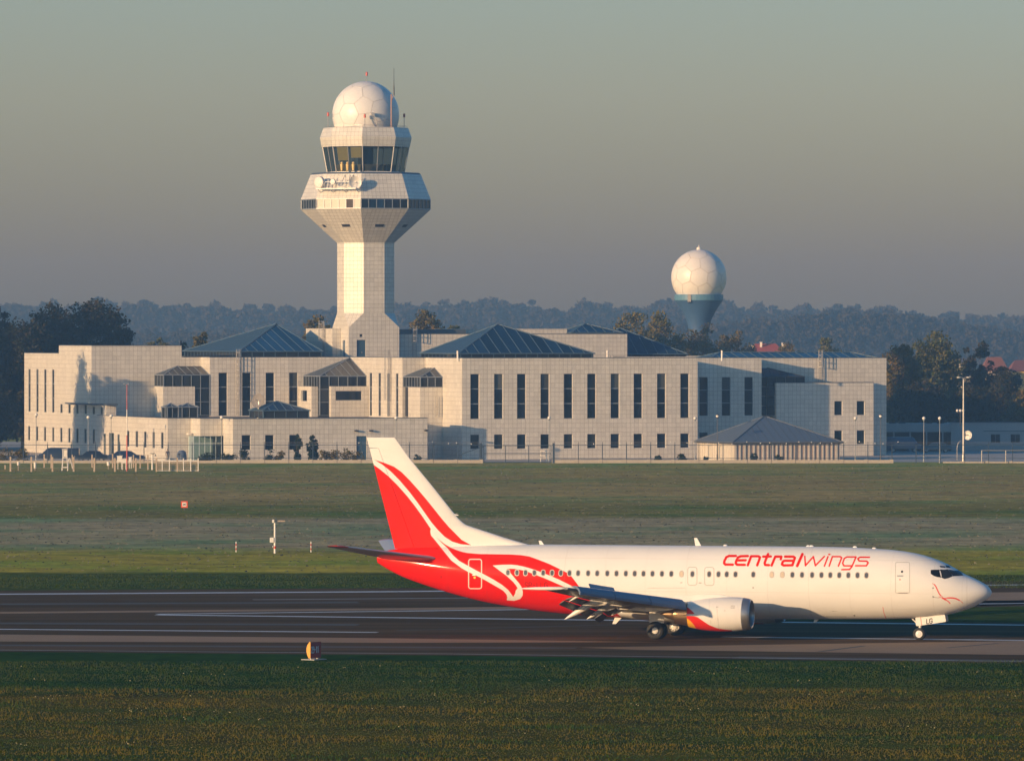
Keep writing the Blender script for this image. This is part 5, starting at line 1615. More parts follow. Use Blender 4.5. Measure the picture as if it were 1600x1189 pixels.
for px in (244.8, 253.4, 264.6, 286.6, 297.8, 309.6): wpost(mf, px, 736, 716.5, .12, m=M_WHITE)
wpost(mf, 277, 737, 715.5, .18)
Y = CH * F / 216.0
M_MESH = mat("wire_mesh_panel", (0.34, 0.29, 0.22), .7)
for a, b in zip((244.8, 253.4, 264.6, 277, 286.6, 297.8), (253.4, 264.6, 277, 286.6, 297.8, 309.6)):
    mb = MB(); x0, x1 = (a - 800) * Y / F + .1, (b - 800) * Y / F - .1
    for i in range(7): mb.box(x0 + (x1 - x0) * i / 7, x0 + (x1 - x0) * i / 7 + .035, Y - .01, Y + .01, .15, 1.2)
    for i in range(6): mb.box(x0, x1, Y + .012, Y + .03, .18 + .18 * i, .205 + .18 * i)
    mb.build("wire_panel", M_MESH, mf)
mb = MB(); mb.box((244 - 800) * Y / F, (310 - 800) * Y / F, Y - .04, Y - .015, 1.22, 1.34); mb.box((244 - 800) * Y / F, (310 - 800) * Y / F, Y - .04, Y - .015, .03, .1); mb.build("rail", M_WHITE, mf)
# louvred screen
Y = CH * F / 215.3; x = (101.5 - 800) * Y / F
ss = thing("weather_screen", "white louvred weather box standing on a tall splayed stand", "weather screen", (x, Y, 0))
mb = MB()
for i in range(7): mb.obox((x, Y, 1.78 + i * .12), (.26, 0, 0), (0, .26, .03), (0, 0, .012))
for s in (-1, 1):
    for k in (-1, 1): mb.box(x + s * .27 - .03, x + s * .27 + .03, Y + k * .27 - .03, Y + k * .27 + .03, 1.7, 2.58)
mb.box(x - .22, x + .22, Y - .22, Y + .22, 1.72, 2.56); mb.build("louvre_box", M_WHITE, ss)
mb = MB(); mb.obox((x, Y, 2.66), (.36, 0, .06), (0, .36, 0), (0, 0, .04)); mb.build("roof", M_WHITE, ss)
for s in (-1, 1):
    for k in (-1, 1):
        mb = MB(); mb.obox((x + s * .31, Y + k * .31, .85), (.045, 0, 0), (0, .045, 0), (-s * .06, -k * .06, .86)); mb.build("leg", M_WHITE, ss)
mb = MB()
for k in (-1, 1): mb.box(x - .3, x + .3, Y + k * .32 - .03, Y + k * .32 + .03, .35, .47); mb.box(x - .28, x + .28, Y + k * .28 - .03, Y + k * .28 + .03, 1.55, 1.66)
mb.build("cross_rail", M_WHITE, ss)
x2 = (110 - 800) * Y / F; st = thing("step_stand", "low white step ladder right of the louvred weather box", "step ladder", (x2, Y, 0))
mb = MB()
for s in (-1, 1):
    mb.tube((x2 - .35, Y + s * .25, 0), (x2 - .15, Y + s * .22, 1.55), .05, n=5); mb.tube((x2 + .4, Y + s * .25, 0), (x2 - .05, Y + s * .22, 1.55), .05, n=5)
mb.build("leg", M_WHITE, st)
for i in range(4):
    mb = MB(); f = (i + 1) / 5; mb.obox((x2 + .4 - .45 * f, Y, 1.55 * f), (.09, 0, 0), (0, .24, 0), (0, 0, .025)); mb.build("tread", M_WHITE, st)
def gauge(label, px, py_b, py_t, r=.22, h=.5):
    Y = CH * F / (py_b - HZ); x = (px - 800) * Y / F; zt = zat(py_t, Y)
    th = thing("rain_gauge", label, "rain gauge", (x, Y, 0), "white gauges of the weather garden")
    mb = MB(); mb.tube((x, Y, 0), (x, Y, zt - h), .05, n=6); mb.build("post", M_WOOD, th)
    mb = MB(); mb.lathe((x, Y, zt - h), (0, 0, 1), [(0, .05), (.03, r * .9), (h * .7, r), (h, r), (h, r * .85), (h * .6, .05)], 14); mb.build("funnel", M_WHITE, th)
gauge("white gauge on a thin post, left of the weathered post pair", 28.5, 735, 721.5, .16, .45); gauge("taller white gauge just right of the second front post", 54.8, 735, 722, .17, .8)
gauge("white gauge left of the red and white mast", 169.3, 733, 721.5, .2, .5)
def wbox(label, px, py_b, py_t, w, bh, name="instrument_cabinet"):
    Y = CH * F / (py_b - HZ); x = (px - 800) * Y / F; zt = zat(py_t, Y)
    th = thing(name, label, "instrument", (x, Y, 0), "white cabinets of the weather garden")
    mb = MB(); mb.box(x - w / 2, x + w / 2, Y - .2, Y + .2, zt - bh, zt); mb.obox((x, Y, zt + .03), (w / 2 + .06, 0, .03), (0, .27, 0), (0, 0, .03)); mb.build("cabinet", M_WHITE, th)
    for s in (-1, 1):
        mb = MB(); mb.box(x + s * w * .36 - .04, x + s * w * .36 + .04, Y - .04, Y + .04, 0, zt - bh); mb.build("leg", M_WHITE, th)
wbox("white cabinet on legs just left of the red and white mast", 187, 733, 712.5, .62, .75); wbox("wider low white cabinet touching the mast on its left", 194, 734, 717, .55, .5); wbox("small white cabinet on legs right of the mast", 203.5, 732, 714.5, .35, .6)
Y = CH * F / 214.0; x = (238 - 800) * Y / F; th = thing("sunshine_recorder", "white pillar with a flat tray on top, left of the mesh fence", "instrument", (x, Y, 0))
mb = MB(); mb.tube((x, Y, 0), (x, Y, 1.95), .11, .09, 10); mb.build("pillar", M_WHITE, th)
mb = MB(); mb.lathe((x, Y, 1.95), (0, 0, 1), [(0, .08), (.06, .34), (.12, .36), (.12, .3), (.08, .001)], 16); mb.sphere((x + .34, Y, 1.8), .14, 8, 6); mb.build("tray", M_STEEL, th)
Y = CH * F / 216.0; x = (198.3 - 800) * Y / F; th = thing("wind_mast", "thin red and white banded wind mast in the weather garden", "mast", (x, Y, 0))
zs = [0, zat(680, Y), zat(640, Y), zat(601, Y)]
for i, m in ((0, M_REDP), (1, M_WHITE), (2, M_REDP)):
    mb = MB(); mb.tube((x, Y, zs[i]), (x, Y, zs[i + 1]), (.085, .06, .05)[i], (.07, .055, .04)[i], 8); mb.build("mast_section", m, th)
mb = MB(); z = zs[3]; mb.tube((x - .32, Y, z + .05), (x + .2, Y, z - .03), .03, n=5); mb.tube((x, Y, z), (x, Y, zat(580, Y)), .018, n=4)
for s in (-.32, .2): mb.sphere((x + s, Y, z + .08), .09, 8, 6)
mb.build("wind_sensor", M_STEEL, th)

# ------------------------------------------------------------------ far houses
def house(label, px, py_eave, py_ridge, Y, wpx, d, roofc, wallc, chim=(), py_base=None):
    k = Y / F; x = (px - 800) * k; w = wpx * k; ze, zr = zat(py_eave, Y), zat(py_ridge, Y)
    th = thing("house", label, "house", (x, Y, 0), "houses among the trees far right")
    rm = MATS.get(roofc[0]) or mat(roofc[0], roofc[1], .7); wm = MATS.get(wallc[0]) or mat(wallc[0], wallc[1], .8)
    mb = MB(); mb.box(x - w / 2, x + w / 2, Y, Y + d, 0, ze); mb.build("wall", wm, th)
    mb = MB(); o = .5
    a = [(x - w / 2 - o, Y - o, ze + .01), (x + w / 2 + o, Y - o, ze + .01), (x + w / 2 + o, Y + d + o, ze + .01), (x - w / 2 - o, Y + d + o, ze + .01)]
    r0_, r1_ = (x - w * .32, Y + d / 2, zr), (x + w * .32, Y + d / 2, zr)
    mb.face([a[0], a[1], r1_, r0_]); mb.face([a[1], a[2], r1_]); mb.face([a[2], a[3], r0_, r1_]); mb.face([a[3], a[0], r0_]); ro = mb.build("roof", rm, th)
    for cpx, cpt in chim:
        cx = (cpx - 800) * k; zt = zat(cpt, Y); mb = MB(); mb.box(cx - .24, cx + .24, Y + d * .3, Y + d * .3 + .6, ze - .3, zt); mb.box(cx - .30, cx + .30, Y + d * .3 - .06, Y + d * .3 + .66, zt, zt + .15); mb.build("chimney", M_WHITE, ro)
    n = max(2, int(w / 3.2))
    for i in range(n):
        xx = x - w / 2 + w * (i + .5) / n
        f = MB(); f.box(xx - .55, xx + .55, Y - .06, Y - .003, ze - 2.1, ze - .7); fo = f.build("window", M_WHITE, th)
        g = MB(); g.box(xx - .46, xx + .46, Y - .08, Y - .055, ze - 2.02, ze - .78); g.build("pane", M_GLASS, fo)
house("house with a bright red roof and white chimneys above the low ridge skylight", 1198, 552, 537, 1480, 50, 11, ("red_roof_tile", (.42, .09, .06)), ("pale_house_wall", (.6, .55, .48)), ((1177, 541), (1190, 535.5), (1224, 537)))
house("house with a dull red roof and yellow wall at the right edge, behind the trees", 1600, 580, 563, 1300, 36, 10, ("dull_red_roof", (.22, .09, .08)), ("yellow_house_wall", (.62, .42, .14)), ())
house("pale house showing between the trees left of the lamp mast", 1508, 567, 560, 1290, 18, 9, ("grey_roof_tile", (.16, .14, .15)), ("cream_house_wall", (.62, .55, .45)), ())
house("house with a red-brown ridge and pale wall right of the lamp mast", 1556, 580, 558, 1310, 34, 9, ("brown_roof_tile", (.26, .11, .08)), ("cream_house_wall", (.62, .55, .45)), ())

# ------------------------------------------------------------------ small things on the grass
g0 = G(288, 797); k = g0.y / F
th = thing("marker_board", "small square red board with a white centre standing in the far grass", "marker", g0)
mb = MB(); mb.tube(g0, g0 + UP * .25, .05, n=6); mb.build("post", M_DARKST, th)
zc = zat(788, g0.y); h_ = 5.2 * k
mb = MB(); mb.box(g0.x - h_, g0.x + h_, g0.y - .02, g0.y + .02, zc - h_, zc + h_); mb.build("board", mat("signal_red", (.75, .09, .03), .5), th)
mb = MB(); mb.box(g0.x - h_ * .62, g0.x + h_ * .62, g0.y - .028, g0.y - .023, zc - h_ * .62, zc + h_ * .62); mb.build("white_panel", M_WHITE, th)
mb = MB()
for s in (-1, 1): mb.obox((g0.x, g0.y - .034, zc), (h_ * .42, 0, s * h_ * .30), (0, .003, 0), (-s * h_ * .05, 0, h_ * .07))
mb.build("cross_mark", M_DARKST, th)
g0 = G(429.5, 864.5); Y = g0.y; k = Y / F
th = thing("runway_sensor_mast", "white instrument mast with a side box and a short top arm in the grass", "instrument mast", g0)
mb = MB(); mb.tube(g0, g0 + UP * zat(816, Y), .085, .075, 12); mb.build("pole", M_WHITE, th)
mb = MB(); mb.obox((g0.x - 4.8 * k, Y, zat(843.5, Y)), (3.0 * k, 0, 0), (0, .14, 0), (0, 0, 3.9 * k)); mb.build("box", M_WHITE, th)
mb = MB(); mb.sphere((g0.x - 2.5 * k, Y - .03, zat(854, Y)), .09, 8, 6); mb.build("clamp", M_STEEL, th)
mb = MB(); mb.obox((g0.x - 2.6 * k, Y - .05, zat(814, Y)), (1.6 * k, 0, 0), (0, .12, 0), (0, 0, 2.4 * k)); mb.build("sensor_head", M_WHITE, th)
mb = MB(); mb.obox((g0.x + 7.5 * k, Y + .1, zat(814, Y)), (8.2 * k, 0, 0), (0, .05, 0), (0, 0, 1.1 * k)); mb.build("arm", mat("pale_brown_plastic", (.42, .33, .26), .6), th)
mb = MB(); mb.tube((g0.x, Y, zat(857, Y)), (g0.x, Y, zat(853, Y)), .11, .11, 10); mb.build("red_band", M_REDP, th)
for px, lab in ((369, "red and white striped marker stake left of the sensor mast"), (486, "red and white striped marker stake right of the sensor mast")):
    g0 = G(px, 862.5); Y = g0.y; th = thing("marker_stake", lab, "marker", g0, "striped stakes beside the sensor mast")
    H = zat(846, Y)
    for i in range(5):
        mb = MB(); mb.tube(g0 + UP * (H * i / 5), g0 + UP * (H * (i + 1) / 5), .04, n=8); mb.build("stripe", (M_WHITE, M_REDP)[i % 2], th)
# taxiway sign
SG = {'2': [[(0, .85), (.1, 1), (.45, 1), (.55, .85), (.55, .65), (0, 0), (.55, 0)]], '9': [[(.55, .55), (.1, .55), (0, .7), (0, .88), (.12, 1), (.43, 1), (.55, .88), (.55, .2), (.42, 0), (.08, 0)]],
      '1': [[(.08, .8), (.3, 1), (.3, 0)]], '-': [[(.08, .5), (.45, .5)]], 'L': [[(.02, 1), (.02, 0), (.5, 0)]], 'G': [[(.58, .85), (.45, 1), (.15, 1), (0, .8), (0, .2), (.15, 0), (.45, 0), (.58, .18), (.58, .48), (.34, .48)]],
      'S': [[(.55, .85), (.42, 1), (.12, 1), (0, .85), (0, .65), (.12, .52), (.43, .48), (.55, .35), (.55, .15), (.42, 0), (.1, 0), (0, .13)]], 'P': [[(0, 0), (0, 1), (.42, 1), (.55, .86), (.55, .62), (.42, .48), (0, .48)]]}
def letters(mb, text, o, u, v, n, size, thick, gap=.22, asp=1.0):
    """stroke lettering raised on a plane: o origin, u along, v up, n outwards"""
    x = 0.0
    for ch in text:
        if ch == ' ': x += .45 * size; continue
        for pl in SG[ch]:
            for (a, b), (c, e) in zip(pl[:-1], pl[1:]):
                A = o + u * (x + a * size * asp) + v * (b * size); B = o + u * (x + c * size * asp) + v * (e * size)
                d = (B - A); L = d.length; d /= L; w = n.cross(d)
                mb.obox((A + B) / 2, d * (L / 2 + thick * .45), w * (thick / 2), n * .004)
        x += size * (.6 * asp + gap)
g0 = G(489, 1031); Y = g0.y; k = Y / F
sg = thing("taxiway_sign", "red taxiway sign with an orange end cap at the near edge of the pavement", "sign", g0)
fa_ = math.radians(56); fn = Vector((math.sin(fa_), -math.cos(fa_), 0)); fu = Vector((math.cos(fa_), math.sin(fa_), 0)); bn = -fn
nl = Vector((atpx(485, Y), Y, 0))
Lf = .95
prof = [(0, .10), (0, .93), (.05, .95), (.18, .80), (.25, .62), (.25, .42), (.20, .25), (.10, .08)]
mb = MB(); ringa = [nl + bn * t + UP * z for t, z in prof]; ringb = [r + fu * Lf for r in ringa]
for i in range(len(prof)):
    j = (i + 1) % len(prof); mb.face([ringa[i], ringb[i], ringb[j], ringa[j]])
mb.face(list(ringb)); mb.build("sign_body", mat("orange_housing", (.60, .22, .03), .5), sg)
mb = MB(); mb.face([r - fu * .004 for r in reversed(ringa)]); mb.build("end_cap", mat("yellow_orange_cap", (.78, .36, .035), .5), sg)
mb = MB(); mb.obox(nl + fn * .006 + fu * Lf / 2 + UP * .515, fu * (Lf / 2 - .02), fn * .005, UP * .405); mb.build("red_face", mat("sign_red", (.42, .025, .03), .4), sg)
mb = MB(); letters(mb, "29-11", nl + fn * .014 + fu * .08 + UP * .38, fu, UP, fn, .30, .05, gap=.12, asp=.55); mb.build("lettering", M_WHITE, sg)
for f in (.2, .8):
    mb = MB(); c = nl + fu * Lf * f + bn * .1; mb.tube(c, c + UP * .13, .05, n=8); mb.build("leg", M_STEEL, sg)
mb = MB(); c = nl + fu * Lf / 2 + bn * .12; mb.obox(c + UP * .02, fu * .55, bn * .42, UP * .02); mb.build("plinth", M_CONC, sg)
# ------------------------------------------------------------------ the airliner
AY = math.radians(13.0)
fwd = Vector((math.cos(AY), -math.sin(AY), 0)); port = Vector((math.sin(AY), math.cos(AY), 0))
AN = G(1437, 999.5); AN.z = 0
jet = thing("airliner", "white and red twin engine airliner taxiing on the runway", "airliner", AN)
jet.rotation_euler = (0, 0, -AY)
CAMV = Vector((0, 0, CH))
def PL(px, py, ya):
    D = Vector(((px - 800) / F, 1, -(py - HZ) / F))
    t = (-ya + (AN - CAMV).dot(port)) / D.dot(port)
    r = CAMV + D * t - AN
    return r.dot(fwd), r.z
def projpx(v):
    """local aircraft coordinates (n,3) -> photo columns and rows"""
    w = np.array(AN)[None, :] + v[:, :1] * np.array(fwd)[None, :] + v[:, 1:2] * np.array(port)[None, :]
    w[:, 2] += v[:, 2]
    return np.stack([800 + F * w[:, 0] / w[:, 1], HZ + F * (CH - w[:, 2]) / w[:, 1]], axis=1)
def Xa(xa): return 4.0 - xa
xn = PL(1549.2, 925, 0)[0]
znose = PL(1549.2, 925, 0)[1]
top_px = [(1547.5, 920.5), (1544.8, 916.7), (1536, 910.6), (1523.5, 904.2), (1506.5, 896.8), (1498, 891), (1485, 883.8), (1472.5, 877.2), (1451, 869.4), (1430, 863.9), (1408.8, 860.4), (1387.5, 858.2), (1366, 857), (1336.5, 855.2), (1302.5, 854.2), (1260, 853.6), (1100, 852.4), (960, 851.2), (860, 850.4), (780, 850.6), (707, 853), (646, 855), (617, 857), (595, 860.5), (590, 863.5)]
bot_px = [(1547.5, 930.5), (1544, 934), (1536, 939.2), (1523.5, 946.4), (1510.7, 951.7), (1493.7, 957), (1478.9, 960.3), (1451, 964), (1430, 965.6), (1387.5, 966.8), (1300, 967.2), (1100, 967), (967.5, 964.6), (911, 961), (864, 957.2), (836, 953.6), (808, 949.6), (780, 944.8), (744, 937.4), (707, 927.6), (656, 911.5), (636.6, 904.4), (612, 894.5), (600, 888), (590, 879)]
def prof_arr(pxs):
    a = [(0.0, znose)] + [(xn - PL(px, py, 0)[0], PL(px, py, 0)[1]) for px, py in pxs]
    a = np.array(sorted(a)); return a
_t, _b = prof_arr(top_px), prof_arr(bot_px)
S_END = min(_t[-1, 0], _b[-1, 0]) - .02
_q = np.linspace(0, math.sqrt(S_END), 2400)
def smooth_prof(a):
    z = np.interp(_q, np.sqrt(np.maximum(a[:, 0], 0)), a[:, 1])
    k = 61; ker = np.exp(-.5 * (np.arange(-k, k + 1) / 26.0) ** 2); ker /= ker.sum()
    zp = np.concatenate([2 * z[0] - z[k:0:-1], z, 2 * z[-1] - z[-2:-k - 2:-1]])
    return np.convolve(zp, ker, 'valid')
_zt, _zb = smooth_prof(_t), smooth_prof(_b)
_hwp = np.array([(0, 0), (.05, .20), (.15, .37), (.4, .63), (.8, .90), (1.3, 1.14), (2, 1.40), (2.8, 1.61), (3.6, 1.75), (4.6, 1.845), (5.6, 1.88), (22, 1.88), (24, 1.85), (26, 1.74), (28, 1.54), (30, 1.25), (32, .86), (33.5, .52), (34.4, .28), (36, .12)])
_hw = smooth_prof(_hwp); _hw = np.maximum(_hw, 0); _hw[0] = 0
def ztop(s): return np.interp(np.sqrt(np.maximum(s, 0)), _q, _zt)
def zbot(s): return np.interp(np.sqrt(np.maximum(s, 0)), _q, _zb)
def halfw(s): return np.interp(np.sqrt(np.maximum(s, 0)), _q, _hw)
def ysurf(s, z):
    zt, zb = ztop(s), zbot(s); zc, hh = (zt + zb) / 2, np.maximum((zt - zb) / 2, 1e-4)
    return halfw(s) * np.sqrt(np.maximum(1 - ((z - zc) / hh) ** 2, 0.0))
def surf(px, py):
    y = 1.88
    for _ in range(14):
        x, z = PL(px, py, y); s = xn - x
        y = .5 * y + .5 * float(ysurf(s, z))
    return xn - x, z
# --- livery polygons and strokes, in photograph pixels on the starboard side
R1 = [(583.2, 725.5), (593.6, 733), (607, 744), (620.6, 757.5), (635.7, 774.3), (647.5, 789.4), (659.2, 805.4), (667.7, 818), (673.2, 826.2), (672.2, 830), (673.4, 836.3), (680, 844), (692.5, 859.7), (705, 875.3), (720.6, 887), (731.6, 893.3), (745.6, 899.5), (761.3, 908), (775.3, 916), (786.3, 922.6), (791.5, 928.5), (792.6, 933), (791.7, 937.5), (803.4, 938.3), (812.8, 935.5), (816.7, 930), (816.9, 924), (815, 917), (811.3, 911.3), (803.4, 901.9), (796.4, 893.6), (791.5, 888.8), (797, 888.2), (804.4, 888.4), (819.4, 891.3), (832.5, 896), (849.4, 902.5), (864.4, 909), (879.4, 915.6), (905, 925.5), (918, 932), (960, 955), (985, 975), (990, 1030), (520, 1030), (520, 700), (576, 700)]
R2_ = [(584.4, 717.9), (600.4, 723), (615.5, 728.9), (627.3, 737.3), (640.7, 750.7), (654.2, 765.9), (667.7, 781.9), (681.1, 798.7), (691.2, 811.3), (701.3, 823), (711.4, 833.2), (721.5, 843.3), (736.6, 851.6), (719.8, 850), (706.3, 845.8), (694.6, 838.2), (684.5, 828.1), (674.4, 816.3), (664.3, 802), (652.5, 785.2), (639.1, 767.6), (623.9, 749.9), (610.5, 736.4), (597, 725.5)]
R3 = [(681.6, 839.4), (695.6, 850.3), (704, 855.2), (712.8, 858.9), (721, 861.6), (730, 863.6), (748.8, 865.2), (775, 865.6), (798.8, 866), (814, 867), (826.9, 869), (841.9, 874.4), (858.8, 881), (873.8, 888.4), (885, 894), (892.5, 899.7), (901.9, 911.9), (908, 921), (906, 921), (892.5, 914.7), (873.8, 905.3), (855, 897.4), (836.3, 890.3), (826, 887), (817.5, 884.7), (808, 882.8), (798.8, 881.9), (785, 882), (769.8, 883.1), (780, 890.9), (790.9, 898.8), (801.9, 908.9), (806, 914), (808.9, 919), (805.8, 922.2), (805, 926.9), (801.9, 932.3), (798.8, 927.7), (794, 921.4), (784.7, 913.6), (772.2, 905.8), (758.1, 898), (745.6, 891.7), (731.6, 883.9), (717.5, 876), (708.1, 867.5), (698.8, 855.8), (689.4, 847.2)]
def cr_(pts, ox, oy, sc_): return [(ox + a / sc_, oy + b / sc_) for a, b in pts]
T = lambda *p: cr_(p, 1120, 855, 6.4)
HV, LT = 1.95, 1.22
TXT = [(T((190, 85), (122, 85), (96, 97), (76, 136), (73, 158), (85, 171), (160, 172)), HV), (T((310, 86), (240, 88), (212, 100), (192, 140), (190, 160), (203, 173), (280, 174)), HV), (T((205, 130), (288, 128)), HV),
       (T((310, 178), (344, 88), (415, 88), (431, 98), (427, 116), (404, 178)), HV), (T((513, 66), (478, 155), (484, 175), (522, 177)), HV), (T((464, 92), (540, 90)), HV), (T((548, 180), (585, 92), (645, 92), (640, 118)), HV),
       (T((682, 92), (765, 92), (781, 103), (756, 178), (668, 180), (651, 168), (660, 142), (676, 133), (768, 133)), HV), (T((856, 68), (804, 184)), HV + .25),
       (T((880, 88), (886, 182), (966, 92), (986, 182), (1076, 90)), LT), (T((1076, 186), (1112, 92)), LT), (T((1120, 70), (1130, 70)), LT),
       (T((1124, 186), (1156, 92), (1234, 92), (1249, 104), (1216, 186)), LT), (T((1392, 95), (1302, 95), (1275, 110), (1258, 158), (1272, 184), (1352, 184)), LT), (T((1392, 95), (1352, 190), (1328, 220), (1250, 222)), LT),
       (T((1526, 98), (1432, 98), (1410, 113), (1424, 135), (1500, 138), (1514, 153), (1496, 183), (1388, 183)), LT)]
Q_ = lambda *p: cr_(p, 1400, 860, 7.925)
NOSE = [(Q_((452, 407), (475, 420)), .45), (Q_((475, 420), (494, 445), (515, 490), (535, 533), (556, 558)), .85), (Q_((556, 558), (578, 568)), .4), (Q_((532, 572), (575, 585)), .5), (Q_((575, 585), (620, 610)), 1.15), (Q_((620, 610), (650, 630), (668, 652)), .85), (Q_((590, 592), (640, 585)), .6), (Q_((640, 585), (700, 585), (745, 595), (785, 614)), 1.0), (Q_((785, 614), (810, 632), (826, 648)), .5)]
def rrect(x0, y0, x1, y1, r):
    p = []
    for cx, cy, a0 in ((x1 - r, y0 + r, -90), (x1 - r, y1 - r, 0), (x0 + r, y1 - r, 90), (x0 + r, y0 + r, 180)):
        for i in range(4): a = math.radians(a0 + 30 * i); p.append((cx + r * math.cos(a), cy + r * math.sin(a)))
    return p + [p[0]]
DOOR_R = (732.2, 873.5, 752.4, 919.3); DOOR_F = (1399.2, 878.2, 1421.2, 926.2); EX = [(1074.6, 885.8, 1089, 914), (1101, 886, 1115.6, 914.3)]
WLINE = [(rrect(*DOOR_R, 3.2), .75)]
GLINE = [(rrect(*DOOR_F, 2.2), .42)] + [(rrect(*e, 3.6), .42) for e in EX] + [([(1510.7, 893), (1511, 951.5)], .2), ([(1012, 918.3), (1070, 918.3)], .3), ([(1290, 963.3), (1322, 963.3)], .45), ([(1300, 954.5), (1308, 955)], .4)] 
RLINE = [([(1379.5, 948), (1381, 957), (1384.5, 966)], .45)]
def reg(text, x0, y0, h, w, adv):
    out = []
    for ch in text:
        for pl in SG.get(ch, []): out.append(([(x0 + a * w / .58 + b * 0, y0 - b * h) for a, b in pl], .42))
        x0 += adv
    return out
DARK = reg("SP-LLG", 820.5, 918.2, 8.4, 4.3, 6.1) + [([(689.2, 899), (689.2, 902.8)], .5)] + [([(1409.2, 893), (1409.4, 893)], 1.1), ([(1402, 899.4), (1411, 899.4)], .55), ([(1404, 926.2), (1418, 926.2)], .45), ([(1457.5, 918.3), (1458.5, 918.3)], .8), ([(1457.5, 932), (1459, 932.3)], .8), ([(1459, 932.3), (1467, 934)], .25), ([(1334.6, 961.5), (1335.4, 961.5)], .9), ([(1176.5, 918), (1177, 918)], .8), ([(1063, 910), (1066, 910)], .4), ([(1092, 910.4), (1096, 910.4)], .4)]
RDOT = [([(1406, 905.2), (1406.4, 905.2)], .9)]
def seg_d(p, a, b):
    a, b = np.array(a, dtype=float), np.array(b, dtype=float); d = b - a; L2 = max(float(d @ d), 1e-9)
    t = np.clip(((p - a) @ d) / L2, 0, 1); q = a + t[:, None] * d
    return np.hypot(p[:, 0] - q[:, 0], p[:, 1] - q[:, 1])
def sdf_poly(p, poly):
    dist = np.full(len(p), 1e9); ins = np.zeros(len(p), bool)
    n = len(poly)
    for i in range(n):
        a, b = poly[i], poly[(i + 1) % n]
        dist = np.minimum(dist, seg_d(p, a, b))
        if a[1] != b[1]:
            c = ((a[1] > p[:, 1]) != (b[1] > p[:, 1])) & (p[:, 0] < (b[0] - a[0]) * (p[:, 1] - a[1]) / (b[1] - a[1]) + a[0]); ins ^= c
    return np.where(ins, dist, -dist)
def sdf_strokes(p, strokes):
    out = np.full(len(p), -50.0)
    for pl, hw in strokes:
        xs = [q[0] for q in pl]; ys = [q[1] for q in pl]
        m = (p[:, 0] > min(xs) - 4) & (p[:, 0] < max(xs) + 4) & (p[:, 1] > min(ys) - 4) & (p[:, 1] < max(ys) + 4)
        if not m.any(): continue
        pm = p[m]; d = np.full(len(pm), 1e9)
        for a, b in zip(pl[:-1], pl[1:]): d = np.minimum(d, seg_d(pm, a, b))
        out[m] = np.maximum(out[m], hw - d)
    return out
def livery(o, v):
    """paint scheme as distance attributes on the skin itself; port side mirrors the swooshes only"""
    v = np.asarray(v, dtype=float); star = v[:, 1] <= 0.02
    m = v.copy(); m[:, 1] = -np.abs(m[:, 1])
    p = projpx(m)
    red = np.maximum(np.maximum(sdf_poly(p, R1), sdf_poly(p, R2_)), sdf_poly(p, R3))
    white = sdf_strokes(p, WLINE)
    rs = np.maximum(np.maximum(sdf_strokes(p, TXT), sdf_strokes(p, NOSE)), np.maximum(sdf_strokes(p, RLINE), sdf_strokes(p, RDOT)))
    red = np.where(star, np.maximum(red, rs), red)
    dark = np.where(star, sdf_strokes(p, DARK), -50); grey = sdf_strokes(p, GLINE)
    s_ = xn - v[:, 0]; seam = np.full(len(v), -50.0)
    for s0 in (1.45, 3.0, 5.3, 7.6, 9.9, 12.2, 14.5, 16.8, 19.1, 21.4, 23.7, 26.0, 28.3, 30.6): seam = np.maximum(seam, .45 - np.abs(s_ - s0) * 28)
    for z0 in (1.75, 2.62, 4.42): seam = np.maximum(seam, np.where((s_ > 3) & (s_ < 28), .4 - np.abs(v[:, 2] - z0) * 28, -50))
    for nm, a in (('seam', seam), ('red', red), ('white', white), ('dark', dark), ('grey', grey)):
        at = o.data.attributes.new(nm, 'FLOAT', 'POINT'); at.data.foreach_set('value', np.clip(a, -6, 6).astype(np.float32))

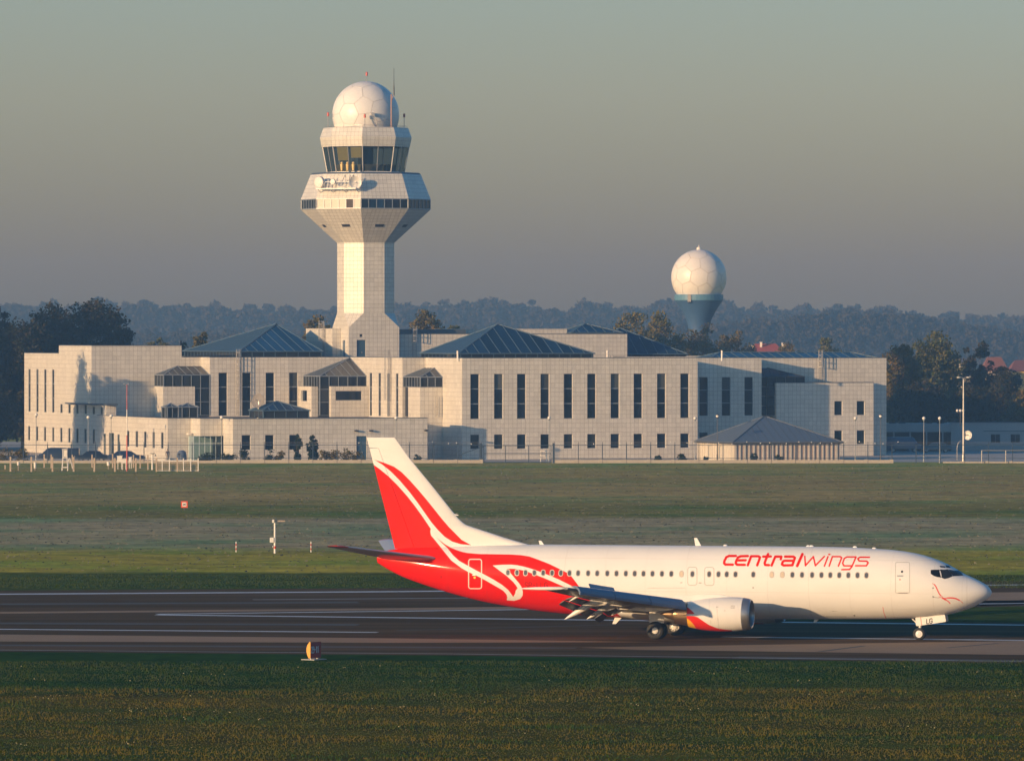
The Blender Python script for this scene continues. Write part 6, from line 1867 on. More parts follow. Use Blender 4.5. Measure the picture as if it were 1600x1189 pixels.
def paint_mat():
    m, nt, b = nodes_of("aircraft_paint")
    def f(nm, e0=-.45, e1=.45):
        a = N(nt, "ShaderNodeAttribute"); a.attribute_name = nm
        r = N(nt, "ShaderNodeMapRange"); r.inputs['From Min'].default_value = e0; r.inputs['From Max'].default_value = e1
        nt.links.new(a.outputs['Fac'], r.inputs['Value']); return r.outputs[0]
    tc = N(nt, "ShaderNodeTexCoord")
    mp = N(nt, "ShaderNodeMapping"); mp.inputs['Scale'].default_value = (.5, .6, 1.6); nt.links.new(tc.outputs['Object'], mp.inputs[0])
    no = N(nt, "ShaderNodeTexNoise"); no.inputs['Scale'].default_value = 1.0; no.inputs['Detail'].default_value = 6; nt.links.new(mp.outputs[0], no.inputs['Vector'])
    r = N(nt, "ShaderNodeMapRange"); r.inputs['To Min'].default_value = .90; r.inputs['To Max'].default_value = 1.06; nt.links.new(no.outputs[0], r.inputs['Value'])
    c = mix(nt, f('red'), (.83, .81, .78), (.80, .010, .0015))
    c = mix(nt, mth(nt, 'MULTIPLY', f('seam'), .16), c, (.25, .2, .16))
    c = mix(nt, f('grey'), c, (.40, .39, .36))
    c = mix(nt, f('white'), c, (.80, .76, .70))
    c = mix(nt, f('dark'), c, (.06, .02, .02))
    c = mix(nt, 1.0, c, r.outputs[0], 'MULTIPLY')
    nt.links.new(c, b.inputs['Base Color'])
    b.inputs['Roughness'].default_value = .5; b.inputs['Specular IOR Level'].default_value = .06; b.inputs['Coat Weight'].default_value = .16; b.inputs['Coat Roughness'].default_value = .10
    # very shallow skin waviness so reflections are not perfect
    bp = N(nt, "ShaderNodeBump"); bp.inputs['Strength'].default_value = .06; bp.inputs['Distance'].default_value = .02
    n2 = N(nt, "ShaderNodeTexNoise"); n2.inputs['Scale'].default_value = 2.2; nt.links.new(tc.outputs['Object'], n2.inputs['Vector'])
    nt.links.new(n2.outputs[0], bp.inputs['Height']); nt.links.new(bp.outputs[0], b.inputs['Normal']); nt.links.new(bp.outputs[0], b.inputs['Coat Normal'])
    return m
M_PAINT = paint_mat()
M_AGREY = mat("aircraft_grey_paint", (.50, .51, .52), .4, coat=.2, var=.08)
M_AWHITE = mat("aircraft_white_paint", (.82, .80, .77), .35, coat=.4, var=.06)
M_ARED = mat("aircraft_red_paint", (.60, .012, .008), .35, coat=.4, var=.06)
M_WING = mat("wing_shade_paint", (.30, .31, .32), .4, coat=.2, var=.1)  # aircraft grey taken darker: the underside's shadow is put into the colour
M_SLAT = mat("slat_shade_paint", (.13, .20, .31), .4, coat=.2, var=.08)  # blue skylit shade painted into the slats and spoilers
M_FLAP = mat("flap_shade_paint", (.13, .13, .13), .5, var=.15)  # near-black grey, underwing shadow painted into the flaps
M_METAL = mat("bare_metal", (.46, .45, .44), .38, .85, var=.08)
M_EXH = mat("heat_stained_metal", (.52, .36, .22), .34, .9, var=.18)
M_DGLASS = glass_mat("cockpit_glass", (.016, .018, .022), .05)
M_CWIN = mat("cabin_window_pane", (.10, .095, .10), .15, var=.25, scale=1.0)
M_CFRAME = mat("cabin_window_frame", (.52, .47, .43), .4)
M_SHADE = mat("closed_cabin_shade", (.62, .50, .38), .5)

# fuselage skin
ss_ = np.concatenate([np.linspace(0, math.sqrt(.9), 46) ** 2, np.arange(.93, S_END, .03), [S_END]])
ta = np.concatenate([np.linspace(0, 26, 14, endpoint=False), np.linspace(26, 112, 108, endpoint=False), np.linspace(112, 180, 28, endpoint=False), np.linspace(180, 360, 46, endpoint=False)])
ta = np.radians(ta)
zt_, zb_, hw_ = ztop(ss_), zbot(ss_), halfw(ss_)
zc_, hh_ = (zt_ + zb_) / 2, (zt_ - zb_) / 2
V = np.zeros((len(ss_), len(ta), 3))
V[:, :, 0] = (xn - ss_)[:, None]
V[:, :, 1] = -hw_[:, None] * np.sin(ta)[None, :]
V[:, :, 2] = zc_[:, None] + hh_[:, None] * np.cos(ta)[None, :]
nr, nt_ = len(ss_), len(ta)
idx = np.arange(nr * nt_).reshape(nr, nt_)
f_ = np.stack([idx[:-1], idx[1:], np.roll(idx[1:], -1, 1), np.roll(idx[:-1], -1, 1)], -1).reshape(-1, 4)
fus = npmesh("fuselage", V.reshape(-1, 3), f_, M_PAINT, jet, smooth=True)
livery(fus, V.reshape(-1, 3))
mb = MB()
mb.face([tuple(V[-1, i] + np.array([-.0, 0, 0])) for i in range(nt_)]); mb.build("exhaust_outlet", M_DARKST, jet, local=True)

def patch(name, pts_sz, eps, m, parent, star=True, smooth=True):
    """skin patch over the fuselage from an outline in (station, height)"""
    c = np.mean(np.array(pts_sz), axis=0); mb = MB()
    n = len(pts_sz); rings = []
    for k in (1.0, .66, .33):
        ring = []
        for a in pts_sz:
            s, z = c + (np.array(a) - c) * k
            zc0, h0 = (ztop(s) + zbot(s)) / 2, (ztop(s) - zbot(s)) / 2
            z_ = min(max(z, zbot(s) + .002), ztop(s) - .002)
            y = float(ysurf(s, z_))
            nrm = np.array([0, y / max(halfw(s), .05) ** 2, (z_ - zc0) / h0 ** 2]); nrm /= np.linalg.norm(nrm) + 1e-9
            ring.append((xn - s + .35 * eps, (-1 if star else 1) * (y + eps * nrm[1]), z_ + eps * nrm[2]))
        rings.append(ring)
    y0 = float(ysurf(c[0], min(c[1], ztop(c[0]) - .002)))
    cc = (xn - c[0] + .35 * eps, (-1 if star else 1) * (y0 + eps), c[1] + eps * .3)
    for i in range(n):
        j = (i + 1) % n
        mb.face([rings[0][i], rings[0][j], rings[1][j], rings[1][i]]); mb.face([rings[1][i], rings[1][j], rings[2][j], rings[2][i]]); mb.face([rings[2][i], rings[2][j], cc])
    o = mb.build(name, m, parent, local=True, merge=True)
    if smooth: o.data.polygons.foreach_set('use_smooth', [True] * len(o.data.polygons))
    return o
def rr_sz(s, z, w, h, r=None, k=4):
    r = r or w * .45; out = []
    for cx, cz, a0 in ((s + w / 2 - r, z + h / 2 - r, 0), (s - w / 2 + r, z + h / 2 - r, 90), (s - w / 2 + r, z - h / 2 + r, 180), (s + w / 2 - r, z - h / 2 + r, 270)):
        for i in range(k): a = math.radians(a0 + 90 * i / (k - 1)); out.append((cx + r * math.cos(a), cz + r * math.sin(a)))
    return out
cabx = [793.5, 807.6, 821, 834.8, 848.6, 862.5, 876.2, 889.7, 903.2, 918.8, 933, 948.8, 963.2, 977.8, 991.6, 1005.3, 1019.4, 1034.2, 1048.8, 1064.9, 1081.8, 1108, 1122.5, 1135.4, 1149.1, 1176.9, 1205.9, 1222.4, 1238, 1253, 1268.8, 1283.4, 1297.2, 1311.2, 1325.4, 1339.7, 1353.7]
for i, px in enumerate(cabx):
    py = 894.4 + (px - 793.5) / 560 * 4.3
    s, z = surf(px, py)
    shut = i in (19, 26, 27)
    fr = patch("cabin_window", rr_sz(s, z, .27, .37), .006, M_CFRAME, jet)
    patch("pane", rr_sz(s, z, .185, .275), .011, M_SHADE if shut else M_CWIN, fr)
    if i % 1 == 0:
        patch("cabin_window", rr_sz(s, z, .27, .37), .006, M_CWIN, jet, star=False)
def door_patch(name, rect, eps, pad=1.2):
    x0, y0, x1, y1 = rect; a, b = surf(x0 - pad, (y0 + y1) / 2), surf(x1 + pad, (y0 + y1) / 2); zt = surf((x0 + x1) / 2, y0 - pad)[1]; zb = surf((x0 + x1) / 2, y1 + pad)[1]
    nu, nv = 40, 80
    S, Z = np.meshgrid(np.linspace(a[0], b[0], nu), np.linspace(zb, zt, nv), indexing='ij')
    Yv = ysurf(S, Z); zc0 = (ztop(S) + zbot(S)) / 2; h0 = (ztop(S) - zbot(S)) / 2
    ny, nz = Yv / halfw(S) ** 2, (Z - zc0) / h0 ** 2; ln = np.sqrt(ny ** 2 + nz ** 2)
    v = np.stack([xn - S, -(Yv + eps * ny / ln), Z + eps * nz / ln], -1).reshape(-1, 3)
    id_ = np.arange(nu * nv).reshape(nu, nv)
    f = np.stack([id_[:-1, :-1], id_[:-1, 1:], id_[1:, 1:], id_[1:, :-1]], -1).reshape(-1, 4)
    o = npmesh(name, v, f, M_PAINT, jet, smooth=True); livery(o, v)
    return o
dr_ = door_patch("door", DOOR_R, .004); df_ = door_patch("door", DOOR_F, .004)
dr_['label'] = "red rear door outlined in white"; df_['label'] = "white front door with a grey outline"
for d, px, py in ((dr_, 741, 898), (df_, 1407, 899.6)):
    s, z = surf(px, py); patch("handle", rr_sz(s, z, .26, .07, .03), .012, M_STEEL, d)
s, z = surf(741.5, 902); patch("handle_plate", rr_sz(s, z, .14, .14, .06), .012, mat("yellow_placard", (.75, .55, .08), .5), dr_)
s, z = surf(1409.3, 893); patch("door_window", rr_sz(s, z, .12, .12, .055), .012, M_DGLASS, df_)
for e in EX: door_patch("emergency_exit", e, .003)
# the exit windows lie proud of their hatches already built above
# cockpit glazing
CW = [("cockpit_window", [(433, 243), (470, 240), (533, 239), (556, 331), (510, 325), (468, 311), (433, 287)]), ("cockpit_window", [(546, 239), (640, 237), (670, 275), (697, 318), (650, 337), (604, 348), (568, 333)]),
      ("windscreen", [(654, 238), (775, 240), (805, 272), (828, 306), (770, 312), (708, 316), (680, 277)]), ("eyebrow_window", [(540, 190), (600, 195), (611, 212), (552, 208)]), ("eyebrow_window", [(612, 184), (656, 188), (675, 214), (627, 211)])]
for nm, pl in CW:
    sz = [surf(1400 + a / 7.925, 860 + b / 7.925) for a, b in pl]
    cx = np.mean(np.array(sz), axis=0)
    big_ = [tuple(cx + (np.array(q) - cx) * 1.07) for q in sz]
    for st in (True, False):
        fr = patch(nm + "_frame" if False else "window_frame", big_, .008, M_DARKST, jet, star=st)
        patch(nm, sz, .016, M_DGLASS, fr, star=st)

# --- fin and rudder
def zrow(py): return PL(600, py, 0)[1]
TEp = [(573.1, 683.5), (617.5, 858)]
LEp = [(616, 683.4), (619.5, 687.5), (640.7, 717), (674.4, 757.5), (710.5, 802.9), (716, 809.5), (722, 815), (728.2, 819.7), (740, 823.8), (760, 830.2), (790, 840.2), (829, 851.4), (840, 856)]
HIp = [(588, 690), (591.5, 700), (646.5, 851), (648.5, 858)]
def xat(pl):
    a = np.array([PL(px, py, 0)[::-1] for px, py in pl]); a = a[np.argsort(a[:, 0])]
    return lambda z: np.interp(z, a[:, 0], a[:, 1])
xTE, xLE, xHI = xat(TEp), xat(LEp), xat(HIp)
z_fb, z_ft = zrow(858.5), zrow(683.5)
def thick(x, z):
    d = np.maximum(xLE(z) - x, 0); e = np.maximum(x - xTE(z), 0)
    mx = .27 - .20 * (z - z_fb) / (z_ft - z_fb)
    u = np.minimum(d / 1.1, 1); w = np.minimum(e / 2.6, 1)
    tip = np.sqrt(np.clip((z_ft + .02 - z) / .16, 0, 1))
    return mx * np.sqrt(np.maximum(1 - (1 - u) ** 2, 0)) * (w ** .85) * tip
def slab(name, xr, xf, z0, z1, nx, nz, m, parent, edge=0.0):
    zz = np.linspace(z0, z1, nz); U = (1 - np.cos(np.linspace(0, math.pi, nx))) / 2
    rows = []
    for z in zz:
        x = xr(z) + (xf(z) - xr(z)) * U
        t = thick(x, z) + .004
        st = np.stack([x, -t, np.full(nx, z)], -1); pt_ = np.stack([x, t, np.full(nx, z)], -1)[::-1]
        rows.append(np.concatenate([st, pt_]))
    Vv = np.array(rows); n = Vv.shape[1]
    id_ = np.arange(nz * n).reshape(nz, n)
    f = np.stack([id_[:-1], np.roll(id_[:-1], -1, 1), np.roll(id_[1:], -1, 1), id_[1:]], -1).reshape(-1, 4)
    capf = np.stack([id_[-1, :nx - 1], id_[-1, 1:nx], id_[-1, ::-1][:nx][1:], id_[-1, ::-1][:nx][:-1]], -1)
    o = npmesh(name, Vv.reshape(-1, 3), np.concatenate([f, capf]), m, parent, smooth=True)
    livery(o, Vv.reshape(-1, 3))
    return o
z_rt = zrow(700)
fin = slab("tail_fin", lambda z: np.where(z < z_rt, xHI(z) + .012, xTE(z)), xLE, z_fb, z_ft, 150, 190, M_PAINT, jet)
rud = slab("rudder", xTE, lambda z: xHI(z) - .012, z_fb + .05, z_rt - .02, 60, 150, M_PAINT, fin)

# --- lofted surfaces
def airfoil(n=16, t=.11, camber=.015):
    x = (1 - np.cos(np.linspace(0, math.pi, n))) / 2
    yt = 5 * t * (.2969 * np.sqrt(x) - .126 * x - .3516 * x ** 2 + .2843 * x ** 3 - .1036 * x ** 4)
    yc = camber * 4 * x * (1 - x)
    return np.concatenate([np.stack([x, yc + yt], -1), np.stack([x, yc - yt], -1)[::-1][1:-1]])
def loft(name, secs, m, parent, side=1, smooth=True):
    """secs: (xLE, ya, zLE, chord, thickness, twist deg); side 1 = starboard"""
    rings = []
    for xl, ya, zl, ch, t, tw in secs:
        a = airfoil(t=t); c, s = math.cos(math.radians(tw)), math.sin(math.radians(tw))
        rings.append([(xl - ch * (p[0] * c + p[1] * s), -side * ya, zl + ch * (p[1] * c - p[0] * s)) for p in a])
    n = len(rings[0]); mb = MB()
    for r0_, r1_ in zip(rings[:-1], rings[1:]):
        for i in range(n): j = (i + 1) % n; mb.face([r0_[i], r0_[j], r1_[j], r1_[i]])
    mb.face(list(reversed(rings[0]))); mb.face(rings[-1])
    return mb.build(name, m, parent, smooth=smooth, local=True)
WS = [(13.2, 1.3, 1.55, 7.3, .13), (15.9, 4.9, 2.02, 4.35, .115), (20.75, 14.1, 3.22, 1.65, .10)]
def wsec(ya):
    a = np.array(WS); return [float(np.interp(ya, a[:, 1], a[:, k])) for k in (0, 2, 3, 4)]
for side in (1, -1):
    wing = loft("wing", [(Xa(a), y, z, c, t, 1.0) for a, y, z, c, t in WS], M_WING, jet, side)
    # rounded tip fairing and navigation light
    mb = MB(); xe, ze_, ce, _ = wsec(14.1)
    mb.lathe((Xa(xe + .15), -side * 14.16, ze_), (-1, 0, -.01), [(0, .001), (.25, .07), (.8, .10), (1.6, .085), (2.2, .05), (2.7, .001)], 12); mb.build("wing_tip", M_AWHITE, wing, smooth=True, local=True)
    # leading edge slats, drooped
    for y0, y1 in ((5.75, 8.35), (8.4, 11.0), (11.05, 13.6)):
        mb = MB(); rg = []
        for y in (y0, y1):
            x, z, c, t = wsec(y); k = .62 + .38 * (c / 4.3)
            rg.append([(Xa(x) + dx * k, -side * y, z + dz * k) for dx, dz in ((-.34, .20), (-.08, .25), (.14, .20), (.30, .02), (.38, -.20), (.36, -.36), (.29, -.35), (.28, -.18), (.16, .0), (-.05, .10))])
        n = len(rg[0])
        for i in range(n): j = (i + 1) % n; mb.face([rg[0][i], rg[0][j], rg[1][j], rg[1][i]])
        mb.face(rg[0][::-1]); mb.face(rg[1]); mb.build("slat", M_SLAT, wing, local=True)
    for y0, y1 in ((2.2, 3.9),):
        mb = MB()
        for y in (y0,):
            x, z, c, t = wsec((y0 + y1) / 2); mb.obox((Xa(x) + .28, -side * (y0 + y1) / 2, z - .12), (.10, 0, -.26), (.02, .85, 0), (.02, 0, .02))
        mb.build("leading_edge_flap", M_AGREY, wing, local=True)
    # raised spoilers
    for y0, y1 in ((7.3, 8.5), (8.55, 9.75)):
        mb = MB(); q = []
        for y in (y0, y1):
            x, z, c, t = wsec(y); xh = Xa(x + .62 * c); zh = z + .02 * c
            q.append(((xh, -side * y, zh), (xh - .30, -side * y, zh + .62)))
        mb.face([q[0][0], q[1][0], q[1][1], q[0][1]]); mb.face([tuple(np.array(q[k][i]) + np.array([-.03, 0, -.02])) for k, i in ((0, 1), (1, 1), (1, 0), (0, 0))]); mb.build("spoiler", M_SLAT, wing, local=True)
    # extended flaps in two slotted elements
    for y0, y1 in ((2.25, 4.35), (5.55, 10.0)):
        se = []
        for y in (y0, y1):
            x, z, c, t = wsec(y); k = .62 if y > 8 else .95
            se.append((Xa(x + c) + .05, y, z - .10 * k - c * .01, k))
        f1 = loft("flap", [(x, y, z, .82 * k, .13, 19) for x, y, z, k in se], M_FLAP, wing, side)
        loft("aft_flap", [(x - .79 * k, y, z - .31 * k, .62 * k, .12, 36) for x, y, z, k in se], M_FLAP, f1, side)
    for y, k in ((3.3, .5), (5.95, .9), (8.0, 1.1), (10.1, .34)):
        x, z, c, t = wsec(y); mb = MB()
        x0 = Xa(x + c) + .38
        mb.lathe((x0 + 1.25 * k, -side * y, z - .12 * k), (-1, 0, -.06), [(0, .001), (.25 * k, .10 * k), (.8 * k, .17 * k), (1.35 * k, .18 * k)], 12, up=(0, 0, 1))
        ax2 = Vector((-1, 0, -.58)).normalized()
        mb.lathe((x0 - .08 * k, -side * y, z - .17 * k), ax2, [(-.05, .17 * k), (.5 * k, .185 * k), (1.0 * k, .14 * k), (1.5 * k, .06 * k), (1.75 * k, .001)], 12, up=(0, 0, 1))
        mb.build("flap_fairing", M_AWHITE, wing, smooth=True, local=True)
    # engine
    ey, ez = 4.83, 1.50; ex = Xa(12.5)
    eng = thing("engine", None, None, (0, 0, 0)); eng.parent = jet
    nseg = 64
    prof = [(.05, .82), (.16, .885), (.4, .93), (.8, .965), (1.3, .975), (1.8, .96), (2.3, .92), (2.8, .85), (3.2, .775), (3.5, .71)]
    def nac(prof, n=nseg, sub=5):
        d = np.array([p[0] for p in prof]); r_ = np.array([p[1] for p in prof])
        dd_ = np.linspace(d[0], d[-1], (len(d) - 1) * sub + 1); rr_ = np.interp(dd_, d, r_)
        k = np.array([1, 2, 3, 2, 1]) / 9.0
        if len(rr_) > 8: rs = np.convolve(np.pad(rr_, 2, mode='edge'), k, 'valid'); rs[:2] = rr_[:2]; rs[-2:] = rr_[-2:]; rr_ = rs
        tt = np.linspace(0, 2 * math.pi, n, endpoint=False)
        vv = np.zeros((len(dd_), n, 3))
        vv[:, :, 0] = ex - dd_[:, None]
        vv[:, :, 1] = -side * ey + rr_[:, None] * np.sin(tt) * 1.0
        zz = rr_[:, None] * np.cos(tt)[None, :]
        flat = np.clip(1.15 - dd_ / 2.4, 0, 1)[:, None]
        vv[:, :, 2] = ez + np.where(zz < 0, zz * (1 - .09 * flat), zz)
        id_ = np.arange(len(dd_) * n).reshape(len(dd_), n)
        f = np.stack([id_[:-1], np.roll(id_[:-1], -1, 1), np.roll(id_[1:], -1, 1), id_[1:]], -1).reshape(-1, 4)
        return vv.reshape(-1, 3), f
    v, f = nac(prof, 120, 9)
    cowl = npmesh("cowl", v, f, None if False else M_PAINT, eng, smooth=True)
    pv = v.copy(); pv[:, 1] = -np.abs(pv[:, 1]); pp = projpx(pv)
    E = lambda *p: cr_(p, 1000, 930, 6.667)
    redp = np.maximum(sdf_poly(pp, E((470, 100), (505, 130), (540, 160), (570, 190), (545, 194), (470, 196))), sdf_poly(pp, E((470, 212), (560, 214), (600, 226), (660, 268), (720, 308), (800, 340), (880, 354), (960, 362), (960, 420), (618, 420), (570, 320), (530, 270), (500, 246), (470, 236))))
    yel = sdf_poly(pp, E((460, 236), (500, 246), (530, 270), (570, 320), (618, 420), (460, 420)))
    grl = sdf_strokes(pp, [(E((800, 118), (806, 200), (815, 280), (828, 355)), .35), (E((720, 40), (722, 200), (740, 300)), .2)])
    drk = sdf_strokes(pp, [(E((792, 119), (816, 119)), .5), (E((880, 158), (888, 158)), .5), (E((948, 105), (985, 105), (985, 135), (948, 135), (948, 105)), .25), (E((965, 118), (970, 122)), .4)])
    for nm, a in (('red', np.maximum(redp, yel)), ('white', np.full(len(v), -6.0)), ('dark', drk if side == 1 else np.full(len(v), -6.0)), ('grey', grl), ('yellow', yel)):
        at = cowl.data.attributes.new(nm, 'FLOAT', 'POINT'); at.data.foreach_set('value', np.clip(a, -6, 6).astype(np.float32))
    cowl.data.materials.clear()
    if "cowl_paint" not in MATS:
        mc = M_PAINT.copy(); mc.name = "cowl_paint"; MATS["cowl_paint"] = mc
        ntc = mc.node_tree; bb_ = ntc.nodes["Principled BSDF"]; src = bb_.inputs['Base Color'].links[0].from_socket
        a = N(ntc, "ShaderNodeAttribute"); a.attribute_name = 'yellow'
        r = N(ntc, "ShaderNodeMapRange"); r.inputs['From Min'].default_value = -.45; r.inputs['From Max'].default_value = .45; ntc.links.new(a.outputs['Fac'], r.inputs['Value'])
        ntc.links.new(mix(ntc, r.outputs[0], src, (.85, .42, .03)), bb_.inputs['Base Color'])
    cowl.data.materials.append(MATS["cowl_paint"])
    v, f = nac([(.10, .745), (.04, .755), (.0, .79), (.02, .825), (.09, .868), (.18, .895), (.28, .917), (.42, .938)], 64, 3); v[:, 0] = ex - np.clip(ex - v[:, 0], 0, None)
    # the lip is built directly so it can fold round the edge
    lipp = [(.75, .745), (.30, .735), (.08, .745), (.015, .775), (.0, .80), (.02, .83), (.08, .87), (.18, .90), (.33, .928), (.44, .944)]
    mb = MB(); n = 64
    for (d0, q0), (d1, q1_) in zip(lipp[:-1], lipp[1:]):
        for i in range(n):
            a0, a1 = 2 * math.pi * i / n, 2 * math.pi * (i + 1) / n
            def lp_(d, q, a):
                z = q * math.cos(a); z = z * .912 if z < 0 else z
                return (ex - d, -side * ey + q * math.sin(a), ez + z)
            mb.face([lp_(d0, q0, a0), lp_(d0, q0, a1), lp_(d1, q1_, a1), lp_(d1, q1_, a0)])
    mb.build("intake_lip", M_METAL, eng, smooth=True, local=True)
    c = Vector((ex - .78, -side * ey, ez))
    mb = MB(); mb.lathe(c, (-1, 0, 0), [(0, .74), (.02, .74), (.03, .001)], 40); mb.build("fan_duct", M_BLACK, eng, local=True)
    mb = MB()
    for i in range(30):
        a = 2 * math.pi * i / 30; rd = Vector((0, math.cos(a), math.sin(a))); tg = Vector((0, -math.sin(a), math.cos(a)))
        mb.face([c + rd * .2 + tg * .03 + X_ * .10, c + rd * .2 - tg * .03 - X_ * .0, c + rd * .70 - tg * .02 + X_ * .02, c + rd * .70 + tg * .10 + X_ * .10])
    mb.build("fan_blades", M_DARKST, eng, local=True)
    mb = MB(); mb.lathe(c, (1, 0, 0), [(.05, .22), (.2, .16), (.36, .06), (.40, .001)], 24); mb.build("spinner", M_DARKST, eng, smooth=True, local=True)
    v, f = nac([(3.30, .66), (3.5, .655), (4.0, .57), (4.28, .525)], 48, 4); npmesh("exhaust_nozzle", v, f, M_EXH, eng, smooth=True)
    mb = MB(); cx_ = Vector((ex - 3.48, -side * ey, ez)); mb.lathe(cx_, (-1, 0, 0), [(0, .705), (.01, .60), (.02, .55)], 48); mb.build("fan_nozzle_ring", M_DARKST, eng, local=True)
    mb = MB(); mb.lathe(Vector((ex - 4.2, -side * ey, ez)), (-1, 0, 0), [(-.1, .52), (.0, .42), (.3, .28), (.65, .13), (.95, .02), (.96, .001)], 28); mb.build("exhaust_cone", M_EXH, eng, smooth=True, local=True)
    # pylon
    side_out = [(13.3, 2.40, .02), (14.2, 2.60, .13), (15.2, 2.62, .17), (16.6, 2.50, .17), (18.2, 2.10, .14), (19.4, 1.75, .02)]
    low_out = [(13.3, 2.36, .02), (14.2, 2.32, .13), (15.2, 2.2, .17), (16.6, 1.75, .17), (18.2, 1.62, .14), (19.4, 1.70, .02)]
    mb = MB()
    for i in range(5):
        (a, za, ta_), (b, zb2, tb_) = side_out[i], side_out[i + 1]; (_, la_, _), (_, lb_, _) = low_out[i], low_out[i + 1]
        for s2 in (-1, 1): mb.face([(Xa(a), -side * ey + s2 * ta_, za), (Xa(b), -side * ey + s2 * tb_, zb2), (Xa(b), -side * ey + s2 * tb_, lb_), (Xa(a), -side * ey + s2 * ta_, la_)])
        mb.face([(Xa(a), -side * ey - ta_, za), (Xa(b), -side * ey - tb_, zb2), (Xa(b), -side * ey + tb_, zb2), (Xa(a), -side * ey + ta_, za)])
    mb.build("pylon", M_AWHITE, eng, local=True)
    # tailplane
    rx, rz2 = PL(678, 872, 1.0); tx, tz2 = PL(541, 853.6, 6.15); tex = PL(515, 853, 6.35)[0]; rte = PL(594, 864, 1.0)[0]
    stab = loft("tailplane", [(rx + .35, .35, rz2 - .08, rx - rte + .35, .10, 0), (rx, 1.0, rz2, rx - rte, .10, 0), (tx + .05, 5.75, tz2 - .05, 1.22, .09, 0)], M_AGREY, jet, side)
    loft("tailplane_tip", [(tx + .04, 5.76, tz2 - .05, 1.21, .09, 0), (tx - .1, 6.15, tz2, 1.02, .08, 0), (tx - .4, 6.35, tz2 + .03, .60, .05, 0)], M_ARED, stab, side)
    # main gear
    gx = Xa(18.27)
    gear = thing("main_gear", None, None, (0, 0, 0)); gear.parent = jet
    mb = MB(); gy = -side * 2.6
    mb.tube((gx, gy, .5), (gx + .02, gy, 1.15), .085, n=10); mb.tube((gx + .02, gy, 1.1), (gx + .05, gy + side * .1, 1.75), .12, n=10)
    mb.tube((gx, gy - .45, .5), (gx, gy + .45, .5), .075, n=8); mb.tube((gx + .05, gy, 1.1), (gx - .1, gy + side * 1.0, 1.45), .06, n=8); mb.tube((gx - .12, gy, .62), (gx - .22, gy, .92), .035, n=6); mb.tube((gx - .22, gy, .92), (gx - .06, gy, 1.15), .035, n=6)
    mb.sphere((gx + .02, gy - side * .05, 1.2), .16, 10, 8); mb.obox((gx + .18, gy, 1.28), (.12, 0, 0), (0, .08, 0), (0, 0, .07))
    mb.build("strut", M_AWHITE, gear, local=True)
    for w_ in (-.40, .40):
        c = Vector((gx, gy + w_, .508)); mb = MB()
        mb.lathe(c, (0, 1, 0), [(-.18, .30), (-.175, .40), (-.14, .47), (-.07, .503), (.07, .503), (.14, .47), (.175, .40), (.18, .30)], 36); wh = mb.build("wheel", M_BLACK, gear, smooth=True, local=True)
        mb = MB()
        for s2 in (-1, 1):
            mb.lathe(c, (0, s2, 0), [(.155, .30), (.14, .27), (.10, .22), (.09, .10)], 28)
            mb.lathe(c, (0, s2, 0), [(.10, .19), (.17, .17), (.20, .12), (.20, .001)], 28, m=1)
        mb.build("rim", [M_DARKST if side == 1 else M_STEEL, M_AWHITE], wh, smooth=True, local=True)
        mb = MB()
        for i in range(9):
            a = 2 * math.pi * i / 9
            for s2 in (-1, 1): mb.obox(c + Vector((.17 * math.cos(a), s2 * .125, .17 * math.sin(a))), (.09 * math.cos(a), 0, .09 * math.sin(a)), (-.02 * math.sin(a), 0, .02 * math.cos(a)), (0, .025, 0))
        mb.build("spoke", M_DARKST if side == 1 else M_AWHITE, wh, local=True)
    mb = MB(); mb.obox((gx + .05, gy - side * .34, 1.25), (.42, 0, 0), (0, .015, .05), (0, 0, .28)); mb.build("gear_door", M_AWHITE, gear, local=True)
# belly fairing
nu, nv = 60, 40
U, Vv = np.meshgrid(np.linspace(0, 1, nu), np.linspace(0, 2 * math.pi, nv, endpoint=False), indexing='ij')
pr_ = np.sin(np.pi * np.clip(U, 1e-3, 1 - 1e-3)) ** .55
v = np.stack([Xa(12.4 + 9.6 * U), 1.93 * pr_ * np.sin(Vv), 1.55 + .72 * pr_ * np.cos(Vv)], -1).reshape(-1, 3)
id_ = np.arange(nu * nv).reshape(nu, nv)
f = np.stack([id_[:-1], id_[1:], np.roll(id_[1:], -1, 1), np.roll(id_[:-1], -1, 1)], -1).reshape(-1, 4)
bf = npmesh("belly_fairing", v, f, M_PAINT, jet, smooth=True); livery(bf, v)
# nose gear
ng = thing("nose_gear", None, None, (0, 0, 0)); ng.parent = jet
mb = MB(); mb.tube((0, 0, .34), (.05, 0, 1.25), .075, n=10); mb.tube((0, -.3, .345), (0, .3, .345), .055, n=8); mb.tube((.02, 0, .75), (-.45, 0, 1.2), .04, n=6); mb.tube((-.1, 0, .45), (-.16, 0, .62), .025, n=6); mb.build("strut", M_AWHITE, ng, local=True)
for w_ in (-.21, .21):
    c = Vector((0, w_, .343)); mb = MB()
    mb.lathe(c, (0, 1, 0), [(-.095, .20), (-.09, .27), (-.06, .325), (0, .343), (.06, .325), (.09, .27), (.095, .20)], 32); wh = mb.build("wheel", M_BLACK, ng, smooth=True, local=True)
    mb = MB()
    for s2 in (-1, 1): mb.lathe(c, (0, s2, 0), [(.085, .205), (.07, .17), (.10, .12), (.105, .06), (.06, .05), (.06, .001)], 24)
    mb.build("rim", M_AWHITE, wh, smooth=True, local=True)
dpx = [(1430.2, 965.2), (1432, 964.2), (1476.2, 960.0), (1478, 970.2), (1477, 971.2), (1432.5, 977.8), (1431.2, 976.8)]
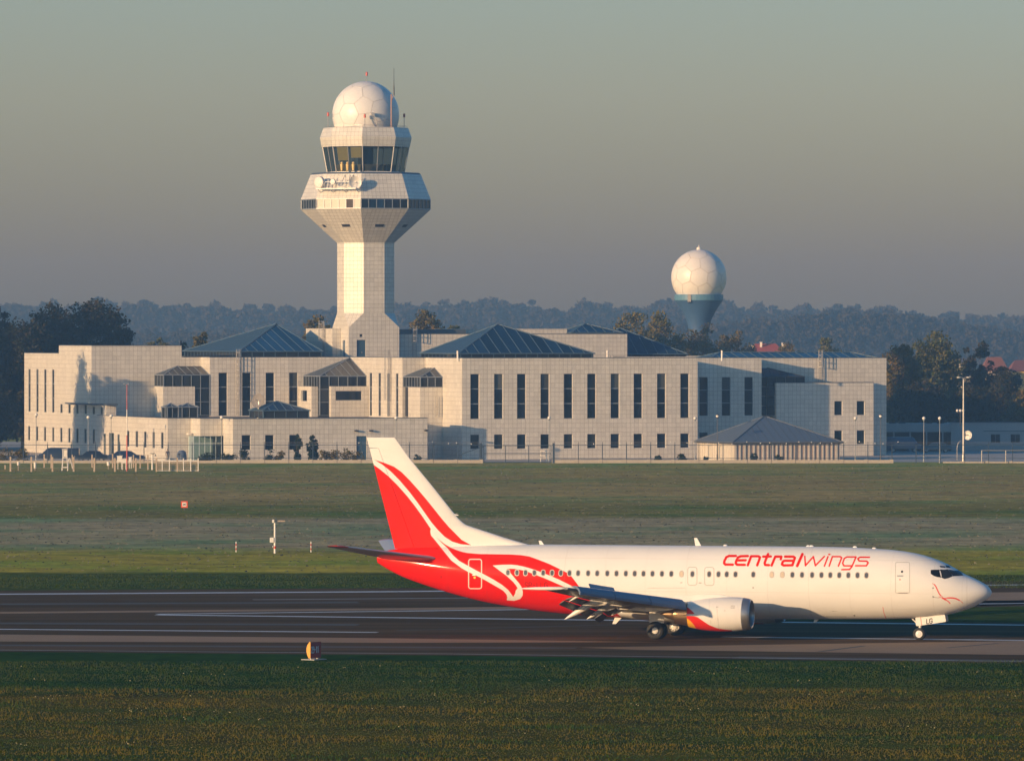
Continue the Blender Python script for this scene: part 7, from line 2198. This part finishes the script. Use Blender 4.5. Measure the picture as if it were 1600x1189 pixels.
for s2 in (1, -1):
    q = [PL(px, py, .42) for px, py in dpx]
    mb = MB(); A = [(x, -s2 * .42, z) for x, z in q]; B = [(x, -s2 * .395, z) for x, z in q]
    mb.face(A); mb.face(B[::-1])
    for i in range(len(A)): j = (i + 1) % len(A); mb.face([A[i], A[j], B[j], B[i]])
    dd = mb.build("nose_gear_door", M_AWHITE, ng, local=True)
    if s2 == 1:
        o_ = PL(1447.8, 974.2, .42); o2 = PL(1460, 972.4, .42); u = Vector((o2[0] - o_[0], 0, o2[1] - o_[1])).normalized()
        mb = MB(); letters(mb, "LG", Vector((o_[0], -.425, o_[1])), u, Vector((0, 0, 1)), Vector((0, -1, 0)), .245, .045, gap=.09); mb.build("lettering", M_DARKST, dd, local=True)
        p1_, p2_ = PL(1438.5, 964.2, .42), PL(1440, 976.4, .42); mb = MB(); mb.obox(((p1_[0] + p2_[0]) / 2, -.424, (p1_[1] + p2_[1]) / 2), ((p1_[0] - p2_[0]) / 2, 0, (p1_[1] - p2_[1]) / 2), (.012, 0, 0), (0, .003, 0)); mb.build("red_stripe", M_ARED, dd, local=True)
# aerials and small fittings
def blade(px, py_b, py_t, w, rake, up=1):
    x, z = PL(px, py_b, 0); _, zt = PL(px, py_t, 0); mb = MB()
    pr = [(x + w / 2, z - .08 * up), (x - w / 2, z - .08 * up), (x - w * .35 - rake, zt), (x + w * .1 - rake, zt)]
    mb.face([(a, -.025, b) for a, b in pr]); mb.face([(a, .025, b) for a, b in pr[::-1]])
    for i in range(4): j = (i + 1) % 4; mb.face([(pr[i][0], -.025, pr[i][1]), (pr[i][0], .025, pr[i][1]), (pr[j][0], .025, pr[j][1]), (pr[j][0], -.025, pr[j][1])])
    mb.build("blade_aerial", M_AWHITE, jet, local=True)
blade(848, 851, 844.5, .30, .12); blade(1092, 852.8, 840.3, .36, .14); blade(968, 964, 974.5, .45, .25, -1); blade(1278, 966.8, 972.5, .3, .15, -1); 
for px, py in ((1133.5, 852.6), (1263, 853.6), (1268, 853.6), (1336, 855), (1366, 857), (663, 853), (669, 853)):
    x, z = PL(px, py, 0); mb = MB(); mb.sphere((x, 0, z), .10, 10, 6, sq=(1.3, .7, .8)); mb.build("beacon", M_AWHITE, jet, local=True)
mb = MB(); x, z = PL(711, 803.5, 0); mb.tube((x - .1, 0, z), (x + .2, 0, z - .05), .06, .03, 8); mb.build("probe", M_AWHITE, fin, local=True)

# ------------------------------------------------------------------ grass blades, flowers, haze
def tufts(name, label, region, n, h0, h1, w, m, seed, cat="grass"):
    r = np.random.default_rng(seed)
    y = region[0] + (region[1] - region[0]) * r.random(n)
    x = (r.random(n) * 2 - 1) * (1060 * y / F)
    cl = (np.sin(x * .9 + 3 * np.sin(y * .13)) + np.sin(y * .55 + x * .21)) * .25 + .75
    h = (h0 + (h1 - h0) * r.random(n) ** 2) * cl; a = r.random(n) * math.pi; ln = r.normal(size=(n, 2)) * .35
    v = np.zeros((n, 3, 3)); dx, dy = np.cos(a) * w / 2, np.sin(a) * w / 2
    v[:, 0] = np.stack([x - dx, y - dy, np.zeros(n)], -1); v[:, 1] = np.stack([x + dx, y + dy, np.zeros(n)], -1)
    v[:, 2] = np.stack([x + ln[:, 0] * h, y + ln[:, 1] * h, h], -1)
    o = npmesh(name, v.reshape(-1, 3), np.arange(3 * n).reshape(n, 3), m)
    return tag(o, label, cat, None, 'stuff')
def patch_leaf(name, green, dry, bright):
    m = leaf_mat(name, green, dry, bright, .3); nt = m.node_tree
    cr = [n for n in nt.nodes if n.type == 'VALTORGB'][0]; geo = [n for n in nt.nodes if n.type == 'NEW_GEOMETRY'][0]
    mp = N(nt, "ShaderNodeMapping"); mp.inputs['Scale'].default_value = (.11, .30, 1); nt.links.new(geo.outputs['Position'], mp.inputs[0])
    no = N(nt, "ShaderNodeTexNoise"); no.inputs['Scale'].default_value = 1.0; no.inputs['Detail'].default_value = 5; no.inputs['Roughness'].default_value = .65; nt.links.new(mp.outputs[0], no.inputs['Vector'])
    f = mth(nt, 'ADD', mth(nt, 'MULTIPLY', mth(nt, 'SUBTRACT', no.outputs[0], .5), 3.6), mth(nt, 'MULTIPLY', geo.outputs['Random Per Island'], .5))
    nt.links.new(mth(nt, 'ADD', f, .22, clamp=True), cr.inputs[0])
    return m
L_G1 = patch_leaf("grass_blades_dry", (.034, .080, .004), (.130, .112, .005), (.185, .13, .014))
L_G2 = patch_leaf("grass_blades_green", (.016, .060, .004), (.046, .092, .005), (.09, .10, .014))
tufts("grass", "rough olive grass in the foreground", (262, 320), 88000, .05, .16, .06, L_G1, 3)
tufts("grass", "dark green grass beside the near edge of the pavement", (318, 347), 50000, .05, .15, .06, L_G2, 4)
tufts("grass", "mown green grass strip beyond the runway", (446, 470), 45000, .05, .16, .07, L_G2, 5)
L_FROST = leaf_mat("frosted_grass_blades", (.045, .050, .022), (.17, .16, .09), (.24, .22, .15), .3)
tufts("grass_tufts", "frosted grass tufts scattered over the far field", (476, 866), 15000, .04, .13, .28, L_FROST, 6)
r = np.random.default_rng(9)
FV, FF = [], []; k0 = 0
for i in range(60):
    y = 268 + 76 * r.random() ** .8; x = (r.random() * 2 - 1) * 810 * y / F
    for j in range(r.integers(1, 6)):
        px_, py_, h = x + r.normal() * .5, y + r.normal() * .8, r.uniform(.10, .2); s = r.uniform(.010, .026)
        FV += [(px_ - s, py_, h), (px_ + s, py_, h), (px_ + s, py_ - s, h + 1.6 * s), (px_ - s, py_ - s, h + 1.6 * s)]; FF.append((k0, k0 + 1, k0 + 2, k0 + 3)); k0 += 4
tag(npmesh("wild_flowers", np.array(FV), np.array(FF), mat("pale_petals", (.55, .50, .30), .7)), "tiny pale flowers scattered through the foreground grass", "flowers", None, 'stuff')

hz_ = MB(); hz_.box(-1200, 1200, -60, 4300, -1.2, 62)
hm_, hnt, hb = nodes_of("haze_air")
hnt.nodes.remove(hb)
pv = N(hnt, "ShaderNodeVolumePrincipled"); pv.inputs['Density'].default_value = 0.00032; pv.inputs['Color'].default_value = (.44, .74, 1.0, 1); pv.inputs['Absorption Color'].default_value = (1, 1, 1, 1); pv.inputs['Anisotropy'].default_value = .50
hnt.links.new(pv.outputs[0], hnt.nodes["Material Output"].inputs['Volume'])
tag(hz_.build("haze", hm_), "pale morning haze filling the air over the airfield", "haze", None, 'stuff')
